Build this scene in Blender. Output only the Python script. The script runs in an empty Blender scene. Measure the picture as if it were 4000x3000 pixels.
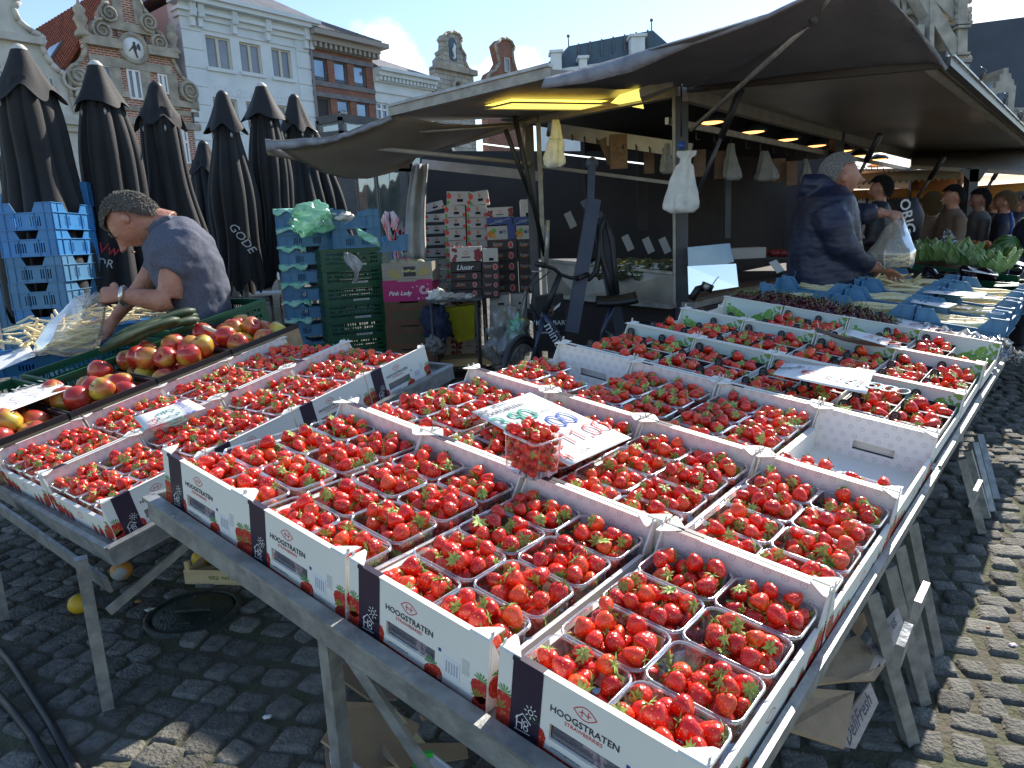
import bpy, math, random
from mathutils import Vector, Matrix, noise
import numpy as np
R = math.radians
scene = bpy.context.scene
COL = scene.collection
# ---------------------------------------------------------------- camera
CAMZ = 1.38
Fpx = 2800.0
MR = Vector((0.99882, -0.00963, -0.04751))      # camera right
MD = Vector((-0.04848, -0.19844, -0.97891))     # camera down
MF = Vector((0.0, 0.98007, -0.19867))           # camera forward
CAM = Vector((0, 0, CAMZ))
cd = bpy.data.cameras.new("camera"); cam = bpy.data.objects.new("camera", cd); COL.objects.link(cam)
cd.sensor_width = 36; cd.lens = Fpx / 4000 * 36; cd.clip_start = 0.05; cd.clip_end = 2000
cam.matrix_world = Matrix.Translation(CAM) @ Matrix((MR, -MD, -MF)).transposed().to_4x4()
scene.camera = cam
# ---------------------------------------------------------------- sky, sun, exposure
SUN_EL, SUN_AZ = R(37), R(35.5)                   # azimuth clockwise from +Y (towards +X)
w = bpy.data.worlds.new("World"); scene.world = w; w.use_nodes = True
nt = w.node_tree; N = nt.nodes; N.clear(); Lk = nt.links.new
out = N.new('ShaderNodeOutputWorld'); bg = N.new('ShaderNodeBackground'); sky = N.new('ShaderNodeTexSky')
sky.sky_type = 'NISHITA'; sky.sun_disc = False; sky.sun_elevation = SUN_EL; sky.sun_rotation = SUN_AZ
sky.air_density = 1.0; sky.dust_density = 0.25; sky.ozone_density = 2.2
bg.inputs[1].default_value = 0.15
tc = N.new('ShaderNodeTexCoord'); mp = N.new('ShaderNodeMapping'); mp.inputs['Scale'].default_value = (2.2, 2.2, 4.2)
mp.inputs['Location'].default_value = (0.35, 1.1, 0.2)
nz = N.new('ShaderNodeTexNoise'); nz.inputs['Scale'].default_value = 2.6; nz.inputs['Detail'].default_value = 9; nz.inputs['Roughness'].default_value = 0.6
cr = N.new('ShaderNodeValToRGB'); cr.color_ramp.elements[0].position = 0.62; cr.color_ramp.elements[1].position = 0.84
def cloud_lobe(d, wid, k):
    """soft mask round a sky direction"""
    dp = N.new('ShaderNodeVectorMath'); dp.operation = 'DOT_PRODUCT'; Lk(tc.outputs['Generated'], dp.inputs[0])
    dp.inputs[1].default_value = Vector(d).normalized()
    mr = N.new('ShaderNodeMapRange'); mr.inputs[1].default_value = math.cos(R(wid)); mr.inputs[2].default_value = 1
    mr.inputs[3].default_value = 0; mr.inputs[4].default_value = k; Lk(dp.outputs['Value'], mr.inputs[0]); return mr.outputs[0]
Lk(tc.outputs['Generated'], mp.inputs[0]); Lk(mp.outputs[0], nz.inputs['Vector'])
acc = nz.outputs['Fac']
for d, wid, k in (((-.155, 1, .235), 4.2, .33), ((.03, 1, .205), 3, .28), ((.70, 1, .40), 14, .42)):
    ad = N.new('ShaderNodeMath'); ad.operation = 'ADD'; Lk(acc, ad.inputs[0]); Lk(cloud_lobe(d, wid, k), ad.inputs[1]); acc = ad.outputs[0]
Lk(acc, cr.inputs[0])
mx = N.new('ShaderNodeMix'); mx.data_type = 'RGBA'; Lk(cr.outputs[0], mx.inputs['Factor']); hsv = N.new('ShaderNodeHueSaturation'); hsv.inputs['Saturation'].default_value = .98; hsv.inputs['Value'].default_value = .84; Lk(sky.outputs[0], hsv.inputs['Color']); Lk(hsv.outputs[0], mx.inputs['A'])
mx.inputs['B'].default_value = (6.2, 6.4, 6.7, 1)
Lk(mx.outputs['Result'], bg.inputs[0]); Lk(bg.outputs[0], out.inputs[0])
sd = bpy.data.lights.new("sun", 'SUN'); sd.energy = 4.4; sd.angle = R(0.55); sd.color = (1, .93, .82)
sun = bpy.data.objects.new("sun", sd); COL.objects.link(sun)
sdir = Vector((math.sin(SUN_AZ) * math.cos(SUN_EL), math.cos(SUN_AZ) * math.cos(SUN_EL), math.sin(SUN_EL)))
sun.rotation_euler = sdir.to_track_quat('Z', 'Y').to_euler(); sun.location = (0, 0, 30)
vs = scene.view_settings; vs.view_transform = 'Standard'; vs.look = 'None'; vs.exposure = 0.85; vs.gamma = 1
scene.cycles.max_bounces = 7; scene.cycles.transparent_max_bounces = 14; scene.cycles.caustics_reflective = False; scene.cycles.caustics_refractive = False
scene.cycles.sample_clamp_indirect = 4
# ---------------------------------------------------------------- pixel -> world helpers (photo pixels 4000 x 3000)
def ray(u, v): return MR * ((u - 2000) / Fpx) + MD * ((v - 1500) / Fpx) + MF
def P(u, v, Y): d = ray(u, v); return CAM + d * (Y / d.y)
def PZ(u, v, z): d = ray(u, v); return CAM + d * ((z - CAMZ) / d.z)
def PP(u, v, p0, n): d = ray(u, v); return CAM + d * ((Vector(p0) - CAM).dot(n) / d.dot(n))
# ---------------------------------------------------------------- materials
MATS = {}
def _c(c): return (c[0], c[1], c[2], 1)
def mat(name, col=(.5, .5, .5), rough=.6, col2=None, scale=8, lo=.35, hi=.65, bump=0, bscale=40, metal=0, spec=.5, coat=0,
        emit=0, sub=0, stretch=None, detail=4, coords='Object', vary=0, sheen=0):
    if name in MATS: return MATS[name]
    m = bpy.data.materials.new(name); m.use_nodes = True; t = m.node_tree; n = t.nodes; b = n['Principled BSDF']; L = t.links.new
    b.inputs['Base Color'].default_value = _c(col); b.inputs['Roughness'].default_value = rough; b.inputs['Metallic'].default_value = metal
    b.inputs['Specular IOR Level'].default_value = spec; b.inputs['Coat Weight'].default_value = coat
    if sheen: b.inputs['Sheen Weight'].default_value = sheen; b.inputs['Sheen Roughness'].default_value = .5
    if sub: b.inputs['Subsurface Weight'].default_value = sub; b.inputs['Subsurface Radius'].default_value = (.02, .008, .004); b.inputs['Subsurface Scale'].default_value = .4
    if emit: b.inputs['Emission Color'].default_value = _c(col); b.inputs['Emission Strength'].default_value = emit
    vec = None
    if col2 or bump:
        tcn = n.new('ShaderNodeTexCoord'); vec = tcn.outputs[coords]
        if stretch:
            mpn = n.new('ShaderNodeMapping'); mpn.inputs['Scale'].default_value = stretch; L(vec, mpn.inputs[0]); vec = mpn.outputs[0]
    csock = None
    if col2:
        z = n.new('ShaderNodeTexNoise'); z.inputs['Scale'].default_value = scale; z.inputs['Detail'].default_value = detail; L(vec, z.inputs['Vector'])
        mr = n.new('ShaderNodeMapRange'); mr.inputs[1].default_value = lo; mr.inputs[2].default_value = hi; L(z.outputs['Fac'], mr.inputs[0])
        x = n.new('ShaderNodeMix'); x.data_type = 'RGBA'; x.inputs['A'].default_value = _c(col); x.inputs['B'].default_value = _c(col2)
        L(mr.outputs[0], x.inputs['Factor']); csock = x.outputs['Result']
    if vary:
        oi = n.new('ShaderNodeObjectInfo'); gi = n.new('ShaderNodeNewGeometry')
        a = n.new('ShaderNodeMath'); a.operation = 'ADD'; L(oi.outputs['Random'], a.inputs[0]); L(gi.outputs['Random Per Island'], a.inputs[1])
        fr = n.new('ShaderNodeMath'); fr.operation = 'FRACT'; L(a.outputs[0], fr.inputs[0])
        mr2 = n.new('ShaderNodeMapRange'); mr2.inputs[3].default_value = 1 - vary; mr2.inputs[4].default_value = 1 + vary; L(fr.outputs[0], mr2.inputs[0])
        hs = n.new('ShaderNodeHueSaturation'); L(mr2.outputs[0], hs.inputs['Value'])
        if csock: L(csock, hs.inputs['Color'])
        else: hs.inputs['Color'].default_value = _c(col)
        csock = hs.outputs[0]
    if csock: L(csock, b.inputs['Base Color'])
    if bump:
        z2 = n.new('ShaderNodeTexNoise'); z2.inputs['Scale'].default_value = bscale; z2.inputs['Detail'].default_value = 3; L(vec, z2.inputs['Vector'])
        bp = n.new('ShaderNodeBump'); bp.inputs['Strength'].default_value = min(1, bump); bp.inputs['Distance'].default_value = .02 * max(1, bump)
        L(z2.outputs['Fac'], bp.inputs['Height']); L(bp.outputs[0], b.inputs['Normal'])
    MATS[name] = m; return m
def clear_mat(name, tint=(.95, .97, 1), gl=.12, rough=.08, op=.08, opcol=(.8, .83, .85)):
    """thin transparent plastic or glass: tinted transparency, fresnel gloss and a little milky diffuse"""
    if name in MATS: return MATS[name]
    m = bpy.data.materials.new(name); m.use_nodes = True; t = m.node_tree; n = t.nodes; n.clear(); L = t.links.new
    o = n.new('ShaderNodeOutputMaterial'); tr = n.new('ShaderNodeBsdfTransparent'); tr.inputs[0].default_value = _c(tint)
    g = n.new('ShaderNodeBsdfGlossy'); g.inputs['Roughness'].default_value = rough; g.inputs[0].default_value = (1, 1, 1, 1)
    lw = n.new('ShaderNodeLayerWeight'); lw.inputs[0].default_value = .25
    ad = n.new('ShaderNodeMath'); ad.operation = 'MULTIPLY_ADD'; ad.inputs[1].default_value = .75; ad.inputs[2].default_value = gl; ad.use_clamp = True
    L(lw.outputs['Fresnel'], ad.inputs[0]); a = n.new('ShaderNodeMixShader'); L(ad.outputs[0], a.inputs[0]); L(tr.outputs[0], a.inputs[1]); L(g.outputs[0], a.inputs[2])
    df = n.new('ShaderNodeBsdfTranslucent'); df.inputs[0].default_value = _c(opcol); d2 = n.new('ShaderNodeBsdfDiffuse'); d2.inputs[0].default_value = _c(opcol)
    dm = n.new('ShaderNodeMixShader'); dm.inputs[0].default_value = .5; L(df.outputs[0], dm.inputs[1]); L(d2.outputs[0], dm.inputs[2])
    b = n.new('ShaderNodeMixShader'); b.inputs[0].default_value = op; L(a.outputs[0], b.inputs[1]); L(dm.outputs[0], b.inputs[2]); L(b.outputs[0], o.inputs[0])
    MATS[name] = m; return m
def translucent(m, fac, col):
    t = m.node_tree; n = t.nodes; o = [x for x in n if x.type == 'OUTPUT_MATERIAL'][0]; s_ = o.inputs[0].links[0].from_socket; a = n.new('ShaderNodeBsdfTranslucent'); a.inputs[0].default_value = _c(col)
    x = n.new('ShaderNodeMixShader'); x.inputs[0].default_value = fac; t.links.new(s_, x.inputs[1]); t.links.new(a.outputs[0], x.inputs[2]); t.links.new(x.outputs[0], o.inputs[0])
def brick_mat(name, c1, c2, mortar, scale=4.5, bw=.24, bh=.075, msz=.012, bump=.3, coords='Object', rough=.85):
    if name in MATS: return MATS[name]
    m = bpy.data.materials.new(name); m.use_nodes = True; t = m.node_tree; n = t.nodes; b = n['Principled BSDF']; L = t.links.new
    tcn = n.new('ShaderNodeTexCoord'); mpn = n.new('ShaderNodeMapping'); mpn.inputs['Rotation'].default_value = (R(90), 0, 0)
    L(tcn.outputs[coords], mpn.inputs[0]); k = n.new('ShaderNodeTexBrick'); L(mpn.outputs[0], k.inputs['Vector'])
    k.inputs['Color1'].default_value = _c(c1); k.inputs['Color2'].default_value = _c(c2); k.inputs['Mortar'].default_value = _c(mortar)
    k.inputs['Scale'].default_value = 1; k.inputs['Mortar Size'].default_value = msz; k.inputs['Brick Width'].default_value = bw; k.inputs['Row Height'].default_value = bh
    z = n.new('ShaderNodeTexNoise'); z.inputs['Scale'].default_value = 1.3; z.inputs['Detail'].default_value = 6; L(tcn.outputs[coords], z.inputs['Vector'])
    hs = n.new('ShaderNodeHueSaturation'); mr = n.new('ShaderNodeMapRange'); mr.inputs[3].default_value = .6; mr.inputs[4].default_value = 1.4
    L(z.outputs['Fac'], mr.inputs[0]); L(mr.outputs[0], hs.inputs['Value']); L(k.outputs['Color'], hs.inputs['Color']); L(hs.outputs[0], b.inputs['Base Color'])
    bp = n.new('ShaderNodeBump'); bp.inputs['Strength'].default_value = bump; bp.inputs['Distance'].default_value = .02; bp.invert = True
    L(k.outputs['Fac'], bp.inputs['Height']); L(bp.outputs[0], b.inputs['Normal']); b.inputs['Roughness'].default_value = rough
    MATS[name] = m; return m
# ---------------------------------------------------------------- mesh builder
class MB:
    def __init__(s): s.v = []; s.f = []; s.mi = []; s.sm = []; s.mats = []; s.T = None; s.uv = {}
    def m(s, mt):
        if mt not in s.mats: s.mats.append(mt)
        return s.mats.index(mt)
    def add(s, vs, fs, mt, smooth=False):
        o = len(s.v); T = s.T
        s.v.extend([tuple(T @ Vector(p)) for p in vs] if T is not None else [tuple(p) for p in vs])
        k = s.m(mt)
        for f in fs: s.f.append([o + i for i in f]); s.mi.append(k); s.sm.append(smooth)
        return s
    def box(s, x0, x1, y0, y1, z0, z1, mt):
        return s.add([(x0, y0, z0), (x1, y0, z0), (x1, y1, z0), (x0, y1, z0), (x0, y0, z1), (x1, y0, z1), (x1, y1, z1), (x0, y1, z1)],
                     [(0, 3, 2, 1), (4, 5, 6, 7), (0, 1, 5, 4), (1, 2, 6, 5), (2, 3, 7, 6), (3, 0, 4, 7)], mt)
    def hexa(s, q, mt):   # 8 points: bottom 4, top 4
        return s.add(q, [(0, 3, 2, 1), (4, 5, 6, 7), (0, 1, 5, 4), (1, 2, 6, 5), (2, 3, 7, 6), (3, 0, 4, 7)], mt)
    def bar(s, p, q, w_, h_, mt, up=(0, 0, 1)):
        p, q = Vector(p), Vector(q); d = (q - p).normalized(); up = Vector(up)
        if abs(d.dot(up)) > .98: up = Vector((0, 1, 0))
        a = d.cross(up).normalized() * w_ / 2; b = a.cross(d).normalized() * h_ / 2
        return s.hexa([p - a - b, p + a - b, p + a + b, p - a + b, q - a - b, q + a - b, q + a + b, q - a + b], mt)
    def tube(s, pts, rad, mt, seg=8, cap=True, closed=False, smooth=True, flat=None):
        pts = [Vector(p) for p in pts]; n = len(pts); rad = rad if hasattr(rad, '__len__') else [rad] * n
        vs = []; prev = None
        for i, p in enumerate(pts):
            a = pts[(i - 1) % n] if closed else pts[max(i - 1, 0)]; b = pts[(i + 1) % n] if closed else pts[min(i + 1, n - 1)]
            d = (b - a); d = d.normalized() if d.length > 1e-9 else Vector((0, 0, 1))
            if prev is None:
                u = d.orthogonal().normalized() if flat is None else (Vector(flat) - d * d.dot(Vector(flat))).normalized()
            else: u = (prev - d * prev.dot(d)).normalized()
            prev = u; w_ = d.cross(u); r = rad[i]
            ru, rw = r if hasattr(r, '__len__') else (r, r)
            for k in range(seg):
                t = 2 * math.pi * k / seg; vs.append(p + u * (ru * math.cos(t)) + w_ * (rw * math.sin(t)))
        fs = []
        for i in range(n if closed else n - 1):
            j = (i + 1) % n
            for k in range(seg):
                k2 = (k + 1) % seg; fs.append((i * seg + k, i * seg + k2, j * seg + k2, j * seg + k))
        if cap and not closed: fs.append(tuple(range(seg))[::-1]); fs.append(tuple((n - 1) * seg + k for k in range(seg)))
        return s.add(vs, fs, mt, smooth)
    def lathe(s, prof, mt, seg=16, smooth=True, c=(0, 0, 0), fn=None):
        vs = []; fs = []
        for i, (r, z) in enumerate(prof):
            for k in range(seg):
                t = 2 * math.pi * k / seg; rr = r * (fn(t, i) if fn else 1)
                vs.append((c[0] + rr * math.cos(t), c[1] + rr * math.sin(t), c[2] + z))
        for i in range(len(prof) - 1):
            for k in range(seg):
                k2 = (k + 1) % seg; fs.append((i * seg + k, i * seg + k2, (i + 1) * seg + k2, (i + 1) * seg + k))
        return s.add(vs, fs, mt, smooth)
    def prism(s, poly, mt, T, h):
        """polygon in the XY plane of T, extruded by h along its Z"""
        n = len(poly); old = s.T; s.T = (old @ T) if old is not None else T
        s.add([(x, y, 0) for x, y in poly] + [(x, y, h) for x, y in poly],
              [tuple(range(n))[::-1], tuple(range(n, 2 * n))] + [(i, (i + 1) % n, n + (i + 1) % n, n + i) for i in range(n)], mt)
        s.T = old; return s
    def sheet(s, rows, mt, th=.004, smooth=True):
        """grid of points rows[i][j] given thickness th along the surface normals"""
        ni, nj = len(rows), len(rows[0]); G = [[Vector(p) for p in r] for r in rows]; vs = [p for r in G for p in r]; low = []
        for i in range(ni):
            for j in range(nj):
                a = G[min(i + 1, ni - 1)][j] - G[max(i - 1, 0)][j]; b = G[i][min(j + 1, nj - 1)] - G[i][max(j - 1, 0)]
                nn = a.cross(b); nn = nn.normalized() if nn.length > 1e-12 else Vector((0, 0, 1)); low.append(G[i][j] - nn * th)
        o = ni * nj; fs = []
        for i in range(ni - 1):
            for j in range(nj - 1):
                q = (i * nj + j, i * nj + j + 1, (i + 1) * nj + j + 1, (i + 1) * nj + j); fs.append(q[::-1]); fs.append(tuple(o + k for k in q))
        ed = [j for j in range(nj)] + [i * nj + nj - 1 for i in range(1, ni)] + [(ni - 1) * nj + j for j in range(nj - 2, -1, -1)] + [i * nj for i in range(ni - 2, 0, -1)]
        for a, b in zip(ed, ed[1:] + ed[:1]): fs.append((a, b, o + b, o + a))
        return s.add(vs + low, fs, mt, smooth)
    def ball(s, c, r, mt, seg=12, rings=8, smooth=True, fn=None):
        c = Vector(c); r = r if hasattr(r, '__len__') else (r, r, r); vs = [c + Vector((0, 0, -r[2]))]; fs = []
        for i in range(1, rings):
            ph = -math.pi / 2 + math.pi * i / rings
            for k in range(seg):
                t = 2 * math.pi * k / seg; d = Vector((math.cos(ph) * math.cos(t), math.cos(ph) * math.sin(t), math.sin(ph))); q = fn(d) if fn else 1
                vs.append(c + Vector((d.x * r[0] * q, d.y * r[1] * q, d.z * r[2] * q)))
        vs.append(c + Vector((0, 0, r[2]))); top = len(vs) - 1
        for k in range(seg):
            k2 = (k + 1) % seg; fs.append((0, 1 + k2, 1 + k)); fs.append((top, 1 + (rings - 2) * seg + k, 1 + (rings - 2) * seg + k2))
            for i in range(rings - 2): a = 1 + i * seg; fs.append((a + k, a + k2, a + seg + k2, a + seg + k))
        return s.add(vs, fs, mt, smooth)
    def mesh(s, name):
        me = bpy.data.meshes.new(name); me.from_pydata(s.v, [], s.f)
        for mt in s.mats: me.materials.append(mt)
        if s.f:
            me.polygons.foreach_set('material_index', s.mi); me.polygons.foreach_set('use_smooth', s.sm)
        me.update(); return me
def link(o, parent=None, T=None):
    COL.objects.link(o)
    if T is not None: o.matrix_world = T
    if parent is not None: o.parent = parent
    return o
def obj(name, mb, parent=None, T=None, label=None, kind=None):
    me = mb if isinstance(mb, bpy.types.Mesh) else mb.mesh(name)
    o = bpy.data.objects.new(name, me); link(o, parent, T)
    if label: o['label'] = label
    if kind: o['kind'] = kind
    return o
def tag(o, label, cat, group=None, kind=None):
    o['label'] = label; o['category'] = cat
    if group: o['group'] = group
    if kind: o['kind'] = kind
    return o
def thing(name, label, cat, T=None, group=None):
    o = bpy.data.objects.new(name, None); o.empty_display_size = .1; link(o, None, T); return tag(o, label, cat, group)
def copy(o, T=None, label=None, group=None, parent=None):
    c = o.copy(); COL.objects.link(c)
    if parent is not None: c.parent = parent
    for ch in o.children: copy(ch, None, None, None, c)
    if T is not None: c.matrix_world = T
    if label: c['label'] = label
    if group: c['group'] = group
    return c
def struct(name, mb, T=None): o = obj(name, mb, None, T); o['kind'] = 'structure'; return o
def TR(x, y, z=0): return Matrix.Translation((x, y, z))
def RZ(a): return Matrix.Rotation(a, 4, 'Z')
def RX(a): return Matrix.Rotation(a, 4, 'X')
def RY(a): return Matrix.Rotation(a, 4, 'Y')
def frame(o, x, y): # matrix from origin, x axis, approx y axis
    x = Vector(x).normalized(); z = x.cross(Vector(y)).normalized(); y = z.cross(x)
    m = Matrix((x, y, z)).transposed().to_4x4(); m.translation = Vector(o); return m
_txt = {}
def text_mesh(body, size=.1, shear=0, mt=None, bold=0, space=1.0):
    key = (body, round(size, 5), shear, mt.name if mt else '', bold)
    if key in _txt: return _txt[key]
    cu = bpy.data.curves.new("lettering", 'FONT'); cu.body = body; cu.size = size; cu.shear = shear; cu.extrude = size * .006; cu.offset = bold * size
    cu.align_x = 'CENTER'; cu.align_y = 'CENTER'; cu.resolution_u = 2; cu.space_character = space
    o = bpy.data.objects.new("lettering", cu); COL.objects.link(o); bpy.context.view_layer.update()
    me = bpy.data.meshes.new_from_object(o.evaluated_get(bpy.context.evaluated_depsgraph_get())); COL.objects.unlink(o); bpy.data.objects.remove(o)
    me.materials.clear(); me.materials.append(mt); me.polygons.foreach_set('material_index', [0] * len(me.polygons)); _txt[key] = me; return me
def put_text(mb, body, size, mt, T, shear=0, bold=0, sx=1):
    me = text_mesh(body, size, shear, mt, bold); old = mb.T; mb.T = (old @ T) if old is not None else T
    if sx != 1: mb.T = mb.T @ Matrix.Diagonal((sx, 1, 1, 1))
    mb.add([v.co for v in me.vertices], [tuple(p.vertices) for p in me.polygons], mt); mb.T = old
def stroke(mb, pts, wd, mt, T):
    """flat marker line through 2-d points on the plane of T"""
    old = mb.T; mb.T = (old @ T) if old is not None else T
    P2 = [Vector((p[0], p[1])) for p in pts]; vs = []; fs = []
    for i, p in enumerate(P2):
        d = P2[min(i + 1, len(P2) - 1)] - P2[max(i - 1, 0)]
        if d.length < 1e-9: d = Vector((1, 0))
        n_ = Vector((-d.y, d.x)).normalized() * wd / 2; vs += [(p.x + n_.x, p.y + n_.y, 0), (p.x - n_.x, p.y - n_.y, 0)]
    for i in range(len(P2) - 1): fs.append((2 * i, 2 * i + 1, 2 * i + 3, 2 * i + 2))
    mb.add(vs, fs, mt); mb.T = old
rnd = random.Random(7)
def U(a, b): return rnd.uniform(a, b)
# ================================================================ GROUND
joint = mat('joint_soil', (.11, .095, .07), .95, (.08, .09, .045), scale=6, bump=.6, bscale=60)
g = MB(); g.box(-400, 400, -30, 400, -.4, -.012, joint); struct('ground', g)
stone = mat('granite_sett', (.20, .19, .165), .8, (.09, .09, .078), scale=26, lo=.3, hi=.75, bump=.7, bscale=85, vary=.38, spec=.3, detail=6, coords='Object')
def setts(x0, x1, y0, y1, ang, pitch_x, pitch_y, res, seed, drop=None):
    rr = random.Random(seed); c, s_ = math.cos(ang), math.sin(ang); V = []; Fc = []
    L_ = max(abs(x0), abs(x1), abs(y0), abs(y1)) * 1.5; ny = int(2 * L_ / pitch_y); nx = int(2 * L_ / pitch_x)
    for j in range(ny):
        y = -L_ + j * pitch_y; xoff = rr.uniform(0, pitch_x); x = -L_ + xoff
        while x < L_:
            wx = pitch_x * rr.uniform(.72, 1.22); wave = .05 * math.sin(x * 1.3 + .4) + .03 * math.sin(x * 3.1 + j)
            cx, cy = x + wx / 2, y + wave; X = cx * c - cy * s_; Y = cx * s_ + cy * c
            if x0 < X < x1 and y0 < Y < y1 and not (drop and drop(X, Y)):
                hw, hh = wx / 2 - .0055, pitch_y / 2 * rr.uniform(.88, .96); q = [(rr.uniform(-.014, .014), rr.uniform(-.014, .014)) for _ in range(4)]
                z0 = rr.uniform(-.006, .004); tx, ty = rr.uniform(-.03, .03), rr.uniform(-.03, .03); o = len(V); ra = rr.uniform(-.16, .16)
                for a in range(res + 1):
                    for b in range(res + 1):
                        fa, fb = a / res, b / res; ea = (fa * 2 - 1); eb = (fb * 2 - 1)
                        ea = math.copysign(abs(ea) ** .75, ea); eb = math.copysign(abs(eb) ** .75, eb); rc = 1 - .13 * (ea * ea * eb * eb)
                        jx = sum(q[k][0] * wk for k, wk in zip(range(4), ((1 - fa) * (1 - fb), fa * (1 - fb), fa * fb, (1 - fa) * fb)))
                        jy = sum(q[k][1] * wk for k, wk in zip(range(4), ((1 - fa) * (1 - fb), fa * (1 - fb), fa * fb, (1 - fa) * fb)))
                        lx, ly = ea * hw * rc + jx, eb * hh * rc + jy; lx, ly = lx + ra * ly, ly - ra * lx
                        e = max(abs(ea), abs(eb)); z = z0 + .0015 * (1 - e * e) + tx * lx + ty * ly - (.022 if e > .98 else (.0035 if e > .86 else 0))
                        z += .0045 * noise.noise((X * 9 + lx * 38, Y * 9 + ly * 38, 0)); px_ = cx + lx; py_ = cy + ly
                        V.append((px_ * c - py_ * s_, px_ * s_ + py_ * c, z))
                n1 = res + 1
                for a in range(res):
                    for b in range(res): Fc.append((o + a * n1 + b, o + (a + 1) * n1 + b, o + (a + 1) * n1 + b + 1, o + a * n1 + b + 1))
            x += wx
    me = bpy.data.meshes.new('cobblestones'); me.from_pydata(V, [], Fc); me.materials.append(stone)
    me.polygons.foreach_set('use_smooth', [True] * len(Fc)); me.update(); return me
MH = PZ(755, 2388, 0)
inman = lambda X, Y: (X - MH.x) ** 2 + (Y - MH.y) ** 2 < .2 ** 2
near_l = lambda X, Y: inman(X, Y)
o = obj('cobblestones', setts(-3.4, 5.6, 1.0, 6.2, R(-20), .128, .112, 7, 3, near_l)); o['kind'] = 'structure'
o = obj('cobblestones', setts(-12, 11, 6.2, 15, R(-20), .14, .125, 3, 5)); o['kind'] = 'structure'
far = brick_mat('far_setts', (.13, .125, .115), (.08, .078, .075), (.035, .032, .028), bw=.16, bh=.115, msz=.02)
far.node_tree.nodes['Mapping'].inputs['Rotation'].default_value = (0, 0, R(-17))
g = MB(); g.box(-60, 80, 15, 75, -.03, -.008, far); struct('square_paving', g)
# manhole cover
iron = mat('cast_iron', (.05, .055, .05), .5, (.03, .05, .035), scale=14, bump=.4, bscale=90, metal=.6)
g = MB(); g.lathe([(0, .0), (.148, .0), (.152, -.012), (.158, -.012), (.16, .004), (.178, .004), (.182, -.03)], iron, 40)
g.bar((-.07, -.004, .006), (.07, .004, .006), .018, .012, iron); g.bar((-.02, -.09, .003), (.03, -.09, .003), .02, .008, iron)
for k in range(10): a = k * math.pi / 5; g.ball((.12 * math.cos(a), .12 * math.sin(a), .001), (.008, .008, .004), iron, 6, 4)
tag(obj('manhole_cover', g, None, TR(MH.x, MH.y, .002)), 'round iron manhole cover set in the cobbles between the two tables', 'manhole cover')
# moss tufts between stones: uncountable
gm = mat('joint_grass', (.05, .11, .02), .8, (.1, .13, .03), scale=20)
g = MB(); rr = random.Random(5)
for k in range(1500):
    if k % 3: x, y = rr.uniform(-2.6, .2), rr.uniform(1.6, 3.6)
    else: x, y = rr.uniform(.9, 3.4), rr.uniform(1.5, 4.5)
    if noise.noise((x * 3, y * 3, 1)) < .12 and not (abs(math.hypot(x - MH.x, y - MH.y) - .2) < .03): continue
    for b in range(3):
        a = rr.uniform(0, 6.3); h = rr.uniform(.006, .02); dx, dy = math.cos(a) * .007, math.sin(a) * .007; bx, by = x + rr.uniform(-.01, .01), y + rr.uniform(-.01, .01)
        g.add([(bx - dy * .25, by + dx * .25, -.03), (bx + dy * .25, by - dx * .25, -.03), (bx + dx, by + dy, -.012 + h)], [(0, 1, 2)], gm)
tag(obj('grass_tufts', g), 'tiny green tufts growing in the joints of the cobbles', 'grass', kind='stuff')
# ================================================================ BUILDINGS (facades along the square)
FO = Vector((-10.1, 34.7, 0)); FD = Vector((.637, .771, 0)).normalized(); FN = Vector((.771, -.637, 0)).normalized()
def plane_tz(O, D, Nn):
    def f(u, v, off=0):
        p = PP(u, v, O + Nn * off, Nn) - O; return p.dot(D), p.z
    return f
tz = plane_tz(FO, FD, FN)
# local frame of a facade: x = along, y = towards the street, z = up  (right-handed: x × y = z needs y = FN rotated)
FT = Matrix((FD, -FN, Vector((0, 0, 1)))).transposed().to_4x4(); FT.translation = FO   # y points away from the street
VT = Matrix(((1, 0, 0, 0), (0, 0, -1, 0), (0, 1, 0, 0), (0, 0, 0, 1)))                 # polygon (x, z) plane; extrusion runs to -y (street)
stucco = mat('white_stucco', (.72, .78, .80), .8, (.60, .67, .70), scale=1.2, lo=.4, hi=.8, bump=.1, bscale=20)
cream = mat('cream_stucco', (.62, .60, .54), .85, (.46, .45, .40), scale=1.6, bump=.1, bscale=18)
stonem = mat('sandstone', (.47, .42, .33), .85, (.27, .25, .21), scale=2.2, bump=.4, bscale=12)
brick = brick_mat('red_brick', (.42, .13, .07), (.30, .085, .045), (.55, .48, .40), bw=.26, bh=.085, msz=.017)
brick2 = brick_mat('dark_red_brick', (.33, .12, .075), (.22, .075, .05), (.24, .17, .13), bw=.24, bh=.075, msz=.012)
stoneblk = brick_mat('grey_ashlar', (.50, .47, .40), (.36, .35, .31), (.2, .19, .17), bw=.6, bh=.26, msz=.02)
glassw = mat('window_glass', (.10, .12, .15), .06, (.22, .24, .27), scale=.5, spec=1)
skyglass = mat('sky_glass', (.25, .33, .42), .04, (.12, .16, .22), scale=.35, spec=1, metal=.6)
framew = mat('window_frame_paint', (.62, .58, .48), .5); framed = mat('dark_frame', (.16, .15, .15), .5)
leadm = mat('lead_grey', (.20, .20, .21), .6, (.13, .13, .14), scale=3, bump=.1)
tile = mat('red_roof_tile', (.36, .10, .045), .8, (.22, .06, .03), scale=3, bump=.2)
slate = mat('slate_roof', (.13, .135, .15), .6, (.08, .085, .1), scale=3, bump=.2)
blues = mat('blue_slate', (.06, .12, .17), .5, (.045, .085, .125), scale=1.5)
zinc = mat('drain_pipe', (.22, .22, .24), .5)
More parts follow.
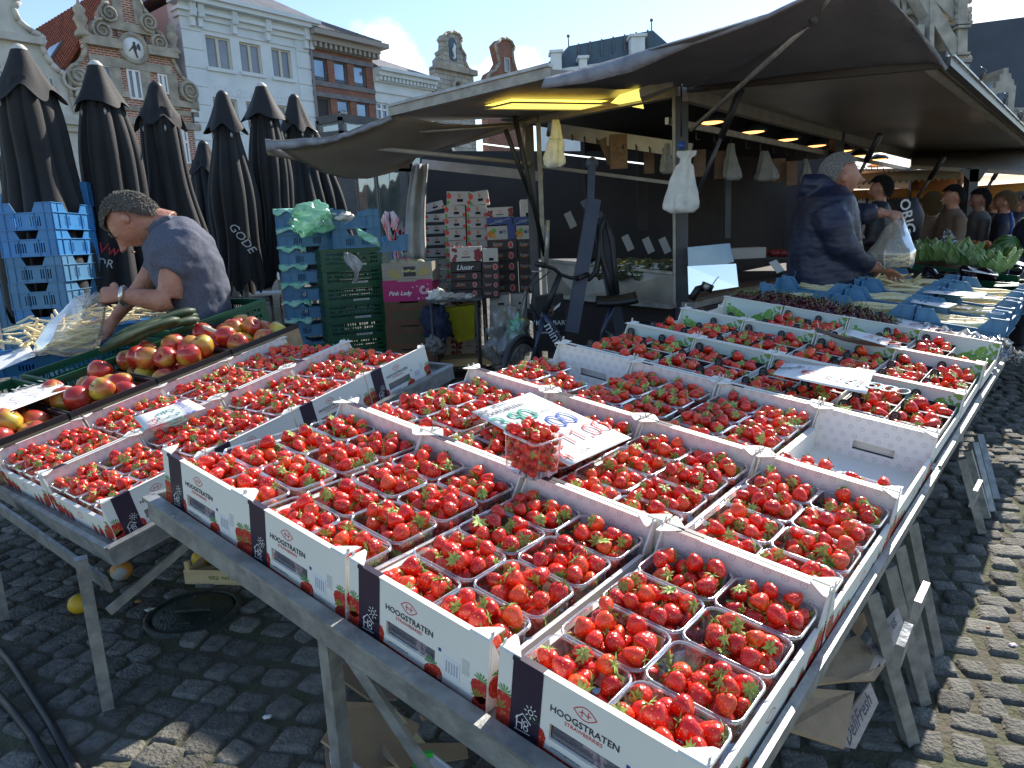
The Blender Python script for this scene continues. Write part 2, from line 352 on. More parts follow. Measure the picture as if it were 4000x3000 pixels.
def wall_with_holes(mb, x0, x1, z0, z1, holes, mt, y0=0, y1=.35):
    """wall slab with real openings: split into cells around the holes"""
    xs = sorted({x0, x1} | {h[0] for h in holes} | {h[1] for h in holes}); zs = sorted({z0, z1} | {h[2] for h in holes} | {h[3] for h in holes})
    for i in range(len(xs) - 1):
        run = None
        for k in range(len(zs) - 1):
            cx, cz = (xs[i] + xs[i + 1]) / 2, (zs[k] + zs[k + 1]) / 2; hole = any(h[0] < cx < h[1] and h[2] < cz < h[3] for h in holes)
            if not hole: run = [zs[k], zs[k + 1]] if run is None else [run[0], zs[k + 1]]
            if (hole or k == len(zs) - 2) and run: mb.box(xs[i], xs[i + 1], y0, y1, run[0], run[1], mt); run = None
def window(parent, h, fm, gmt, style='2', sill=None, dep=.12, label=None):
    x0, x1, z0, z1 = h; b = MB(); t = .07
    b.box(x0, x0 + t, dep, dep + .06, z0, z1, fm); b.box(x1 - t, x1, dep, dep + .06, z0, z1, fm)
    b.box(x0 + t, x1 - t, dep, dep + .06, z1 - t, z1, fm); b.box(x0 + t, x1 - t, dep, dep + .06, z0, z0 + t, fm)
    if style in ('2', 'x'): xm = (x0 + x1) / 2; b.box(xm - .06, xm + .06, dep - .01, dep + .05, z0 + t, z1 - t, fm)
    if style == 'x': zm = z0 + (z1 - z0) * .62; b.box(x0 + t, x1 - t, dep - .02, dep + .045, zm - .05, zm + .05, fm)
    if style == 'r':
        for q in (.1, .18): b.box(x0 + t, x1 - t, dep - .05, dep - .03, z0 + (z1 - z0) * q, z0 + (z1 - z0) * q + .03, fm)
    f = obj('window', b, parent)
    if label: f['label'] = label
    b = MB(); b.box(x0 + .02, x1 - .02, dep + .05, dep + .07, z0 + .02, z1 - .02, gmt); obj('pane', b, f)
    if sill: b = MB(); b.box(x0 - .1, x1 + .1, -.1, .05, z0 - .14, z0, sill); obj('sill', b, f)
    return f
def ztop(u, v): return tz(u, v)[1]
def hole(u0, v0, u1, v1): a = tz(u0, v0); b = tz(u1, v1); return (a[0], b[0], b[1], a[1])
# ---- white house
B = thing('town_house', 'tall white stucco house with cornice brackets and grey slate roof', 'house', FT)
x0, x1 = tz(712, 150)[0], tz(1211, 250)[0]; zc = tz(1205, 112)[1]
ups = [hole(800, 134, 912, 277), hole(933, 161, 1029, 293), hole(1058, 184, 1146, 312)]
dz_ = ups[0][3] - tz(891, 385)[1]; allh = ups + [(h[0], h[1], h[2] - dz_, h[3] - dz_) for h in ups] + [(h[0], h[1], h[2] - 2 * dz_, h[3] - 2 * dz_) for h in ups]
b = MB(); wall_with_holes(b, x0, x1, 0, zc, allh, stucco); b.box(x0, x1, .9, 9, 0, zc, mat('side_wall', (.5, .46, .42), .9)); b.box(x0, x0 + .3, .35, .9, 0, zc, stucco)
for k in range(16):   # corner rustication
    for xa, xb in ((x0 - .03, x0 + .85), (x1 - .75, x1 + .02)): b.box(xa, xb, -.05, .002, k * .72 + .3, k * .72 + .97, stucco)
obj('wall', b, B)
for i, h in enumerate(allh): window(B, h, framew, glassw, '2', stucco)
b = MB()
for q, (ya, h0, h1) in enumerate(((-.12, -.62, -.42), (-.3, -.42, -.28), (-.55, -.1, .08), (-.7, .08, .26))): b.box(x0 - .1 - .08 * q, x1 + .1 + .08 * q, ya, .4, zc + h0, zc + h1, stucco)
b.box(x0, x1, -.18, .4, zc - .28, zc - .1, stucco); b.box(x0, x1, -.06, .3, zc - .98, zc - .9, stucco)
obj('cornice', b, B)
for u in (745, 775, 905, 1033, 1180, 1200):
    t_ = tz(u, 100)[0]; b = MB(); b.box(t_ - .12, t_ + .12, -.38, .3, zc - .6, zc - .1, stucco); b.box(t_ - .1, t_ + .1, -.24, .3, zc - .95, zc - .6, stucco)
    for s_ in (-.06, 0, .06): b.box(t_ + s_ - .015, t_ + s_ + .015, -.40, -.38, zc - .58, zc - .12, stucco)
    obj('bracket', b, B)
b = MB(); b.hexa([(x0 - .4, -.6, zc + .26), (x1 + .4, -.6, zc + .26), (x1 + .4, 9.6, zc + .26), (x0 - .4, 9.6, zc + .26), (x0 + 2.3, 3.6, zc + 2.7), (x1 - 2.2, 3.6, zc + 2.7), (x1 - 2.2, 5.4, zc + 2.7), (x0 + 2.3, 5.4, zc + 2.7)], slate); obj('roof', b, B)
b = MB(); b.tube([(x1 + .12, -.12, zc + .2), (x1 + .12, -.12, zc - .6), (x1 + .05, -.1, zc - .9), (x1 + .05, -.1, 0)], .06, zinc, 8); obj('drain_pipe', b, B)
b = MB(); b.box(x0 + 1.2, x1 - 1.3, -.012, 0, ups[0][2] - 1.05, ups[0][2] - .72, mat('ghost_lettering', (.60, .66, .68), .8, (.72, .78, .80), scale=9, lo=.45, hi=.55)); obj('faded_band', b, B)
# ---- brick gable house with the round plaque
G = thing('gable_house', 'narrow brick gable house with stone scrolls and a white round plaque', 'house', FT)
out_px = [(790, 900), (790, 557), (771, 434), (764, 387), (750, 333), (706, 300), (681, 253), (667, 224), (685, 217), (677, 203), (647, 174), (630, 134), (604, 120), (598, 80), (575, 55), (558, 36), (540, 0), (522, -60), (500, -95), (478, -110), (452, -98),
          (428, -50), (410, 0), (402, 22), (388, 36), (381, 83), (355, 90), (352, 140), (325, 148), (334, 188), (319, 231), (300, 245), (276, 275), (270, 310), (275, 380), (310, 500), (360, 900)]
gp = [tz(u, v) for u, v in out_px]; gp[0] = (gp[1][0], 0); gp[-1] = (gp[-2][0], 0)
ghol = [hole(385, 250, 442, 335), hole(490, 268, 560, 392), hole(612, 287, 660, 370)]
b = MB(); b.prism(gp, brick, VT @ TR(0, 0, -.4), .4); obj('wall', b, G)
# stone dressings: edge mouldings and bands, each proud of the brick
b = MB()
for i in range(2, len(gp) - 2):
    p, q = gp[i], gp[i + 1]; mid = gp[19]; ins = lambda a, k: (a[0] + (mid[0] - a[0]) * k / max(.1, math.hypot(mid[0] - a[0], (a[1] - 6) * .4)), a[1] - .1)
    b.tube([(p[0], -.05, p[1]), (q[0], -.05, q[1])], .075, stonem, 6)
def band(u0, v0, u1, v1, th=.28, pr=.09):
    a, c_ = tz(u0, v0), tz(u1, v1); zz = (a[1] + c_[1]) / 2; b.box(a[0], c_[0], -pr, .01, zz - th / 2, zz + th / 2, stonem)
band(322, 152, 470, 180, .34, .25); band(570, 196, 686, 216, .34, .25); band(345, 228, 668, 282, .3, .1); band(350, 352, 500, 372, .24, .16); band(640, 398, 766, 418, .24, .16)
band(385, 88, 600, 128, .3, .12); band(330, 405, 775, 448, .2, .05)
band(400, 462, 780, 500, .26, .12)
for u in (455, 570, 672): a = tz(u, 330); b.box(a[0] - .19, a[0] + .19, -.085, .01, ghol[1][2] - .2, ghol[1][3] + .1, stonem)
for u, v0, v1 in ((447, -20, 82), (528, -20, 95)): a, c_ = tz(u, v0), tz(u, v1); b.box(a[0] - .17, a[0] + .17, -.08, .01, c_[1], a[1], stonem)
for u, v0, v1 in ((352, 95, 150), (667, 205, 260)): pass
obj('stone_dressing', b, G)
def scroll(u, v, r, sgn=1):
    a = tz(u, v); b = MB(); pts = []
    for k in range(26):
        q = k / 25; an = sgn * (q * 4.2 * math.pi + 1.5); rr_ = r * (1 - q * .85); pts.append((a[0] + rr_ * math.cos(an), -.2, a[1] + rr_ * math.sin(an)))
    b.tube(pts, [.06 - .035 * k / 25 for k in range(26)], stonem, 6); b.T = TR(a[0], -.06, a[1]) @ RX(R(90)); b.lathe([(0, .05), (r * .95, .05), (r, .0), (r, -.06)], stonem, 18); b.T = None
    obj('scroll_ornament', b, G)
for q in ((394, 122, .40, 1), (418, 55, .36, 1), (618, 172, .36, -1), (575, 92, .36, -1), (735, 358, .42, -1), (300, 300, .4, 1)): scroll(*q)
pc = tz(518, 191); b = MB(); b.T = TR(pc[0], 0, pc[1]) @ RX(R(90))
b.lathe([(.58, .0), (.59, .12), (.53, .16), (.43, .12), (.40, .05)], stonem, 36); obj('plaque_surround', b, G)
b = MB(); b.T = TR(pc[0], 0, pc[1]) @ RX(R(90)); b.lathe([(.41, .05), (.40, .09), (0, .09)], mat('plaque_white', (.82, .84, .84), .5), 36); pq = obj('round_plaque', b, G)
b = MB(); dk = mat('plaque_figure', (.05, .05, .05), .6)
def blob(pts): b.prism([(pc[0] + x * .42, pc[1] + z * .42) for x, z in pts], dk, VT @ TR(0, 0, .092), .02)
blob([(-.05, .5), (.12, .62), (.22, .45), (.15, .3), (.0, .3)]); blob([(-.1, .28), (.22, .3), (.3, .0), (.2, -.2), (-.02, -.15)]); blob([(-.02, -.15), (.2, -.2), (.24, -.5), (.3, -.78), (.16, -.8), (.08, -.5)])
blob([(.28, .28), (.5, .52), (.62, .2), (.58, -.15), (.4, .0)]); blob([(-.1, .2), (-.3, -.05), (-.5, -.3), (-.42, -.32), (-.2, -.1), (0, .05)]); obj('figure', b, pq)
for i, h in enumerate(ghol): window(G, h, mat('white_upvc', (.8, .8, .78), .4), glassw, '2' if i else '1', None, dep=-.06)
lows = [hole(450, 465, 520, 620), hole(690, 500, 745, 640)]
for h in lows: window(G, h, mat('white_upvc'), skyglass, 'x', None, dep=-.06)
b = MB()
for u, v0, v1 in ((448, 108, 142), (562, 132, 168), (480, 412, 475), (748, 440, 500)): a, c_ = tz(u, v0), tz(u, v1); b.box(a[0] - .03, a[0] + .03, -.1, -.06, c_[1], a[1], dk)
obj('wall_anchor', b, G)
for u, v, r in ((325, 145, 1), (678, 210, 1)):
    a = tz(u, v); b = MB(); b.lathe([(.0, 0), (.28, 0), (.28, .12), (.14, .3), (.2, .5), (.26, .62), (.16, .8), (.22, .95), (.06, 1.15), (0, 1.5)], stonem, 12, c=(a[0], 0, a[1])); obj('finial', b, G)
# its roof: a real gable roof running back from the facade
ax = gp[19][0]; az_ = tz(384, 69)[1] + 1.6; lx, lz = tz(240, 300); rx = gp[2][0] - .3
def roof_slab(p, q, r_, s_, mt, th=.12): b.hexa([Vector(k) - Vector((0, 0, th)) for k in (p, q, r_, s_)] + [Vector(k) for k in (p, q, r_, s_)], mt)
b = MB(); roof_slab((ax, .45, az_), (lx, .45, lz), (lx, 13, lz), (ax, 13, az_), tile); roof_slab((ax, 13, az_), (rx, 13, lz), (rx, .45, lz), (ax, .45, az_), tile)
n_ = 34
for k in range(n_): y = .5 + k * 12.4 / n_; b.bar((ax - .02, y, az_ + .04), (lx, y, lz + .04), .12, .09, tile)
for k in range(26): q = k / 26; b.bar((ax + (lx - ax) * q, .45, az_ + (lz - az_) * q + .05), (ax + (lx - ax) * q, 13, az_ + (lz - az_) * q + .05), .05, .03, tile)
rf = obj('roof', b, G)
b = MB(); q0, q1 = .58, .80
pt = lambda q, y, k=.14: (ax + (lx - ax) * q, y, az_ + (lz - az_) * q + k)
b.hexa([pt(q0, 2.4), pt(q1, 2.4), pt(q1, 3.7), pt(q0, 3.7), pt(q0, 2.4, .26), pt(q1, 2.4, .26), pt(q1, 3.7, .26), pt(q0, 3.7, .26)], framed)
b.hexa([pt(q0 + .02, 2.5, .25), pt(q1 - .02, 2.5, .25), pt(q1 - .02, 3.6, .25), pt(q0 + .02, 3.6, .25), pt(q0 + .02, 2.5, .29), pt(q1 - .02, 2.5, .29), pt(q1 - .02, 3.6, .29), pt(q0 + .02, 3.6, .29)], skyglass); obj('roof_window', b, rf)
# ---- cream baroque house at the left edge
A = thing('baroque_house', 'cream stucco house with curved baroque gable at the left edge', 'house', FT)
ap = [(-90, -330), (-40, -200), (0, -60), (60, -10), (72, 8), (52, 33), (70, 80), (120, 122), (155, 138), (172, 155), (160, 182), (176, 215), (200, 250), (230, 280), (262, 292), (290, 292), (306, 330), (300, 380), (318, 500), (345, 700)]
pp = [tz(u, v) for u, v in ap]; xe = pp[-2][0]; pp = [p for p in pp[:-2]] + [(xe, pp[-2][1]), (xe, 0), (pp[0][0] - 6, 0), (pp[0][0] - 6, pp[0][1])]
b = MB(); b.prism(pp, cream, VT @ TR(0, 0, -.5), .5); b.box(pp[0][0] - 6, xe - .1, .5, 8, 0, tz(300, 420)[1], cream); obj('wall', b, A)
b = MB()
for i in range(0, 17): p, q = pp[i], pp[i + 1]; b.tube([(p[0], -.04, p[1]), (q[0], -.04, q[1])], .1, cream, 6)
zz = tz(200, 470)[1]; b.box(pp[0][0] - 6, xe, -.3, 0.01, zz - .12, zz + .22, cream); b.box(pp[0][0] - 6, xe, -.15, 0.01, zz - .35, zz - .12, cream)
zz = tz(150, 165)[1]; b.box(pp[0][0] - 4, tz(160, 165)[0], -.2, 0.01, zz - .1, zz + .15, cream)
a = tz(285, 320); pts = [(a[0] + .45 * (1 - k / 24) * math.cos(k * .5), -.1, a[1] + .45 * (1 - k / 24) * math.sin(k * .5)) for k in range(24)]; b.tube(pts, .06, cream, 6); obj('moulding', b, A)
for h in (hole(225, 500, 285, 800), hole(-30, 480, 45, 760)): window(A, h, mat('white_upvc'), skyglass, 'x', None, dep=-.08)
h = hole(180, 300, 222, 400); window(A, h, cream, glassw, '1', None, dep=-.08); h = hole(-40, 230, 22, 340); window(A, h, cream, skyglass, 'x', None, dep=-.08)
# ---- dark red brick house
D_ = thing('brick_house', 'dark red brick house with two rows of three windows and heavy cornice', 'house', FT)
x0, x1 = tz(1214, 300)[0], tz(1459, 300)[0]; zc = tz(1300, 205)[1]
w1 = [hole(1223, 221, 1285, 321), hole(1303, 238, 1363, 334), hole(1380, 253, 1436, 347)]; zt = w1[0][3]; zb = w1[0][2]
w1 = [(h[0], h[1], zb, zt) for h in w1]; w2 = [(h[0], h[1], tz(1245, 470)[1] - .1, tz(1245, 376)[1]) for h in w1]
b = MB(); wall_with_holes(b, x0, x1, 0, zc, w1 + w2, brick2); b.box(x0, x1, .9, 8, 0, zc, brick2); obj('wall', b, D_)
b = MB()
for z_ in (zt + .1, zb - .12, w2[0][3] + .1, w2[0][2] - .12): b.box(x0, x1, -.07, .01, z_ - .11, z_ + .11, leadm)
obj('stone_band', b, D_)
for i, h in enumerate(w1 + w2): window(D_, h, leadm, skyglass if i != 3 else mat('dark_opening', (.03, .03, .03), .6), 'r' if i < 3 else '1', None)
b = MB(); zq = tz(1300, 150)[1]
for ya, z0, z1_, e in ((-.15, zc, zc + .25, .0), (-.45, zc + .25, zc + .5, .1), (-.75, zc + .5, zc + .72, .25)): b.box(x0 - e * .3, x1 + e * 2.2, ya, .4, z0, z1_, mat('cornice_stone', (.36, .33, .29), .8))
for k in range(14): xx = x0 + .1 + k * (x1 - x0) / 13.2; b.box(xx, xx + .14, -.4, -.1, zc + .02, zc + .24, mat('cornice_stone'))
obj('cornice', b, D_)
b = MB(); zc2 = zc + .72; pk = tz(1222, 40)[1] + .6
b.hexa([(x0 - .1, -.7, zc2), (x1 + .3, -.7, zc2), (x1 + .3, 7, zc2), (x0 - .1, 7, zc2), (x0 + .6, 2.6, pk), (x0 + 1.2, 2.6, pk), (x0 + 1.2, 3.4, pk), (x0 + .6, 3.4, pk)], slate)
for k in range(26):
    q = (k + .5) / 26; xa = x0 + q * (x1 + .2 - x0); b.bar((xa, -.7, zc2 + .03), (x0 + .6 + .6 * q, 2.6, pk + .03), .1, .06, leadm)
for k in range(12):
    q = (k + .5) / 12; b.bar((x0 - .1 + q * .7, -.7 + q * 3.3, zc2 + (pk - zc2) * q + .05), (x1 + .3 - q * (x1 + .3 - x0 - 1.2), -.7 + q * 3.3, zc2 + (pk - zc2) * q + .05), .04, .03, slate)
obj('roof', b, D_)
b = MB(); b.T = TR((w2[1][0] + w2[1][1]) / 2, .1, w2[1][2] + .45) @ RX(R(90)); b.lathe([(0, 0), (.28, 0), (.28, .02), (0, .02)], framed, 20)
for k in (-2, -1, 0, 1, 2): b.box(k * .09 - .02, k * .09 + .02, -.22, .22, .021, .03, stucco)
obj('round_sign', b, D_)
# ---- small white house
E_ = thing('low_house', 'low white house with toothed cornice between brick house and stone gable', 'house', FT)
x0, x1 = tz(1468, 400)[0], tz(1690, 400)[0]; zc = tz(1560, 335)[1]; ws = [hole(1470, 398, 1522, 470), hole(1549, 415, 1600, 480), hole(1625, 430, 1670, 490)]
ws = [(h[0], h[1], ws[0][2], ws[0][3]) for h in ws]
b = MB(); wall_with_holes(b, x0, x1, 0, zc, ws, stucco); b.box(x0, x1, .9, 7, 0, zc, stucco); obj('wall', b, E_)
for h in ws: window(E_, h, mat('white_upvc'), skyglass, 'x', None)
b = MB()
for ya, z0, z1_ in ((-.1, zc - .5, zc - .35), (-.2, zc, zc + .25), (-.5, zc + .25, zc + .45), (-.7, zc + .45, zc + .62)): b.box(x0 - .05, x1, ya, .4, z0, z1_, stucco)
for k in range(16): xx = x0 + .1 + k * (x1 - x0) / 16; b.box(xx, xx + .14, -.4, -.18, zc + .05, zc + .245, stucco)
obj('cornice', b, E_); b = MB(); b.hexa([(x0, -.5, zc + .62), (x1, -.5, zc + .62), (x1, 7, zc + .62), (x0, 7, zc + .62), (x0 + 1, 2.6, zc + 2.1), (x1 - 3, 2.6, zc + 2.1), (x1 - 3, 3.4, zc + 2.1), (x0 + 1, 3.4, zc + 2.1)], slate); rf = obj('roof', b, E_)
for xx in (x0 + .3, x0 + 1.7): b = MB(); b.box(xx, xx + .5, 2.6, 3.1, zc + 1, zc + 2.4, stonem); b.box(xx - .05, xx + .55, 2.55, 3.15, zc + 2.4, zc + 2.6, framed); obj('chimney', b, rf)
# ---- stone gable and slim brick gable
def gable(name, label, poly_px, wm, em, rfm, roof_px, wins):
    t = thing(name, label, 'house', FT); gp = [tz(u, v) for u, v in poly_px]; gp[0] = (gp[0][0], 0); gp[-1] = (gp[-1][0], 0)
    b = MB(); b.prism(gp, wm, VT @ TR(0, 0, -.5), .5); obj('wall', b, t); b = MB()
    for i in range(1, len(gp) - 2): p, q = gp[i], gp[i + 1]; b.tube([(p[0], -.03, p[1]), (q[0], -.03, q[1])], .1, em, 6)
    obj('coping', b, t); return t, gp
T1_, gp = gable('stone_gable_house', 'grey stone stepped gable house with arched niche and red tiled roof', [(1700, 500), (1700, 257), (1714, 250), (1712, 232), (1726, 215), (1720, 201), (1736, 190), (1737, 163), (1729, 150), (1740, 132), (1765, 124), (1790, 132), (1803, 155), (1795, 166), (1799, 190), (1817, 218), (1814, 238), (1828, 268), (1849, 284), (1851, 500)], stoneblk, stonem, tile, None, None)
ce = tz(1768, 200); b = MB(); b.T = TR(ce[0], 0, ce[1]) @ RX(R(90))
b.prism([(-.28, -.5), (.28, -.5), (.28, .42)] + [(.28 * math.cos(k * math.pi / 8), .42 + .28 * math.sin(k * math.pi / 8)) for k in range(1, 8)] + [(-.28, .42)], blues, Matrix.Identity(4), .05); nb = obj('niche', b, T1_)
b = MB(); wt = mat('plaque_white'); b.T = TR(ce[0], -.08, ce[1]); b.tube([(.07, 0, .4), (.1, 0, .25), (.0, 0, .05), (.06, 0, -.15), (.1, 0, -.3), (.0, 0, -.42), (-.1, 0, -.32)], [.04, .08, .11, .08, .06, .045, .02], wt, 8); obj('seahorse_relief', b, nb)
b = MB(); b.box(tz(1700, 260)[0] - .1, tz(1850, 285)[0] + .1, -.25, 0.01, tz(1775, 272)[1] - .15, tz(1775, 272)[1] + .15, stonem)
c2 = tz(1785, 338); b.T = TR(c2[0], 0, c2[1]) @ RX(R(90)); b.lathe([(.40, 0), (.40, .1), (.26, .12), (.23, .05)], stonem, 24); b.lathe([(.24, .04), (0, .05)], dk, 20); obj('oval_surround', b, T1_)
b = MB(); zr = tz(1600, 268)[1]; xa, xb = tz(1500, 300)[0] - 2, tz(1704, 300)[0]; ze = tz(1600, 330)[1]
roof_slab((xa, 4.5, zr + 1.2), (xa, 1.2, ze - .4), (xb, .8, ze - .4), (xb, 3.2, zr + .6), tile)
for k in range(22): q = k / 22; b.bar((xa + (xb - xa) * q, 1.1, ze - .3), (xa + (xb - xa) * q, 4.0, zr + 1.0), .1, .08, tile)
obj('roof', b, T1_)
T2_, gp = gable('brick_gable_house', 'slim brick bell gable house with small arched window and slate roof', [(1903, 520), (1899, 314), (1909, 288), (1935, 272), (1950, 245), (1942, 212), (1934, 176), (1953, 155), (1972, 149), (1995, 160), (2008, 186), (2001, 200), (2003, 232), (2013, 270), (2035, 306), (2042, 325), (2045, 520)], brick2, stonem, slate, None, None)
h = hole(1966, 224, 1990, 286); window(T2_, h, cream, glassw, '1', None, dep=-.08)
for hh in (hole(1937, 320, 1957, 350), hole(1965, 325, 1990, 350)): window(T2_, hh, cream, skyglass, '1', None, dep=-.08)
b = MB(); xa, xb = tz(1852, 300)[0], tz(1925, 260)[0]; za, zb_ = tz(1852, 228)[1], tz(1900, 360)[1]
roof_slab((xa, 3, za + .9), (xa, .8, zb_ - 1), (xb, .8, zb_ - 1), (xb, 3, za + 1.7), slate)
for k in range(14): q = (k + .5) / 14; b.bar((xa, .8 + 2.2 * q, zb_ - 1 + (za + 1.9 - zb_) * q + .05), (xb, .8 + 2.2 * q, zb_ - 1 + (za + 2.7 - zb_) * q + .05), .05, .05, leadm)
obj('roof', b, T2_)
# ---- blue slate roofed building behind
K = thing('slate_roofed_building', 'large building with blue slate roof and white dormers behind the stall', 'building')
def KP(u, v, Y=62): return P(u, v, Y)
b = MB(); q = [KP(2109, 290), KP(2109, 284), KP(2150, 235), KP(2196, 206), KP(2221, 180), KP(2400, 146), KP(2550, 118), KP(2622, 182), KP(2700, 300)]
n_ = len(q); b.add(q + [p + Vector((0, 6, 0)) for p in q], [tuple(range(n_)), tuple(range(n_, 2 * n_))[::-1]] + [(i, n_ + i, n_ + (i + 1) % n_, (i + 1) % n_) for i in range(n_)], blues)
for k in range(7): b.bar(KP(2260 + k * 45, 170 - k * 9, 61.9), KP(2260 + k * 45, 235 - k * 9, 61.9), .12, .1, slate)
obj('roof', b, K)
b = MB(); pa, pb = KP(2109, 288, 61.5), KP(2500, 235, 61.5)
b.bar(pa, pb, .6, .25, stucco); b.bar(pa - Vector((0, 0, .45)), pb - Vector((0, 0, .45)), .5, .15, mat('fascia_plum', (.12, .09, .12), .7)); b.bar(pa - Vector((0, 0, .8)), pb - Vector((0, 0, .8)), .7, .25, stucco)
b.hexa([pa - Vector((0, 0, 14)), pb - Vector((0, 0, 14)), pb + Vector((0, 5, -14)), pa + Vector((0, 5, -14)), pa - Vector((0, 0, .9)), pb - Vector((0, 0, .9)), pb + Vector((0, 5, -.9)), pa + Vector((0, 5, -.9))], stucco); obj('wall', b, K)
for u0, v0, u1, v1 in ((2152, 212, 2194, 292), (2262, 234, 2292, 272), (2462, 150, 2516, 215)):
    p, q_ = KP(u0, v0, 61), KP(u1, v1, 61); b = MB(); b.box(p.x, q_.x, 60.6, 61.8, q_.z - .5, p.z, stucco); b.box(p.x - .15, q_.x + .15, 60.4, 62, p.z, p.z + .2, stucco); obj('chimney', b, K)
b = MB(); p = KP(2221, 180); b.tube([p, p + Vector((0, 0, .7))], .05, framed, 6); b.ball(p + Vector((0, 0, .75)), .14, framed, 8, 6); p = KP(2545, 118); b.tube([p, p + Vector((0, 0, .7))], .05, framed, 6); b.ball(p + Vector((0, 0, .75)), .14, framed, 8, 6); obj('finial', b, K)
# ---- gothic church at the upper right
Ch = thing('gothic_church', 'pale stone gothic church with flying buttresses and a vast dark slate roof', 'church')
lime = mat('church_limestone', (.50, .47, .40), .85, (.30, .29, .26), scale=1.4, bump=.5, bscale=5); croof = mat('church_slate', (.05, .07, .10), .55, (.035, .05, .08), scale=.6)
CY = 46
def CP(u, v, y=CY): return P(u, v, y)
def slab(mb, px_, y, mt, th):
    q = [P(u, v, y) for u, v in px_]; n = len(q); mb.add(q + [p + Vector((0, th, 0)) for p in q], [tuple(range(n)), tuple(range(n, 2 * n))[::-1]] + [(i, n + i, n + (i + 1) % n, (i + 1) % n) for i in range(n)], mt)
b = MB(); slab(b, [(3700, 105), (4600, -10), (4600, 560), (3700, 560)], CY + 1, croof, 8); obj('roof', b, Ch)
b = MB(); slab(b, [(3440, -400), (3660, -400), (3655, 700), (3480, 700)], CY, lime, 3); slab(b, [(3300, 420), (4600, 420), (4600, 1100), (3300, 1100)], CY + .4, lime, 3); obj('wall', b, Ch)
b = MB(); q = [(3470, -60), (3478, 65), (3530, 80), (3532, -60)]; slab(b, [(3468, -120), (3478, 40), (3512, 68), (3522, -120)], CY - .15, mat('church_glass', (.06, .09, .16), .3), .2); wn = obj('tracery_window', b, Ch)
b = MB()
for u, v0, v1 in ((3468, -120, 45), (3524, -120, 70), (3496, -120, 58)): b.bar(CP(u, v0, CY - .3), CP(u + 6, v1, CY - .3), .25, .3, lime, (0, 1, 0))
for cx in (3482, 3510): b.tube([CP(cx + 14 * math.cos(a), 12 - 16 * math.sin(a), CY - .3) for a in [k * math.pi / 8 for k in range(9)]], .09, lime, 6)
b.tube([CP(3497 + 13 * math.cos(a), -2 - 13 * math.sin(a), CY - .3) for a in [k * math.pi / 5 for k in range(11)]], .09, lime, 6); obj('tracery', b, wn)
b = MB()
for (ua, va), (ub, vb), w_ in (((3560, -60), (3735, 235), 1.0), ((3470, 60), (3720, 330), .5), ((3640, -30), (3775, 110), .55), ((3648, 40), (3700, -40), .3)):
    b.bar(CP(ua, va, CY - 1.2), CP(ub, vb, CY - 1.2), .7, w_, lime, (0, 1, 0))
for c_, r_ in (((3675, 35), 26), ((3725, 62), 20), ((3668, -20), 22)): b.tube([CP(c_[0] + r_ * math.cos(a), c_[1] - r_ * math.sin(a), CY - 1.2) for a in [k * math.pi / 6 for k in range(9)]], .14, lime, 6)
b.tube([CP(3560 + 45 * math.cos(a), 90 - 45 * math.sin(a), CY - .3) for a in [k * math.pi / 10 for k in range(11)]], .2, lime, 6)
obj('flying_buttress', b, Ch)
for (u0, u1, v0, v1) in ((3635, 3652, -100, 300), (3745, 3782, -120, 340), (3588, 3612, 95, 330)):
    b = MB(); m_ = (u0 + u1) / 2; hw = (u1 - u0) / 2
    slab(b, [(m_ - hw, v0), (m_ + hw, v0), (m_ + hw - 4, v1), (m_ - hw - 4, v1)], CY - 1.8, lime, 1.2)
    if v1 == 340:
        for vv, e in ((85, 9), (100, 6), (205, 5), (235, 10)): p, q_ = CP(m_ - hw - e, vv, CY - 2), CP(m_ + hw + e, vv + 8, CY - 2); b.box(p.x, q_.x, CY - 2.1, CY - .4, q_.z, p.z, lime)
        for vv in (0, 40, 66, 90, 232):
            for sg in (-1, 1): p = CP(m_ + sg * (hw + 6), vv, CY - 1.6); b.ball(p, (.16, .16, .22), lime, 6, 5)
        slab(b, [(3722, 250), (3788, 250), (3784, 420), (3722, 420)], CY - 2.2, lime, 1)
    obj('buttress_pier', b, Ch)
b = MB()
for k in range(4):
    cx = 3735 + k * 14
    b.tube([CP(cx - 5, 320, CY - 2.35), CP(cx - 5, 275, CY - 2.35), CP(cx, 262, CY - 2.35), CP(cx + 5, 275, CY - 2.35), CP(cx + 5, 320, CY - 2.35)], .06, lime, 5)
for k in range(9):
    cx = 3925 + k * 26; b.tube([CP(cx - 12, 470, CY + .2), CP(cx - 10, 446, CY + .2), CP(cx, 434, CY + .2), CP(cx + 10, 446, CY + .2), CP(cx + 12, 470, CY + .2)], .12, lime, 5)
obj('blind_arcade', b, Ch)
dm = [(3868, 430), (3872, 345), (3890, 343), (3890, 318), (3905, 316), (3906, 290), (3920, 288), (3921, 266), (3940, 264), (3940, 285), (3950, 286), (3952, 308), (3961, 310), (3962, 332), (3970, 334), (3960, 430)]
b = MB(); slab(b, dm, CY - 1.5, lime, 2); dmr = obj('stepped_dormer', b, Ch); b = MB(); slab(b, [(3897, 425), (3900, 364), (3940, 360), (3936, 420)], CY - 1.6, mat('church_glass'), .12); obj('pane', b, dmr)
b = MB(); slab(b, [(3850, 380), (3880, 318), (3888, 318), (3858, 384)], CY - 1.2, mat('dormer_zinc', (.4, .5, .58), .5), 1.5); obj('dormer_roof', b, dmr)
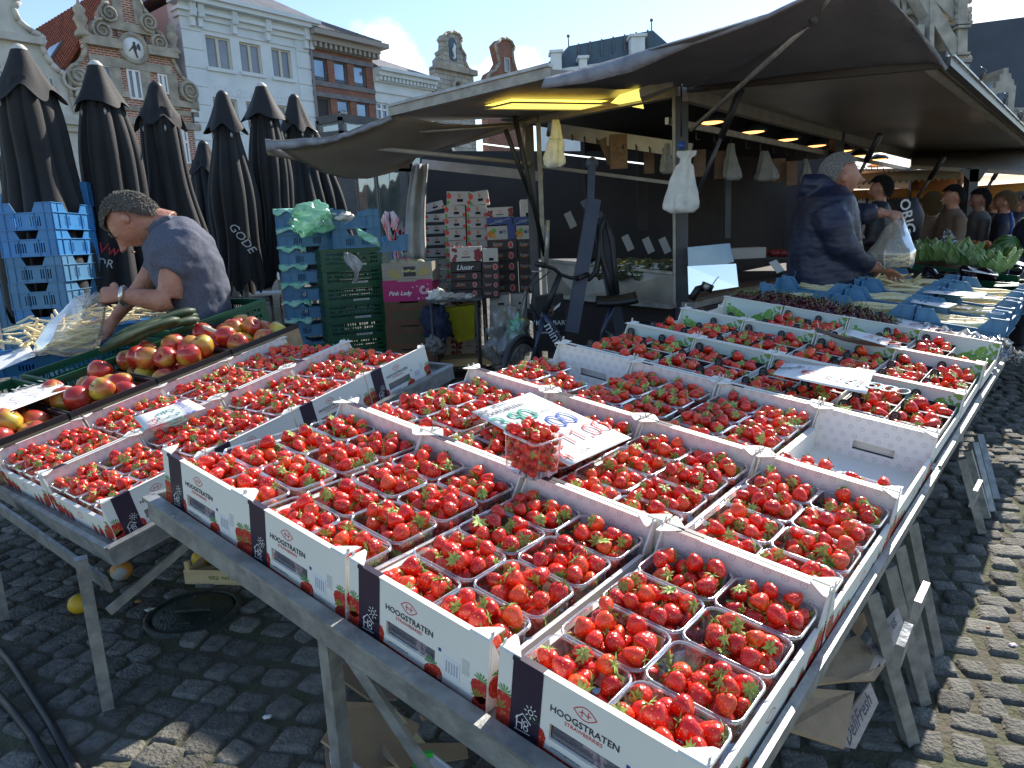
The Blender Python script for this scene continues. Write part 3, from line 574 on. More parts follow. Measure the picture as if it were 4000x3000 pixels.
# ================================================================ PARASOLS, PAVILION, SALES TRAILER
cloth = mat('black_parasol_cloth', (.007, .007, .008), .75, (.013, .013, .014), scale=5, bump=.25, bscale=180, sheen=.06)
alu = mat('aluminium', (.45, .44, .42), .4, (.30, .29, .28), scale=12, metal=.5); dkst = mat('dark_painted_steel', (.045, .05, .06), .45, (.07, .07, .075), scale=8)
rub = mat('black_rubber', (.015, .015, .016), .5)
FOLD = Matrix(((1, 0, 0), (0, 1, 0), (0, 0, 1)))
def parasol(label, ut, vt, Y, hem_v, hem_half, bot_v, bot_half, seed, cap_white=False, script=None, nf=9):
    top = P(ut, vt, Y); k = Y / 2800; r_ = random.Random(seed); zt = top.z; zh = P(ut, hem_v, Y).z; zb = P(ut, bot_v, Y).z; T = TR(top.x, top.y, 0)
    t = thing('closed_parasol', label, 'parasol', T, 'closed black parasols on the square'); ph = r_.uniform(0, 6); ph2 = r_.uniform(0, 6); seg = 108
    offs = [r_.uniform(-.12, .12) for _ in range(nf)]; dep = [r_.uniform(.6, 1.25) for _ in range(nf)]
    def fold(a, amp):
        q = (a * nf / (2 * math.pi) + ph) % nf; i = int(q); f = q - i; c = abs(math.sin(math.pi * f)) ** .55
        return 1 - amp * dep[i] * (1 - c) + amp * .25 * math.sin(3 * a + ph2)
    rh = hem_half * k * 1.08; rb = bot_half * k * 1.22; rows = []
    n = 22
    for i in range(n + 1):
        q = i / n; z = zh + .12 - (zh + .12 - zb) * q; r = rh * .62 + (rb - rh * .62) * (q ** .8) + .02 * math.sin(q * 9 + ph)
        row = []
        for s_ in range(seg):
            a = 2 * math.pi * s_ / seg; rr_ = r * fold(a, .16 + .34 * q) * (1 + .05 * math.sin(a * 2 + q * 5 + ph2)); tw = a + .35 * q * math.sin(ph)
            zz = z - (.16 * abs(math.sin(a * nf / 2 + ph)) * r_.uniform(.8, 1.2) if i == n else 0) + .02 * math.sin(a * 4 + q * 6)
            row.append((rr_ * math.cos(tw), rr_ * math.sin(tw), zz))
        rows.append(row)
    def ringmesh(rows):
        b = MB(); vs = [p for r in rows for p in r]; m_ = len(rows[0]); fs = [(i * m_ + j, i * m_ + (j + 1) % m_, (i + 1) * m_ + (j + 1) % m_, (i + 1) * m_ + j) for i in range(len(rows) - 1) for j in range(m_)]
        b.add(vs, fs, cloth, True); return b
    obj('canopy', ringmesh(rows), t); rows = []; n = 12; nv = 5
    for i in range(n + 1):
        q = i / n; r = .06 + (rh - .06) * (.75 * q + .25 * q ** 3); row = []
        for s_ in range(seg):
            a = 2 * math.pi * s_ / seg; c = .5 + .5 * math.sin(a * nv + ph2 + .8 * math.sin(a * 2 + ph)); rr_ = r * (1 + (.26 * (c - .5)) * q); z = zt - (zt - zh) * q - .09 * (c - .5) * q * q + .02 * math.sin(a * 5 + ph) * q
            row.append((rr_ * math.cos(a), rr_ * math.sin(a), z))
        rows.append(row)
    obj('vent_skirt', ringmesh(rows), t)
    b = MB(); b.lathe([(0, zt + .05), (.03, zt + .04), (.055, zt + .012), (.06, zt - .01), (.05, zt - .03)], mat('cap_white', (.55, .54, .50), .5) if cap_white else rub, 16); obj('cap', b, t)
    b = MB(); b.tube([(0, 0, 0.02), (0, 0, zt - .05)], .03, alu, 10); obj('pole', b, t)
    b = MB(); b.bar((-.4, 0, .03), (.4, 0, .03), .08, .05, dkst); b.bar((0, -.4, .034), (0, .4, .034), .08, .05, dkst); obj('base', b, t)
    for s_ in (-1, 1): b = MB(); a = -math.pi / 2 + s_ * .6; b.ball((rh * .82 * math.cos(a), rh * .82 * math.sin(a), zh - .06), (.012, .012, .03), alu, 6, 5); obj('clip', b, t)
    if script:
        for tx_, sz, du, dv, mt_, sh in script:
            p = P(ut, vt, Y); q_ = P(du, dv, Y - rb * .95); b = MB(); put_text(b, tx_, sz, mt_, frame(q_ - Vector((top.x, top.y, 0)), (.55, .05, -.83) if sh else (1, .05, -.25), (.3, 0, 1)) @ Matrix.Identity(4), shear=.2); obj('lettering', b, t)
    return t
redl = mat('red_lettering', (.45, .02, .03), .6); whl = mat('white_lettering', (.55, .55, .55), .6)
parasol('nearest black closed parasol, at the far left behind the blue crates, white cap', 75, 196, 6.0, 385, 104, 1190, 150, 1, True)
parasol('black closed parasol between the left one and the seller, in front of the plaque gable', 372, 258, 6.4, 420, 84, 1210, 128, 2, True, [('TOR', .10, 392, 1025, whl, False), ('OAK', .045, 398, 1058, whl, False), ('Vw', .13, 420, 975, redl, False)])
parasol('black closed parasol rising straight behind the stooping seller', 608, 338, 6.9, 485, 78, 1200, 118, 3)
parasol('shortest black closed parasol, low before the white house', 794, 565, 8.6, 672, 56, 1110, 100, 4)
parasol('black closed parasol with white lettering running down its hem', 868, 372, 7.6, 512, 68, 1080, 88, 5, False, [('GODE', .12, 945, 930, whl, True)])
parasol('black closed parasol with white cap and widest hood, before the white house', 1021, 340, 8.0, 470, 76, 1060, 70, 6, True)
parasol('black closed parasol just left of the awning tip', 1148, 384, 8.6, 512, 60, 1080, 84, 7)
parasol('thin black closed parasol far away at the left edge', 24, 582, 11.5, 655, 36, 1130, 56, 8, True)
parasol('black closed parasol leaning behind the awning, left of the glass pavilion', 1225, 520, 9.2, 600, 50, 960, 95, 9)
# parasol foot and pole seen beyond the seller
# ---- cafe chairs and table
wick = mat('wicker_grey', (.20, .18, .16), .8, (.10, .09, .08), scale=60, stretch=(1, 1, 8)); chm = mat('chair_metal', (.05, .05, .055), .5)
def cafe_chair(T, label):
    t = thing('cafe_chair', label, 'chair', T, 'cafe chairs'); b = MB(); b.box(-.22, .22, -.22, .22, .44, .47, wick); obj('seat', b, t)
    b = MB(); b.sheet([[(-.22 + .44 * j / 6, .2 + .05 * (1 - ((j - 3) / 3) ** 2), .5 + .38 * i / 4) for j in range(7)] for i in range(5)], wick, .02); obj('backrest', b, t)
    for x in (-.2, .2):
        for y in (-.2, .2): b = MB(); b.tube([(x, y, .44), (x * 1.1, y * 1.15, 0)], .014, chm, 6); obj('leg', b, t)
        b = MB(); b.tube([(x, .2, .66), (x * 1.08, 0, .67), (x, -.2, .62), (x, -.2, .45)], .013, chm, 6); obj('armrest', b, t)
for i, (u, v, Y, a, l) in enumerate(((930, 1200, 13.5, 20, 'grey wicker cafe chair left of the parasol foot'), (1010, 1200, 12.8, 200, 'grey wicker cafe chair behind the small cafe table'), (1100, 1195, 11.8, -30, 'dark cafe chair nearest the tall blue crate stack'), (860, 1200, 14.5, 90, 'grey wicker cafe chair half behind the seller'))):
    p = P(u, v, Y); cafe_chair(TR(p.x, p.y, 0) @ RZ(R(a)), l)
p = P(1050, 1100, 11.2); t = thing('cafe_table', 'small square cafe table on one foot among the chairs', 'table', TR(p.x, p.y, 0)); b = MB(); b.box(-.35, .35, -.35, .35, .72, .75, mat('table_top_grey', (.3, .3, .3), .4)); obj('table_top', b, t)
b = MB(); b.tube([(0, 0, .72), (0, 0, .03)], .03, chm, 8); obj('leg', b, t); b = MB(); b.bar((-.25, 0, .02), (.25, 0, .02), .06, .04, chm); b.bar((0, -.25, .021), (0, .25, .021), .06, .04, chm); obj('foot', b, t)
# red-topped screen behind the chairs
a_, b_ = P(925, 1040, 15), P(1075, 1045, 14); b = MB()
for k in range(26): q = a_.lerp(b_, k / 25); b.tube([(q.x, q.y, q.z), (q.x + .02, q.y, .05)], .022, mat('reed', (.34, .31, .27), .8), 5)
b.bar(a_ + Vector((0, 0, -.05)), b_ + Vector((0, 0, -.05)), .08, .1, mat('red_blanket', (.45, .03, .04), .8)); tag(obj('reed_screen', b), 'grey reed screen with a red edge behind the cafe chairs', 'screen')
# ---- glass pavilion
tealg = clear_mat('teal_glass', (.55, .68, .68), .25, .03, .22, (.16, .24, .25))
t = thing('glass_pavilion', 'glass cafe pavilion with dark frames between parasols and stall', 'pavilion'); Y = 13
b = MB()
for (u0, v0, u1, v1, wd) in ((1238, 474, 1330, 458, .12), (1330, 458, 1520, 484, .12), (1238, 530, 1330, 520, .08), (1330, 520, 1520, 538, .08), (1300, 640, 1680, 660, .14)): b.bar(P(u0, v0, Y), P(u1, v1, Y), .1, wd, dkst)
for (u, v0, v1, wd) in ((1240, 474, 560, .06), (1330, 458, 560, .09), (1352, 640, 1000, .28), (1575, 640, 1000, .16), (1610, 640, 1000, .18), (1300, 640, 1000, .08), (1700, 640, 1000, .1), (1460, 640, 1000, .03)): b.bar(P(u, v0, Y), P(u + (2500 - u) * (v1 - v0) / 12000, v1, Y), wd, .1, dkst)
obj('frame', b, t)
b = MB(); q = [P(1240, 478, Y + .1), P(1330, 462, Y + .1), P(1520, 488, Y + .1), P(1520, 1090, Y + .1), P(1240, 1090, Y + .1)]; b.add(q, [(0, 1, 2, 3, 4)], tealg); obj('pane', b, t)
b = MB(); q = [P(1522, 600, Y + .1), P(1760, 600, Y + .1), P(1760, 1090, Y + .1), P(1522, 1090, Y + .1)]; b.add(q, [(0, 1, 2, 3)], tealg); obj('pane', b, t)
b = MB(); b.box(P(1235, 600, Y).x, P(1760, 600, Y).x, Y + 4.5, Y + 4.7, 0, 3.1, mat('pavilion_back', (.10, .13, .14), .7, (.05, .06, .06), scale=1.2)); b.box(P(1235, 600, Y).x, P(1760, 600, Y).x, Y + .3, Y + 4.5, 3.0, 3.1, dkst); obj('back_wall', b, t)
b = MB()
for k in range(70):
    u, v = rnd.uniform(1525, 1640), rnd.uniform(912, 1020); p = P(u, v, 11.8); c_ = rnd.choice(((.5, .05, .25), (.05, .35, .35), (.6, .55, .5), (.1, .15, .4), (.7, .1, .1))); b.bar(p, p + Vector((rnd.uniform(-.03, .03), 0, rnd.uniform(.08, .16))), .04, .02, mat('sweet_%d' % int(c_[0] * 100 + c_[2] * 10), c_, .5))
tag(obj('display_rack', b), 'rack of small coloured packets outside the glass pavilion', 'rack')
b = MB()
for du in (0, 18):
    p = P(1515 + du, 870, 12.2); b.tube([p + Vector((0, 0, .18)), p + Vector((.05 * (1 if du else -1), 0, .05)), p + Vector((.0, 0, -.12)), p + Vector((.04, 0, -.38))], [.04, .07, .06, .03], mat('striped_paper', (.6, .1, .1), .6, (.75, .75, .75), scale=20, stretch=(6, 1, .2), lo=.48, hi=.52), 6)
tag(obj('window_sticker', b), 'red and white striped figures stuck to the pavilion glass', 'sticker')
# ================================================================ SALES TRAILER
BD = Vector((.637, .771, 0)).normalized(); AD = Vector((.764, -.627, 0)).normalized()
trimc = mat('cream_trim', (.42, .40, .34), .5, (.30, .28, .24), scale=14); under = mat('awning_underside', (.32, .29, .26), .55, (.24, .215, .19), scale=2.2, bump=.1, bscale=30)
refl = mat('awning_panel', (.32, .285, .25), .28, (.20, .175, .155), scale=1.1, stretch=(1, 1, 1), spec=.9); refl.node_tree.nodes['Principled BSDF'].inputs['Anisotropic'].default_value = .6
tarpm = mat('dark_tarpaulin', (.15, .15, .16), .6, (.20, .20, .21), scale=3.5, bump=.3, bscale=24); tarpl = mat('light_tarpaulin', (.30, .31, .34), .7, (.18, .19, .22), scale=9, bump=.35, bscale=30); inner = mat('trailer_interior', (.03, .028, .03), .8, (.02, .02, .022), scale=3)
beamc = mat('header_beam', (.44, .41, .38), .55, (.34, .31, .29), scale=6)
translucent(tarpm, .35, (.13, .13, .14))
ST = thing('sales_trailer', 'long market sales trailer with raised side awning, orange lamps and dark interior', 'sales trailer')
ST.location = (0, 0, 0)
P2b, P1b = P(2662, 900, 5.65), P(2112, 900, 6.66); P2 = Vector((P2b.x, P2b.y, 0)); P1 = Vector((P1b.x, P1b.y, 0)); LEN = 9.2; HZ = 2.50
b = MB(); e = P2 + BD * LEN; bk = P2 - AD * 2.3
def wallq(a, c, z0, z1, th, mt, name, nrm=None):
    d = (Vector(c) - Vector(a)); n = Vector((-d.y, d.x, 0)).normalized() * th; q = [Vector((k.x, k.y, z)) for z in (z0, z1) for k in (a, c, c + n, a + n)]
    b = MB(); b.hexa(q, mt); return obj(name, b, ST)
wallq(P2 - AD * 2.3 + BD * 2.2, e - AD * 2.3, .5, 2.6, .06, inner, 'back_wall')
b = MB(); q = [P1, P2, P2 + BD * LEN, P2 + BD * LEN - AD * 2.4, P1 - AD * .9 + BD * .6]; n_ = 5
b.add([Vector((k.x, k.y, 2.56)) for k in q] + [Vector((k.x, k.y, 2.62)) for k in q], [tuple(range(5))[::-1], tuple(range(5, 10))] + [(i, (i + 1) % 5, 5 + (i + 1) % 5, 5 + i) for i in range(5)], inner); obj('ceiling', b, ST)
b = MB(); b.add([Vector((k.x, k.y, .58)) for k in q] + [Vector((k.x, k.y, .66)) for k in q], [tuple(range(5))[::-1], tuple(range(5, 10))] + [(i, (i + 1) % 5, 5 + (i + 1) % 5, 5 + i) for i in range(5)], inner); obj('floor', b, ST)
b = MB(); h0 = P2 + Vector((0, 0, 2.42)); b.bar(h0 + AD * .02, h0 + BD * LEN + AD * .02, .06, .2, beamc); b.bar(h0 - AD * .12 + Vector((0, 0, -.22)), h0 + BD * LEN - AD * .12 + Vector((0, 0, -.22)), .03, .05, alu)
for k in range(24): p = h0 - AD * .14 + BD * (.2 + k * .36) + Vector((0, 0, -.26)); b.tube([p, p + Vector((0, 0, -.05)), p + Vector((.02, -.02, -.06))], .006, dkst, 5)
obj('header_beam', b, ST)
b = MB(); b.bar(Vector((P1.x, P1.y, 2.44)), Vector((P2.x, P2.y, 2.44)), .08, .16, beamc); b.bar(P(2140, 505, 6.9), P(2700, 590, 6.2), .03, .12, beamc)
for k in range(12): p = P(2140, 512, 6.88).lerp(P(2700, 598, 6.18), k / 11); b.tube([p, p + Vector((0, -.03, -.05)), p + Vector((0, -.05, -.02))], .007, dkst, 5)
obj('hook_rail', b, ST)
# dark inner partition seen between the posts, with a slot of light
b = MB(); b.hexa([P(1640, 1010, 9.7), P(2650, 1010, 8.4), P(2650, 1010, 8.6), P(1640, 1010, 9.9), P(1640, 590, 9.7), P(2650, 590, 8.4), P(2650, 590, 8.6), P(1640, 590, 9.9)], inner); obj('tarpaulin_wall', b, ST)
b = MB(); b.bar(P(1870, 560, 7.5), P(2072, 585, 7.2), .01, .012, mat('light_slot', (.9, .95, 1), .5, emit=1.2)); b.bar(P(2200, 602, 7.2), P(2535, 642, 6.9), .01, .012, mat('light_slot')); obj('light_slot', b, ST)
b = MB(); b.bar(P(1650, 640, 7.6), P(2120, 690, 7.2), .04, .09, beamc); b.bar(P(2120, 650, 7.2), P(2620, 715, 6.8), .04, .03, beamc); obj('cross_rail', b, ST)
def post(u, v0, v1, Y, wd, mt, name='post'):
    p = P(u, (v0 + v1) / 2, Y); z0, z1 = P(u, v1, Y).z, P(u, v0, Y).z; b = MB(); b.box(p.x - wd / 2, p.x + wd / 2, p.y, p.y + wd, z0, z1, mt); return obj(name, b, ST)
post(2085, 455, 1420, 6.66, .075, dkst); post(2116, 458, 1200, 6.6, .04, trimc, 'post_trim'); post(2663, 335, 1330, 5.65, .10, dkst); post(2634, 340, 1190, 5.62, .018, trimc, 'post_trim')
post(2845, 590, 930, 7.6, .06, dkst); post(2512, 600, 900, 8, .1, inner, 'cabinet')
for u, v0, v1, t_, wd, mt_ in ((3262, 500, 1000, 4.1, .11, dkst), (3562, 600, 1010, 8.9, .14, alu)):
    p = P2 + BD * t_; b = MB(); b.box(p.x - wd / 2, p.x + wd / 2, p.y - .05, p.y + wd, .6, 2.5, mt_); obj('post', b, ST)
# end counter
b = MB(); st_ = mat('counter_cream', (.33, .31, .27), .35, (.24, .22, .19), scale=5, metal=.3)
qa = [P(2140, 1150, 6.6), P(2258, 1163, 6.25), P(2629, 1190, 5.66), P(2629, 1069, 5.66), P(2132, 1018, 6.6)]; b.add(qa + [p + Vector((.06, .12, 0)) for p in qa], [(0, 1, 2, 3, 4), (9, 8, 7, 6, 5)] + [(i, 5 + i, 5 + (i + 1) % 5, (i + 1) % 5) for i in range(5)], st_)
b.bar(P(2140, 1152, 6.55), P(2630, 1196, 5.6), .1, .035, alu); b.bar(P(2132, 1016, 6.6), P(2632, 1067, 5.63), .03, .02, alu); obj('end_counter', b, ST)
b = MB(); b.hexa([P(2140, 1400, 6.6), P(2640, 1380, 5.7), P(2640, 1380, 6), P(2140, 1400, 6.9), P(2140, 1155, 6.6), P(2640, 1198, 5.7), P(2640, 1198, 6), P(2140, 1155, 6.9)], mat('chassis', (.045, .035, .033), .8)); obj('chassis', b, ST)
cs = P2 + Vector((0, 0, .80)) + AD * .05; b = MB(); b.bar(cs, cs + BD * 7, .10, .05, alu); b.bar(cs + Vector((0, 0, -.25)) - AD * .05, cs + BD * 7 + Vector((0, 0, -.25)) - AD * .05, .05, .4, dkst); b.bar(cs - AD * .25 + Vector((0, 0, .02)), cs + BD * 7 - AD * .25 + Vector((0, 0, .02)), .4, .03, mat('shelf_brown', (.12, .09, .07), .6)); obj('front_counter', b, ST)
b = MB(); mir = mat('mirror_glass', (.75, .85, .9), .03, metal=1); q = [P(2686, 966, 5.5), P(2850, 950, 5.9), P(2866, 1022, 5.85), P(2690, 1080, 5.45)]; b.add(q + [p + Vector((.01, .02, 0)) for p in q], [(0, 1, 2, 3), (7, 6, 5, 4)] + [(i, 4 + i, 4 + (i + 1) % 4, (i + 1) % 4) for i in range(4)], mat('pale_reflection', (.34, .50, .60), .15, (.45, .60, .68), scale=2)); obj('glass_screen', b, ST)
b = MB(); q = [P(2686, 1040, 5.4), P(2875, 1030, 5.75), P(2885, 1120, 5.7), P(2690, 1150, 5.35)]; b.add(q, [(0, 1, 2, 3)], clear_mat('counter_glass', (.8, .85, .85), .15, .05, .1, (.4, .42, .4))); obj('glass_screen', b, ST)
b = MB(); b.tube([P(2700, 1170, 5.3), P(2725, 1130, 5.3), P(2760, 1120, 5.32)], [.03, .028, .025], rub, 10); b.tube([P(2755, 1135, 5.28), P(2768, 1108, 5.28)], [.045, .045], rub, 12); b.ball(P(2760, 1120, 5.23), .025, alu, 10, 8); obj('clamp_handle', b, ST)
# lamps under the ceiling
lampg = mat('heat_lamp_glow', (1, .42, .12), .5, emit=2.2); lampy = mat('heat_lamp_core', (1, .75, .35), .5, emit=3)
for u, v in ((2775, 478), (2940, 515), (3075, 545), (3188, 569), (3292, 589), (3358, 608), (3433, 622)):
    p = PZ(u, v, 2.46); l_ = thing('ceiling_lamp', '', 'lamp', TR(*p), 'orange ceiling lamps of the stall'); b = MB(); b.lathe([(.11, .0), (.155, -.008), (.16, .02), (.07, .09), (0, .1)], dkst, 24); obj('shade', b, l_)
    b = MB(); b.lathe([(0, -.016), (.08, -.014), (.15, .0)], lampg, 24); obj('bulb', b, l_); l_['label'] = 'round orange lamp under the stall ceiling, %s from the corner post' % ('first', 'second', 'third', 'fourth', 'fifth', 'sixth', 'seventh')[((2775, 2940, 3075, 3188, 3292, 3358, 3433)).index(u)]
# ---- rigid awning panels
A0, B0 = P(2690, 341, 5.62), P(3695, 240, 4.5); fl = 8.6
b = MB(); up = Vector((0, 0, .05)); q = [A0, B0, B0 + BD * fl, A0 + BD * fl]; b.hexa(q + [p + up for p in q], refl)
aw = thing('side_awning', 'long raised awning panel of the trailer, shiny brown underside', 'awning'); obj('panel', b, aw)
b = MB(); b.bar(B0 + Vector((0, 0, .0)), B0 + BD * fl + Vector((0, 0, .0)), .05, .05, dkst); b.bar(B0 + Vector((.03, -.02, .03)), B0 + BD * fl + Vector((.03, -.02, .03)), .012, .012, alu); b.bar(B0 - AD * .1 - Vector((0, 0, .012)), B0 + BD * fl - AD * .1 - Vector((0, 0, .012)), .05, .02, beamc); obj('edge_beam', b, aw)
b = MB(); b.bar(A0 + up * .2, B0 + up * .2, .05, .09, mat('brown_beam', (.06, .05, .045), .6)); obj('end_beam', b, aw)
for k in range(5): p = B0 + BD * (1.1 + k * 1.5) + Vector((.03, -.02, .03)); b = MB(); b.tube([p, p + Vector((.02, -.02, .06)), p + Vector((0, 0, .09))], [.015, .015, .006], dkst, 6); obj('hook', b, aw)
b = MB()
for (p, q, r_) in ((P(2700, 508, 5.5), P(3182, 72, 4.15), .016), (P(3182, 72, 4.15), P(3250, -30, 3.9), .016), (P(2702, 342, 5.5), P(3160, 100, 4.2), .013)): b.tube([p, q], r_, alu, 8)
b.ball(P(3180, 75, 4.13), .03, dkst, 8, 6); obj('tarpaulin_pole', b, aw)
for (a, q) in (((2897, 345, 5.2), (2725, 755, 5.5)), ((3438, 525, 6.2), (3322, 745, 6.6)), ((3688, 612, 9), (3565, 800, 9.4)), ((3900, 665, 10), (3850, 745, 10))):
    p, r2 = P(*a), P(*q); m_ = p.lerp(r2, .45); b = MB(); b.tube([p, m_], .026 if a[2] < 8 else .03, rub, 8); b.tube([m_, r2], .014 if a[2] < 8 else .02, dkst, 8); obj('gas_strut', b, aw)
b = MB(); b.box(P(3790, 660, 9.5).x, P(3825, 660, 9.5).x, 9.5, 9.62, 0, P(3800, 655, 9.5).z, dkst); b.add([P(3745, 660, 9.5), P(3860, 660, 9.5), P(3825, 710, 9.5), P(3790, 710, 9.5)] + [P(3745, 660, 9.6), P(3860, 660, 9.6), P(3825, 710, 9.6), P(3790, 710, 9.6)], [(0, 1, 2, 3), (7, 6, 5, 4), (0, 4, 5, 1), (1, 5, 6, 2), (3, 2, 6, 7), (0, 3, 7, 4)], dkst); obj('support_post', b, aw)
b = MB(); q = [P(3560, 600, 12.4), P(4100, 560, 11), P(4100, 690, 9.6), P(3560, 660, 10.6)]; b.hexa(q + [p + up for p in q], cmc0 := mat('far_awning_cloth', (.5, .46, .42), .6, (.38, .35, .32), scale=2)); tag(obj('far_awning', b), 'dark awning panel beyond the far end of the trailer', 'awning')
# end awning (rigid) on the left
ea = thing('end_awning', 'rigid end awning of the trailer with a yellow skylight panel', 'awning'); c0, c1, c2_, c3 = P(1530, 452, 5.92), P(2150, 303, 4.8), P(2660, 338, 5.65), P(2110, 458, 6.66); b = MB(); b.hexa([c0, c1, c2_, c3] + [p + Vector((0, 0, .05)) for p in (c0, c1, c2_, c3)], under); obj('panel', b, ea)
c4 = P(1600, 476, 7.0); b = MB(); b.add([c0, c3, c4, c0 + up, c3 + up, c4 + up], [(0, 1, 2), (5, 4, 3), (0, 3, 4, 1), (1, 4, 5, 2), (2, 5, 3, 0)], under); obj('panel_extension', b, ea)
b = MB(); b.bar(c0 + Vector((0, 0, .03)), c1 + Vector((0, 0, .03)), .05, .07, trimc); b.bar(c0 + Vector((0, -.02, .07)), c1 + Vector((0, -.02, .07)), .05, .02, alu); obj('edge_beam', b, ea)
fn_ = (c1 - c0).cross(c3 - c0).normalized()
if fn_.z > 0: fn_ = -fn_
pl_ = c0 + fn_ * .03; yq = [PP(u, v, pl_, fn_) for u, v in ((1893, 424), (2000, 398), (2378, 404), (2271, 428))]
b = MB(); b.add(yq + [p - fn_ * .02 for p in yq], [(0, 1, 2, 3), (7, 6, 5, 4)], mat('yellow_skylight_glow', (.95, .80, .16), .5, emit=.85)); yo = obj('skylight_panel', b, ea)  # translucent skylight under a solid flap; daylight through it put in as emission
b = MB()
for i in range(4): b.bar(yq[i] + fn_ * .002, yq[(i + 1) % 4] + fn_ * .002, .012, .012, beamc)
obj('skylight_frame', b, ea)
b = MB(); q = [PP(u, v, pl_, fn_) for u, v in ((2385, 402), (2420, 370), (2500, 345), (2515, 425))]; b.add(q, [(0, 1, 2, 3)], mat('yellow_skylight_glow')); b.hexa([P(2500, 380, 5.3), P(2630, 335, 5.3), P(2630, 345, 5.5), P(2510, 400, 5.5), P(2495, 345, 5.3), P(2630, 300, 5.3), P(2630, 310, 5.5), P(2500, 350, 5.5)], trimc); obj('corner_glow', b, ea)  # corner patch reuses the skylight's emissive colour
for (a, q, r_, mt_) in (((2010, 452, 6.2), (2128, 1000, 6.5), .02, rub), ((1975, 508, 6.2), (2100, 845, 6.5), .02, rub), ((2128, 1000, 6.5), (2130, 880, 6.5), .01, alu), ((2046, 480, 6.4), (2050, 600, 6.4), .012, alu), ((2140, 860, 6.4), (2134, 1030, 6.4), .02, alu), ((1640, 515, 6.2), (2015, 490, 6.3), .012, alu), ((1625, 604, 7), (2100, 462, 6.6), .035, beamc), ((1340, 565, 6.3), (2070, 640, 6.6), .02, beamc)):
    b = MB(); b.tube([P(*a), P(*q)], r_, mt_, 8); obj('strut', b, ea)
# cloth awning drooping to the far left
def bil(c, n, m_, sag=0, fn=None):
    rows = []
    for i in range(n + 1):
        r = []
        for j in range(m_ + 1):
            s_, t_ = i / n, j / m_; p = c[0].lerp(c[1], s_).lerp(c[3].lerp(c[2], s_), t_); p = p + Vector((0, 0, -sag * 16 * s_ * (1 - s_) * t_ * (1 - t_)))
            if fn: p = p + Vector(fn(s_, t_))
            r.append(p)
        rows.append(r)
    return rows
t = thing('cloth_awning', 'sagging cloth awning at the left end of the trailer, pale hem', 'awning')
hem = [P(1530, 452, 5.92), P(1440, 484, 5.95), P(1362, 514, 6.0), P(1301, 534, 6.05), P(1170, 545, 6.15), P(1040, 549, 6.25)]
inn = [P(2105, 462, 6.64), P(1960, 505, 6.9), P(1800, 552, 7.1), P(1640, 598, 7.3), P(1620, 625, 7.2), P(1600, 642, 7.1)]
low = [P(1535, 470, 5.92), P(1450, 505, 5.95), P(1370, 532, 6.0), P(1301, 556, 6.05), P(1180, 575, 6.15), P(1040, 590, 6.25)]
rows = [[hem[i].lerp(inn[i], j / 6) - Vector((0, 0, .22 * math.sin(math.pi * j / 6) * (.3 + .14 * i))) for j in range(7)] for i in range(6)]
def refine(rows, k):
    out_ = []
    for i in range(len(rows) - 1):
        for q in range(k): out_.append([a.lerp(b2, q / k) for a, b2 in zip(rows[i], rows[i + 1])])
    out_.append(rows[-1]); return out_
rows = refine(rows, 4); rows = [[p + Vector((0, 0, .004 * math.sin(i * 1.3 + j * 2.1))) for j, p in enumerate(r)] for i, r in enumerate(rows)]
b = MB(); b.sheet(rows, under, .006); obj('cloth', b, t)
b = MB(); hr = refine([[a, a.lerp(c_, .5) + Vector((0, -.01, 0)), c_] for a, c_ in zip(hem, low)], 5); hr = [[p + Vector((0, .008 * math.sin(i * .9), .004 * math.sin(i * 1.7))) for p in r] for i, r in enumerate(hr)]; b.sheet(hr, tarpl, .003); obj('hem', b, t)
fr = [P(1040, 590, 6.25), P(1150, 612, 6.5), P(1283, 628, 6.7), P(1450, 640, 6.9), P(1600, 644, 7.1)]; b = MB(); b.sheet(refine([[p + Vector((0, 0, .10)), p, p + Vector((0, .02, -.03))] for p in fr], 4), under, .004); obj('front_hem', b, t)
# white curtain
t = obj('curtain', (lambda b: (b.sheet([[P(1612 + 62 * q - 10 * math.sin(v * 3) - v * (30 - 26 * q), 640 + v * 370, 7.3 + .06 * math.sin(q * 12 + v)) for q in [k / 8 for k in range(9)]] for v in [k / 14 for k in range(15)]], mat('grubby_white_cloth', (.42, .42, .41), .8, (.30, .30, .30), scale=6), .004), b)[1])(MB())); tag(t, 'grubby white curtain hanging from the awning beside the strawberry cartons', 'curtain')
# corner tarpaulin
t = thing('corner_tarpaulin', 'big dark tarpaulin stretched over the corner of the stall on poles', 'tarpaulin')
outr = [P(2127, 312, 4.75), P(2300, 262, 4.65), P(2500, 205, 4.5), P(3000, 60, 4.12), P(3250, -60, 3.85), P(3425, -80, 3.87), P(3590, 122, 4.2), P(3702, 262, 4.48)]
innr = [P(2150, 338, 4.95), P(2400, 342, 5.3), P(2640, 338, 5.62), P(2800, 330, 5.45), P(3000, 308, 5.25), P(3250, 284, 5.0), P(3500, 258, 4.72), P(3698, 236, 4.5)]
rows = refine([[a.lerp(c_, j / 8) + Vector((0, 0, (-.07 if 2 < i < 6 else -.02) * math.sin(math.pi * j / 8))) for j in range(9)] for i, (a, c_) in enumerate(zip(outr, innr))], 4)
rows = [[p + Vector((0, 0, .012 * math.sin(i * 1.1) * math.sin(j * .9))) for j, p in enumerate(r)] for i, r in enumerate(rows)]
b = MB(); b.sheet(rows, tarpm, .005); obj('cloth', b, t)
hl = [(P(2112, 346, 4.72), P(2127, 304, 4.74)), (P(2298, 323, 4.62), P(2300, 259, 4.64)), (P(2470, 280, 4.5), P(2500, 200, 4.49)), (P(2700, 180, 4.4), P(2720, 135, 4.4)), (P(3000, 75, 4.1), P(3000, 52, 4.1)), (P(3230, -40, 3.86), P(3230, -58, 3.86))]
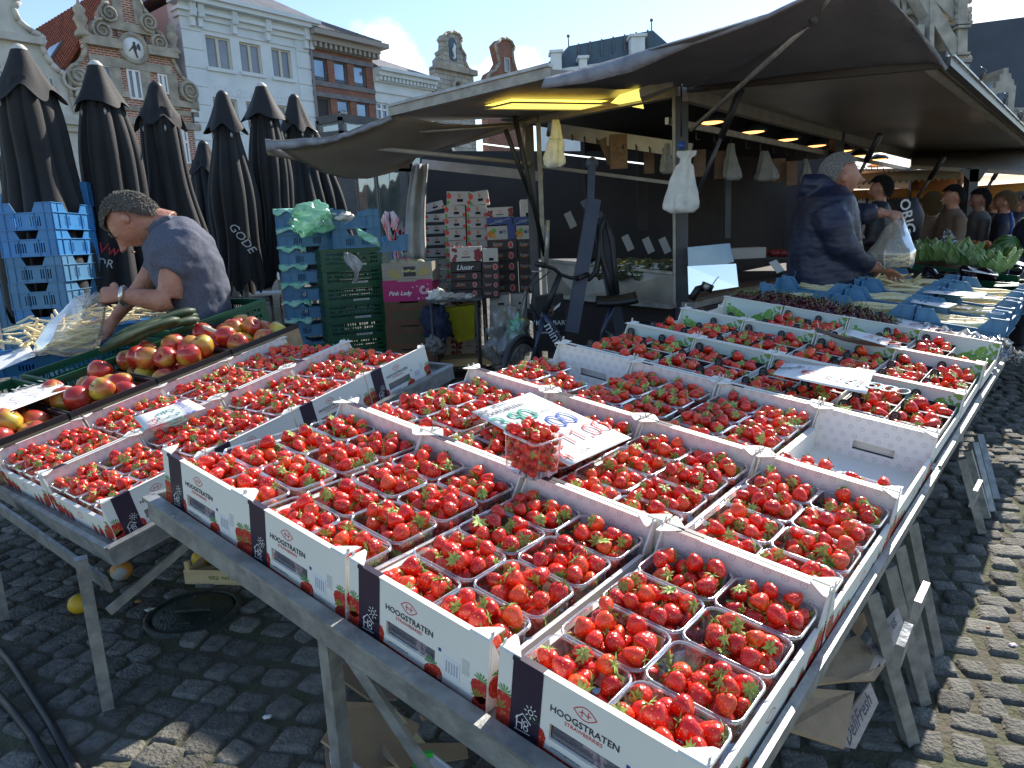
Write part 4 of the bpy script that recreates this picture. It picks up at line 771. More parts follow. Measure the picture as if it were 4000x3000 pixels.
b = MB(); b.sheet([[p + Vector((0, .004 * math.sin(i * .7 + j), 0)) for j, p in enumerate(r)] for i, r in enumerate(refine([[a, a.lerp(c_, .5) + Vector((0, -.02, 0)), c_] for a, c_ in hl], 5))], tarpl, .003); obj('hem', b, t)
b = MB(); b.sheet(refine([[P(3455, -20, 3.95), P(3470, -5, 3.95)], [P(3560, 95, 4.13), P(3572, 92, 4.13)], [P(3655, 225, 4.36), P(3672, 215, 4.36)], [P(3694, 278, 4.47), P(3700, 266, 4.47)]], 3), tarpl, .003); obj('hem', b, t)
# ---- bags hanging on hooks
bagw = mat('white_bag_plastic', (.76, .75, .70), .5, (.60, .60, .55), scale=12, bump=.6, bscale=26, sub=.15); paper = mat('brown_paper', (.20, .12, .08), .8, (.15, .09, .06), scale=10); bagg = mat('grey_bag_plastic', (.26, .26, .25), .55, (.18, .18, .17), scale=9, bump=.5, bscale=30)
def hang_bag(label, u, v0, v1, wpx, Y, mt, seed, knot=False, text=None, grp='bags hanging in the stall'):
    r_ = random.Random(seed); p = P(u, v0, Y); q = P(u, v1, Y); h = p.z - q.z; w2 = wpx * Y / 2800 / 2; b = MB(); rows = []; n, seg = 26, 34
    for i in range(n + 1):
        s_ = i / n; wd = (.30 + .25 * math.sin(s_ * 3) if s_ < .28 else min(1, .45 + (s_ - .25) * 1.0)) if not knot else (.5 if s_ < .1 else (.3 if s_ < .2 else min(1, .42 + (s_ - .2) * .9)))
        row = []
        for k in range(seg):
            a = 2 * math.pi * k / seg; f = 1 + (.16 + .1 * (1 - s_)) * math.sin(a * 5 + seed + s_ * 3) + .14 * noise.noise((math.cos(a) * 2 + seed, math.sin(a) * 2, s_ * 5)); ro = wd * f * (1 - .35 * max(0, s_ - .92) / .08)
            row.append((w2 * ro * math.cos(a) + .12 * w2 * math.sin(s_ * 4 + seed), w2 * .45 * ro * math.sin(a), -h * s_))
        rows.append(row)
    m_ = seg; b.add([x for r in rows for x in r], [(i * m_ + j, i * m_ + (j + 1) % m_, (i + 1) * m_ + (j + 1) % m_, (i + 1) * m_ + j) for i in range(n) for j in range(m_)] + [tuple(range(m_))[::-1], tuple(n * m_ + k for k in range(m_))], mt, True)
    o = obj('hanging_bag', b, None, TR(*p)); tag(o, label, 'bag', grp)
    if text: b = MB(); put_text(b, text[0], text[1], text[2], frame((0, -w2 * .52, -h * text[3]), (1, 0, -.1), (0, 0, 1))); obj('lettering', b, o)
    return o
def paper_bag(label, u, v0, v1, wpx, Y, tilt=0, text=None):
    p = P(u, v0, Y); h = p.z - P(u, v1, Y).z; w2 = wpx * Y / 5600; t = obj('paper_bag', (lambda b: (b.box(-w2, w2, -.02, .02, -h, 0, paper), b)[1])(MB()), None, TR(*p) @ RY(tilt)); tag(t, label, 'paper bag', 'paper bags hanging in the stall')
    if text:
        b = MB()
        for k in range(26): x, z = rnd.uniform(-w2 * .6, w2 * .6), -h * rnd.uniform(.3, .8); b.add([(x, -.0212, z), (x + .012, -.0212, z + .002), (x + .011, -.0212, z + .01), (x, -.0212, z + .008)], [(0, 1, 2, 3)], mat('bag_print', (.09, .045, .03), .8))
        obj('print', b, t)
hang_bag('white carrier bag with red and green print hanging from the left post', 2165, 468, 655, 76, 6.2, bagw, 1, text=('VERS FRUIT', .022, mat('green_print', (.12, .32, .05), .55), .42))
hang_bag('big white knotted carrier bag hanging on the dark corner post', 2672, 590, 832, 128, 5.3, bagw, 2, True)
hang_bag('white bag hanging behind the big knotted bag', 2606, 560, 680, 50, 6.0, bagg, 3)
hang_bag('white shirt-like carrier bag under the second orange lamp', 2860, 560, 705, 66, 6.4, bagg, 4); hang_bag('grey carrier bag between the second and third lamps', 2992, 590, 708, 84, 6.8, bagg, 5); hang_bag('narrow grey bag left of the man in the blue coat', 3148, 620, 720, 46, 7.2, bagg, 6)
paper_bag('brown paper bag with printed block hanging straight', 2415, 525, 660, 64, 6.5, 0, 1); paper_bag('brown paper bag hanging tilted behind the straight one', 2368, 535, 640, 60, 6.6, -.35); paper_bag('plain brown paper bag near the middle of the rail', 2534, 545, 678, 36, 6.7); paper_bag('brown paper bag right of the corner post', 2732, 585, 690, 44, 6.4); paper_bag('brown paper bag beside the shirt-like bag', 2810, 590, 698, 36, 6.5); paper_bag('dark paper bag beside the blue-coated man', 3092, 630, 725, 40, 7, 0); paper_bag('brown paper bag behind the grey carrier bag', 3040, 620, 712, 50, 7.1)
# hanging scale dial on the post
t = thing('price_dial', 'small oval blue dial tied to the corner post above the knotted bag', 'dial', TR(*P(2662, 568, 5.4))); b = MB(); b.T = RX(R(90)); b.lathe([(0, .0), (.026, .0), (.03, .008), (0, .01)], mat('blue_dial', (.04, .1, .35), .4), 18); b.T = None; obj('face', b, t); b = MB(); b.tube([(.0, .005, .06), (0, .005, .5)], .006, rub, 6); obj('cord', b, t)
# ================================================================ MARKET TABLES: frames of reference fitted to the photograph
T1 = Matrix(((.7651, .6356, .1036, -.814), (-.6262, .7718, -.1105, 1.6013), (-.1502, .0197, .9885, .9361), (0, 0, 0, 1)))   # rim plane of the boxes, x across, y away
T2 = Matrix(((.6349, -.7592, -.1435, -1.2098), (.7448, .6508, -.1475, 1.9763), (.2053, -.0132, .9786, .6786), (0, 0, 0, 1)))
HE, SDH, W_, LB = .134, .070, .330, .520
def on1(u, v, dz=0):
    n = Vector((T1[0][2], T1[1][2], T1[2][2])); return T1.inverted() @ PP(u, v, T1 @ Vector((0, 0, dz)), n)
def on2(u, v, dz=0):
    n = Vector((T2[0][2], T2[1][2], T2[2][2])); return T2.inverted() @ PP(u, v, T2 @ Vector((0, 0, dz)), n)
steel = mat('galvanised_steel', (.36, .37, .36), .52, (.22, .23, .23), scale=22, bump=.15, bscale=60, metal=.5, detail=8)
def table(name, label, T, x0, x1, y0, y1, lip, legs, braces=()):
    t = thing(name, label, 'table', T, 'steel market tables')
    b = MB(); b.box(x0, x1, y0, y1, -HE - .022, -HE - .002, steel); obj('table_top', b, t)
    z0, z1 = -HE - .044, -HE + lip
    for (a0, a1, b0, b1, c) in ((x0 - .006, x0, y0, y1, 0), (x1, x1 + .006, y0, y1, 0), (x0 - .006, x1 + .006, y0 - .006, y0, 0), (x0 - .006, x1 + .006, y1, y1 + .006, 0)):
        b = MB(); b.box(a0, a1, b0, b1, z0, z1, steel)
        if a1 - a0 < .1: b.box(a0 - .0, a1 + .0, b0, b1, z1, z1 + .001, steel); b.box(a0 - .004, a1 + .006, b0 + .001, b1 - .001, z1 + .0012, z1 + .009, steel)
        else: b.box(a0 + .001, a1 - .001, b0 - .012, b1 + .012, z1 + .0012, z1 + .009, steel)
        obj('rail', b, t)
    Ti = T.inverted()
    for p, q in legs:
        b = MB(); b.bar(Ti @ Vector(p), Ti @ Vector(q), .034, .034, steel); obj('leg', b, t)
    for p, q, wd in braces:
        b = MB(); b.bar(Ti @ Vector(p), Ti @ Vector(q), .01, wd, steel); obj('brace', b, t)
    return t
xr = 1.352
def topat(a, b_): return T1 @ Vector((a, b_, -HE - .03))
L1 = [(3557, 2893, 3391, 2307), (3604, 2741, 3463, 2205), (3622, 2668, 3499, 2126), (3655, 2553, 3550, 2039)]
def legpts(fu, fv, tu, tv):
    f = PZ(fu, fv, 0); n = Vector((T1[0][0], T1[1][0], T1[2][0])); return f, PP(tu, tv, T1 @ Vector((xr - .02, 0, 0)), n)
lg = [legpts(*q) for q in L1]
f0 = PZ(1372, 2640, .25); f0 = Vector((f0.x, f0.y, 0))
lg += [(Vector((topat(.45, .1).x, topat(.45, .1).y, 0)), topat(.45, .1)), (Vector((topat(.3, 1.4).x, topat(.3, 1.4).y, 0)), topat(.3, 1.4)), (Vector((topat(1.2, .1).x - .1, topat(1.2, .1).y, 0)), topat(1.2, .1))]
pl = lambda u, v, i: PP(u, v, lg[i][0], Vector((T1[0][0], T1[1][0], T1[2][0])))
br = [(pl(3507, 2567, 0), pl(3541, 2478, 0), .045), (pl(3572, 2400, 2), pl(3608, 2320, 2), .045), (T1 @ Vector((.5, .05, -.2)), T1 @ Vector((.95, .12, -.62)), .03)]
table('market_table', 'long galvanised table sloping to the right, full of white strawberry boxes', T1, -.03, 1.354, -.025, 1.62, .012, lg, br)
L2 = [(3836, 2079, 3756, 1790), (3854, 2021, 3780, 1760), (3868, 1999, 3800, 1730), (3886, 1952, 3822, 1700)]
lg = [legpts(*q) for q in L2]
lg += [(Vector((topat(.1, 3.3).x, topat(.1, 3.3).y, 0)), topat(.1, 3.3)), (Vector((topat(.1, 1.8).x, topat(.1, 1.8).y, 0)), topat(.1, 1.8))]
table('market_table', 'second galvanised table, under the pale green strawberry boxes and cherries', T1, -.03, 1.350, 1.66, 3.62, .012, lg, [(pl(3800, 1950, 0), pl(3822, 1905, 0), .045)])
# left table
def top2(a, b_): return T2 @ Vector((a, b_, -HE - .03))
def down(p): return Vector((p.x, p.y, 0))
lf = PZ(423, 2770, 0); lt_ = top2(-.005, .05); lt_ = Vector((lf.x + .012, lf.y - .02, lt_.z))
lf2 = PZ(15, 2420, 0)
lg = [(lf, lt_), (lf2, Vector((lf2.x, lf2.y, .47))), (down(top2(1.38, .1)), top2(1.38, .1)), (down(top2(1.38, 1.6)), top2(1.38, 1.6))]
b1 = PP(425, 2285, lf, Vector((0, 1, 0))); b2 = P(0, 1985, lf2.y - .12)
k1 = PP(423, 2390, lf, Vector((0, 1, 0))); k2 = T2 @ Vector((.42, .03, -.21))
table('market_table', 'left galvanised table sloping towards the camera, strawberries in front and apples behind', T2, -.03, 1.43, -.03, 2.1, .012, lg, [(b1, b2, .055), (k1, k2, .028)])
b = MB(); b.bar(b1 + Vector((0, 0, .32)), P(0, 1790, lf2.y - .12), .03, .05, steel)
# ---------------------------------------------------------------- materials of boxes and fruit
card = mat('white_card', (.87, .84, .76), .55, (.80, .77, .70), scale=9, lo=.4, hi=.9)
cardp = mat('printed_white_card', (.78, .77, .76), .6)
def ring_pattern(m, px_=.034, pz=.028, r=.0062, wd=.0012, col=(.50, .42, .42)):
    t = m.node_tree; n = t.nodes; L = t.links.new; b_ = n['Principled BSDF']; tcn = n.new('ShaderNodeTexCoord'); sp = n.new('ShaderNodeSeparateXYZ'); L(tcn.outputs['Object'], sp.inputs[0])
    def M(op, a, b2=None, c=None):
        q = n.new('ShaderNodeMath'); q.operation = op
        for i, x in enumerate((a, b2, c)):
            if x is None: continue
            if isinstance(x, (int, float)): q.inputs[i].default_value = x
            else: L(x, q.inputs[i])
        return q.outputs[0]
    zc = M('DIVIDE', sp.outputs['Z'], pz); row = M('FLOOR', zc); sh = M('MULTIPLY', M('MODULO', row, 2), .5)
    xc = M('ADD', M('DIVIDE', sp.outputs['X'], px_), sh); fx = M('MULTIPLY', M('SUBTRACT', M('FRACT', xc), .5), px_); fz = M('MULTIPLY', M('SUBTRACT', M('FRACT', zc), .5), pz)
    d = M('SQRT', M('ADD', M('MULTIPLY', fx, fx), M('MULTIPLY', fz, fz))); k = M('LESS_THAN', M('ABSOLUTE', M('SUBTRACT', d, r)), wd)
    dot = M('LESS_THAN', M('ABSOLUTE', fx), .0012); dot = M('MULTIPLY', dot, M('LESS_THAN', M('ABSOLUTE', fz), .003)); k = M('MAXIMUM', k, dot)
    x = n.new('ShaderNodeMix'); x.data_type = 'RGBA'; L(M('MULTIPLY', k, .55), x.inputs['Factor']); x.inputs['A'].default_value = (.84, .79, .75, 1); x.inputs['B'].default_value = _c(col); L(x.outputs['Result'], b_.inputs['Base Color'])
ring_pattern(cardp)
plum = mat('plum_print', (.035, .02, .04), .45); redp = mat('red_print', (.62, .03, .02), .5); blackp = mat('black_print', (.03, .03, .035), .6); greenp = mat('green_print', (.12, .32, .05), .55)
whitep = mat('white_print', (.85, .85, .83), .5); greyp = mat('grey_print', (.45, .45, .45), .6); sticker = mat('sticker', (.80, .81, .84), .4)
berryp = mat('printed_berry', (.50, .03, .02), .5, (.75, .25, .12), scale=140, lo=.55, hi=.7)
limep = mat('lime_print', (.42, .62, .04), .5)
def berry_material():
    m = bpy.data.materials.new('strawberry_skin'); m.use_nodes = True; t = m.node_tree; n = t.nodes; L = t.links.new; b = n['Principled BSDF']
    uvn = n.new('ShaderNodeTexCoord'); mpn = n.new('ShaderNodeMapping'); mpn.inputs['Scale'].default_value = (13, 8, 1); L(uvn.outputs['UV'], mpn.inputs[0])
    v = n.new('ShaderNodeTexVoronoi'); v.inputs['Randomness'].default_value = .35; v.inputs['Scale'].default_value = 1; L(mpn.outputs[0], v.inputs['Vector'])
    mr = n.new('ShaderNodeMapRange'); mr.inputs[1].default_value = .13; mr.inputs[2].default_value = .21; mr.inputs[3].default_value = 1; mr.inputs[4].default_value = 0; L(v.outputs['Distance'], mr.inputs[0])
    oi = n.new('ShaderNodeObjectInfo'); gi = n.new('ShaderNodeNewGeometry'); a = n.new('ShaderNodeMath'); a.operation = 'ADD'; L(oi.outputs['Random'], a.inputs[0]); L(gi.outputs['Random Per Island'], a.inputs[1])
    fr = n.new('ShaderNodeMath'); fr.operation = 'FRACT'; L(a.outputs[0], fr.inputs[0]); cr_ = n.new('ShaderNodeValToRGB'); L(fr.outputs[0], cr_.inputs[0])
    e = cr_.color_ramp.elements; e[0].position = 0; e[0].color = (.56, .012, .008, 1); e[1].position = 1; e[1].color = (.90, .11, .02, 1); e.new(.45).color = (.76, .024, .012, 1); e.new(.8).color = (.84, .045, .015, 1)
    sx = n.new('ShaderNodeSeparateXYZ'); L(uvn.outputs['UV'], sx.inputs[0]); mr3 = n.new('ShaderNodeMapRange'); mr3.inputs[1].default_value = .82; mr3.inputs[2].default_value = 1.0; mr3.inputs[3].default_value = 0; mr3.inputs[4].default_value = .55; L(sx.outputs['Y'], mr3.inputs[0])
    x0_ = n.new('ShaderNodeMix'); x0_.data_type = 'RGBA'; L(mr3.outputs[0], x0_.inputs['Factor']); L(cr_.outputs[0], x0_.inputs['A']); x0_.inputs['B'].default_value = (.80, .22, .08, 1)
    x = n.new('ShaderNodeMix'); x.data_type = 'RGBA'; L(mr.outputs[0], x.inputs['Factor']); L(x0_.outputs['Result'], x.inputs['A']); x.inputs['B'].default_value = (.72, .42, .06, 1); L(x.outputs['Result'], b.inputs['Base Color'])
    mr4 = n.new('ShaderNodeMapRange'); mr4.inputs[1].default_value = 0; mr4.inputs[2].default_value = .42; L(v.outputs['Distance'], mr4.inputs[0])
    bp = n.new('ShaderNodeBump'); bp.inputs['Strength'].default_value = .75; bp.inputs['Distance'].default_value = .0012; L(mr4.outputs[0], bp.inputs['Height']); L(bp.outputs[0], b.inputs['Normal'])
    b.inputs['Roughness'].default_value = .27; b.inputs['Subsurface Weight'].default_value = .12; b.inputs['Subsurface Radius'].default_value = (.01, .003, .002); b.inputs['Subsurface Scale'].default_value = .5; b.inputs['Coat Weight'].default_value = .35; b.inputs['Coat Roughness'].default_value = .12
    return m
skin = berry_material(); leafm = mat('strawberry_calyx', (.20, .34, .05), .6, (.45, .55, .16), scale=160, vary=.35)
for m_ in (leafm,): m_.node_tree.nodes['Principled BSDF'].inputs['Subsurface Weight'].default_value = 0
def berry_mesh(kind, seed, seg=14):
    """unit berry: axis z, tip at -1, shoulders near z = .55; leaf crown on top"""
    r_ = random.Random(seed)
    prof = {'round': [(0, -.98), (.22, -.93), (.48, -.74), (.72, -.42), (.88, -.02), (.90, .32), (.74, .62), (.42, .74), (0, .70)],
            'cone': [(0, -1.08), (.24, -1.01), (.50, -.78), (.72, -.42), (.87, -.02), (.92, .32), (.78, .62), (.45, .75), (0, .70)],
            'long': [(0, -1.45), (.24, -1.35), (.48, -1.02), (.68, -.55), (.80, -.05), (.82, .38), (.66, .66), (.36, .76), (0, .70)]}[kind]
    ax_, ay_ = r_.uniform(.9, 1.08), r_.uniform(.86, 1.04); ph = r_.uniform(0, 6); am = r_.uniform(.02, .07); bend = r_.uniform(-.12, .12)
    V, Fc, UVs = [], [], []; nr = len(prof)
    for i, (r, z) in enumerate(prof):
        for k in range(seg):
            t = 2 * math.pi * k / seg; q = r * (1 + am * math.sin(3 * t + ph + z) + .04 * math.sin(2 * t + 2 * ph)); V.append((q * ax_ * math.cos(t) + bend * z * z, q * ay_ * math.sin(t), z + .05 * math.sin(2 * t + ph) * r))
    for i in range(nr - 1):
        for k in range(seg):
            k2 = (k + 1) % seg; Fc.append((i * seg + k, i * seg + k2, (i + 1) * seg + k2, (i + 1) * seg + k))
            UVs.append([(k / seg, i / (nr - 1)), ((k + 1) / seg, i / (nr - 1)), ((k + 1) / seg, (i + 1) / (nr - 1)), (k / seg, (i + 1) / (nr - 1))])
    return V, Fc, UVs
def calyx_mesh(seed):
    r_ = random.Random(seed); V, Fc = [], []; n = r_.choice((8, 9, 10))
    for k in range(n):
        t = 2 * math.pi * k / n + r_.uniform(-.15, .15); ln = r_.uniform(.72, 1.15); up = r_.uniform(-.25, .40); wd = r_.uniform(.15, .22); c, s_ = math.cos(t), math.sin(t); o = len(V)
        V += [(.02 * c, .02 * s_, .78), (ln * .5 * c - wd * s_, ln * .5 * s_ + wd * c, .80 + up * .3), (ln * .5 * c + wd * s_, ln * .5 * s_ - wd * c, .80 + up * .3), (ln * c, ln * s_, .70 + up), (ln * .5 * c, ln * .5 * s_, .86 + up * .3)]
        Fc += [(o, o + 4, o + 1), (o, o + 2, o + 4), (o + 1, o + 4, o + 3), (o + 4, o + 2, o + 3)]
    if r_.random() < .6:
        o = len(V); a = r_.uniform(0, 6); dx, dy = .22 * math.cos(a), .22 * math.sin(a)
        V += [(.05, 0, .76), (-.03, .05, .76), (-.03, -.05, .76), (.04 + dx, dy, 1.2), (-.03 + dx, .04 + dy, 1.2), (-.03 + dx, -.04 + dy, 1.2)]; Fc += [(o, o + 1, o + 4, o + 3), (o + 1, o + 2, o + 5, o + 4), (o + 2, o, o + 3, o + 5), (o + 3, o + 4, o + 5)]
    return V, Fc
NV = 6
BV = [berry_mesh('round' if i % 2 else 'cone', 11 + i) for i in range(NV)] + [berry_mesh('long' if i % 2 else 'cone', 41 + i) for i in range(4)]
CV = [calyx_mesh(70 + i) for i in range(10)]
def tomesh(name, V, Fc, mt, UVs=None, smooth=True):
    me = bpy.data.meshes.new(name); me.from_pydata(V, [], Fc); me.materials.append(mt)
    if smooth: me.polygons.foreach_set('use_smooth', [True] * len(Fc))
    if UVs: l = me.uv_layers.new(name='UVMap'); l.data.foreach_set('uv', [c for f in UVs for p in f for c in p])
    me.update(); return me
BM = [tomesh('strawberry', *b_[:2], skin, b_[2]) for b_ in BV]; CM = [tomesh('calyx', *c_, leafm, None, False) for c_ in CV]
def pack(hx0, hy0, hx1, hy1, h, n, r0, r1, seed, mound=.012):
    """drop spheres one by one into a tapered tray, each to the lowest resting place found"""
    r_ = random.Random(seed); out_ = []
    for i in range(n):
        r = r_.uniform(r0, r1); best = None
        for k in range(26):
            hx, hy = hx1 - r, hy1 - r; x, y = r_.uniform(-hx, hx), r_.uniform(-hy, hy); z = r
            for (a, b_, c, q) in out_:
                d2 = (x - a) ** 2 + (y - b_) ** 2; s_ = (r + q) * .92
                if d2 < s_ * s_: z = max(z, c + math.sqrt(s_ * s_ - d2))
            f = min(1, z / h); ok = abs(x) < (hx0 + (hx1 - hx0) * f) - r * .92 and abs(y) < (hy0 + (hy1 - hy0) * f) - r * .92
            cost = z + (0 if ok else .05) + (.6 * max(0, z - h) * (abs(x) / hx1 + abs(y) / hy1))
            if best is None or cost < best[0]: best = (cost, x, y, z, r)
        if best[3] < h + mound: out_.append(best[1:])
    return out_
PK = [pack(.066, .051, .073, .057, .090, 40, .0150, .0200, 100 + i, .012) for i in range(7)]
PKc = [pack(.070, .072, .074, .078, .052, 17, .0180, .0240, 200 + i, .02) for i in range(5)]
BERRIES = []     # (world matrix, variant, calyx?, text of place)
def fill(T, pk, place, long_=False, seed=0, keep=1.0):
    r_ = random.Random(seed)
    for (x, y, z, r) in pk:
        if r_.random() > keep: continue
        up = r_.random() < .55
        ax = Vector((r_.gauss(0, 1), r_.gauss(0, 1), abs(r_.gauss(0, .5)) if up else r_.gauss(-.1, .45))).normalized()
        rot = ax.to_track_quat('Z', 'Y').to_matrix().to_4x4() @ RZ(r_.uniform(0, 6.3))
        sc = r * (1.06 if not long_ else 1.04); i = r_.randrange(NV) if not long_ else NV + r_.randrange(4)
        BERRIES.append((T @ TR(x, y, z) @ rot @ Matrix.Scale(sc, 4), i, r_.random() < .88, place))
# ---------------------------------------------------------------- clear punnet
pet = clear_mat('clear_punnet_plastic', (.93, .95, .97), .05, .06, .035); petrim = clear_mat('clear_punnet_rim', (.88, .91, .94), .18, .1, .20, (.82, .85, .9))
def rrect(hx, hy, rc, z, n=4):
    pts = []
    for cx, cy, a0 in ((hx - rc, hy - rc, 0), (-hx + rc, hy - rc, 90), (-hx + rc, -hy + rc, 180), (hx - rc, -hy + rc, 270)):
        for k in range(n + 1): a = R(a0 + 90 * k / n); pts.append((cx + rc * math.cos(a), cy + rc * math.sin(a), z))
    return pts
def loops(mb, ls, mt, cap0=True, smooth=True):
    n = len(ls[0]); vs = [p for l in ls for p in l]; fs = []
    for i in range(len(ls) - 1):
        for k in range(n): fs.append((i * n + k, i * n + (k + 1) % n, (i + 1) * n + (k + 1) % n, (i + 1) * n + k))
    if cap0: fs.append(tuple(range(n))[::-1])
    mb.add(vs, fs, mt, smooth)
PH = .092
b = MB(); loops(b, [rrect(.064, .049, .014, 0), rrect(.067, .052, .016, .006), rrect(.0725, .0565, .02, PH - .012), rrect(.0735, .0575, .02, PH - .002)], pet)
punnet_me = b.mesh('punnet')
b = MB(); loops(b, [rrect(.0735, .0575, .02, PH - .003), rrect(.0745, .0585, .02, PH + .001), rrect(.0775, .0608, .022, PH + .001), rrect(.0785, .0618, .022, PH - .004)], petrim, False); rim_me = b.mesh('rim')
b = MB(); b.add([(.008, .046, .050), (.060, .046, .050), (.062, .0525, PH - .007), (.008, .0525, PH - .007)], [(0, 1, 2, 3)], whitep)
b.add([(.042, .0455, .060), (.056, .0455, .060), (.057, .0515, PH - .009), (.042, .0515, PH - .009)], [(0, 1, 2, 3)], limep)
for z_ in (.062, .067, .072): b.add([(.012, .0470, z_), (.036, .0470, z_), (.036, .0475, z_ + .0014), (.012, .0475, z_ + .0014)], [(0, 1, 2, 3)], greyp)
labelcard_me = b.mesh('label_card')
proto_punnet = None; npun = 0
def punnet(T, label, pk, long_=False, turn=False, keep=1, card_=True):
    global npun; npun += 1
    if turn: T = T @ RZ(math.pi)
    t = obj('punnet', punnet_me, None, T); tag(t, label, 'punnet', 'clear plastic punnets of strawberries'); obj('rim', rim_me, t)
    if card_: obj('label_card', labelcard_me, t)
    fill(T @ TR(0, 0, .002), pk, label.replace('clear punnet,', 'red strawberry in the').replace('one in the', 'punnet of the'), seed=npun, keep=keep); return t
# ---------------------------------------------------------------- white strawberry box
def berry_shape(mb, cx, cz, s_, T, tip=-90, cut=None):
    pts = [(0, -1), (.35, -.86), (.66, -.45), (.82, .05), (.72, .42), (.42, .6), (0, .62), (-.42, .6), (-.72, .42), (-.82, .05), (-.66, -.45), (-.35, -.86)]
    a = R(tip + 90); q = [(cx + s_ * (x * math.cos(a) - z * math.sin(a)), cz + s_ * (x * math.sin(a) + z * math.cos(a))) for x, z in pts]
    if cut: q = [(min(max(x, cut[0]), cut[1]), min(max(z, cut[2]), cut[3])) for x, z in q]
    old = mb.T; mb.T = T; mb.add([(x, z, 0) for x, z in q], [tuple(range(len(q)))], berryp)
    for k in range(6):
        an = a + R(90 + (k - 2.5) * 28); bx, bz = cx - s_ * .6 * math.sin(a), cz + s_ * .6 * math.cos(a); l_ = s_ * .5
        tri = [(bx, bz), (bx + l_ * math.cos(an - .25), bz + l_ * math.sin(an - .25)), (bx + l_ * 1.25 * math.cos(an), bz + l_ * 1.25 * math.sin(an))]
        if cut: tri = [(min(max(x, cut[0]), cut[1]), min(max(z, cut[2]), cut[3])) for x, z in tri]
        mb.add([(x, z, .0002) for x, z in tri], [(0, 1, 2)], greenp)
    mb.T = old
FV = Matrix(((1, 0, 0, 0), (0, 0, -1, 0), (0, 1, 0, 0), (0, 0, 0, 1)))     # plane x,z facing -y (the front)
def end_wall(front):
    """long-handled end wall, x in +-W/2, thickness in y 0..t; hand hole"""
    b = MB(); h = W_ / 2; t = .005; hl, hr, hb, ht = -.066, .052, .030, .058
    m1 = card if front else cardp
    for x0, x1, z0, z1 in ((-h, hl, 0, HE), (hr, h, 0, HE), (hl, hr, 0, hb), (hl, hr, ht, HE)): b.box(x0, x1, 0, t, z0, z1, m1)
    b.box(-h, h, -.0022, t + .004, HE - .0, HE + .0025, card)                      # folded-over rim
    for s_ in (-1, 1):                                                            # corner gusset on top and the stacking tabs
        b.add([(s_ * h, 0, HE + .0028), (s_ * (h - .040), 0, HE + .0028), (s_ * (h - .028), .014, HE + .0028), (s_ * (h - .008), .034, HE + .0028), (s_ * h, .036, HE + .0028),
               (s_ * h, 0, HE + .0055), (s_ * (h - .040), 0, HE + .0055), (s_ * (h - .028), .014, HE + .0055), (s_ * (h - .008), .034, HE + .0055), (s_ * h, .036, HE + .0055)],
              [(0, 1, 2, 3, 4)[::s_], (5, 6, 7, 8, 9)[::-s_]] + [(i, (i + 1) % 5, 5 + (i + 1) % 5, 5 + i) for i in range(5)], card)
    return b
ew_front = end_wall(True).mesh('end_wall'); ew_back = end_wall(False).mesh('end_wall')
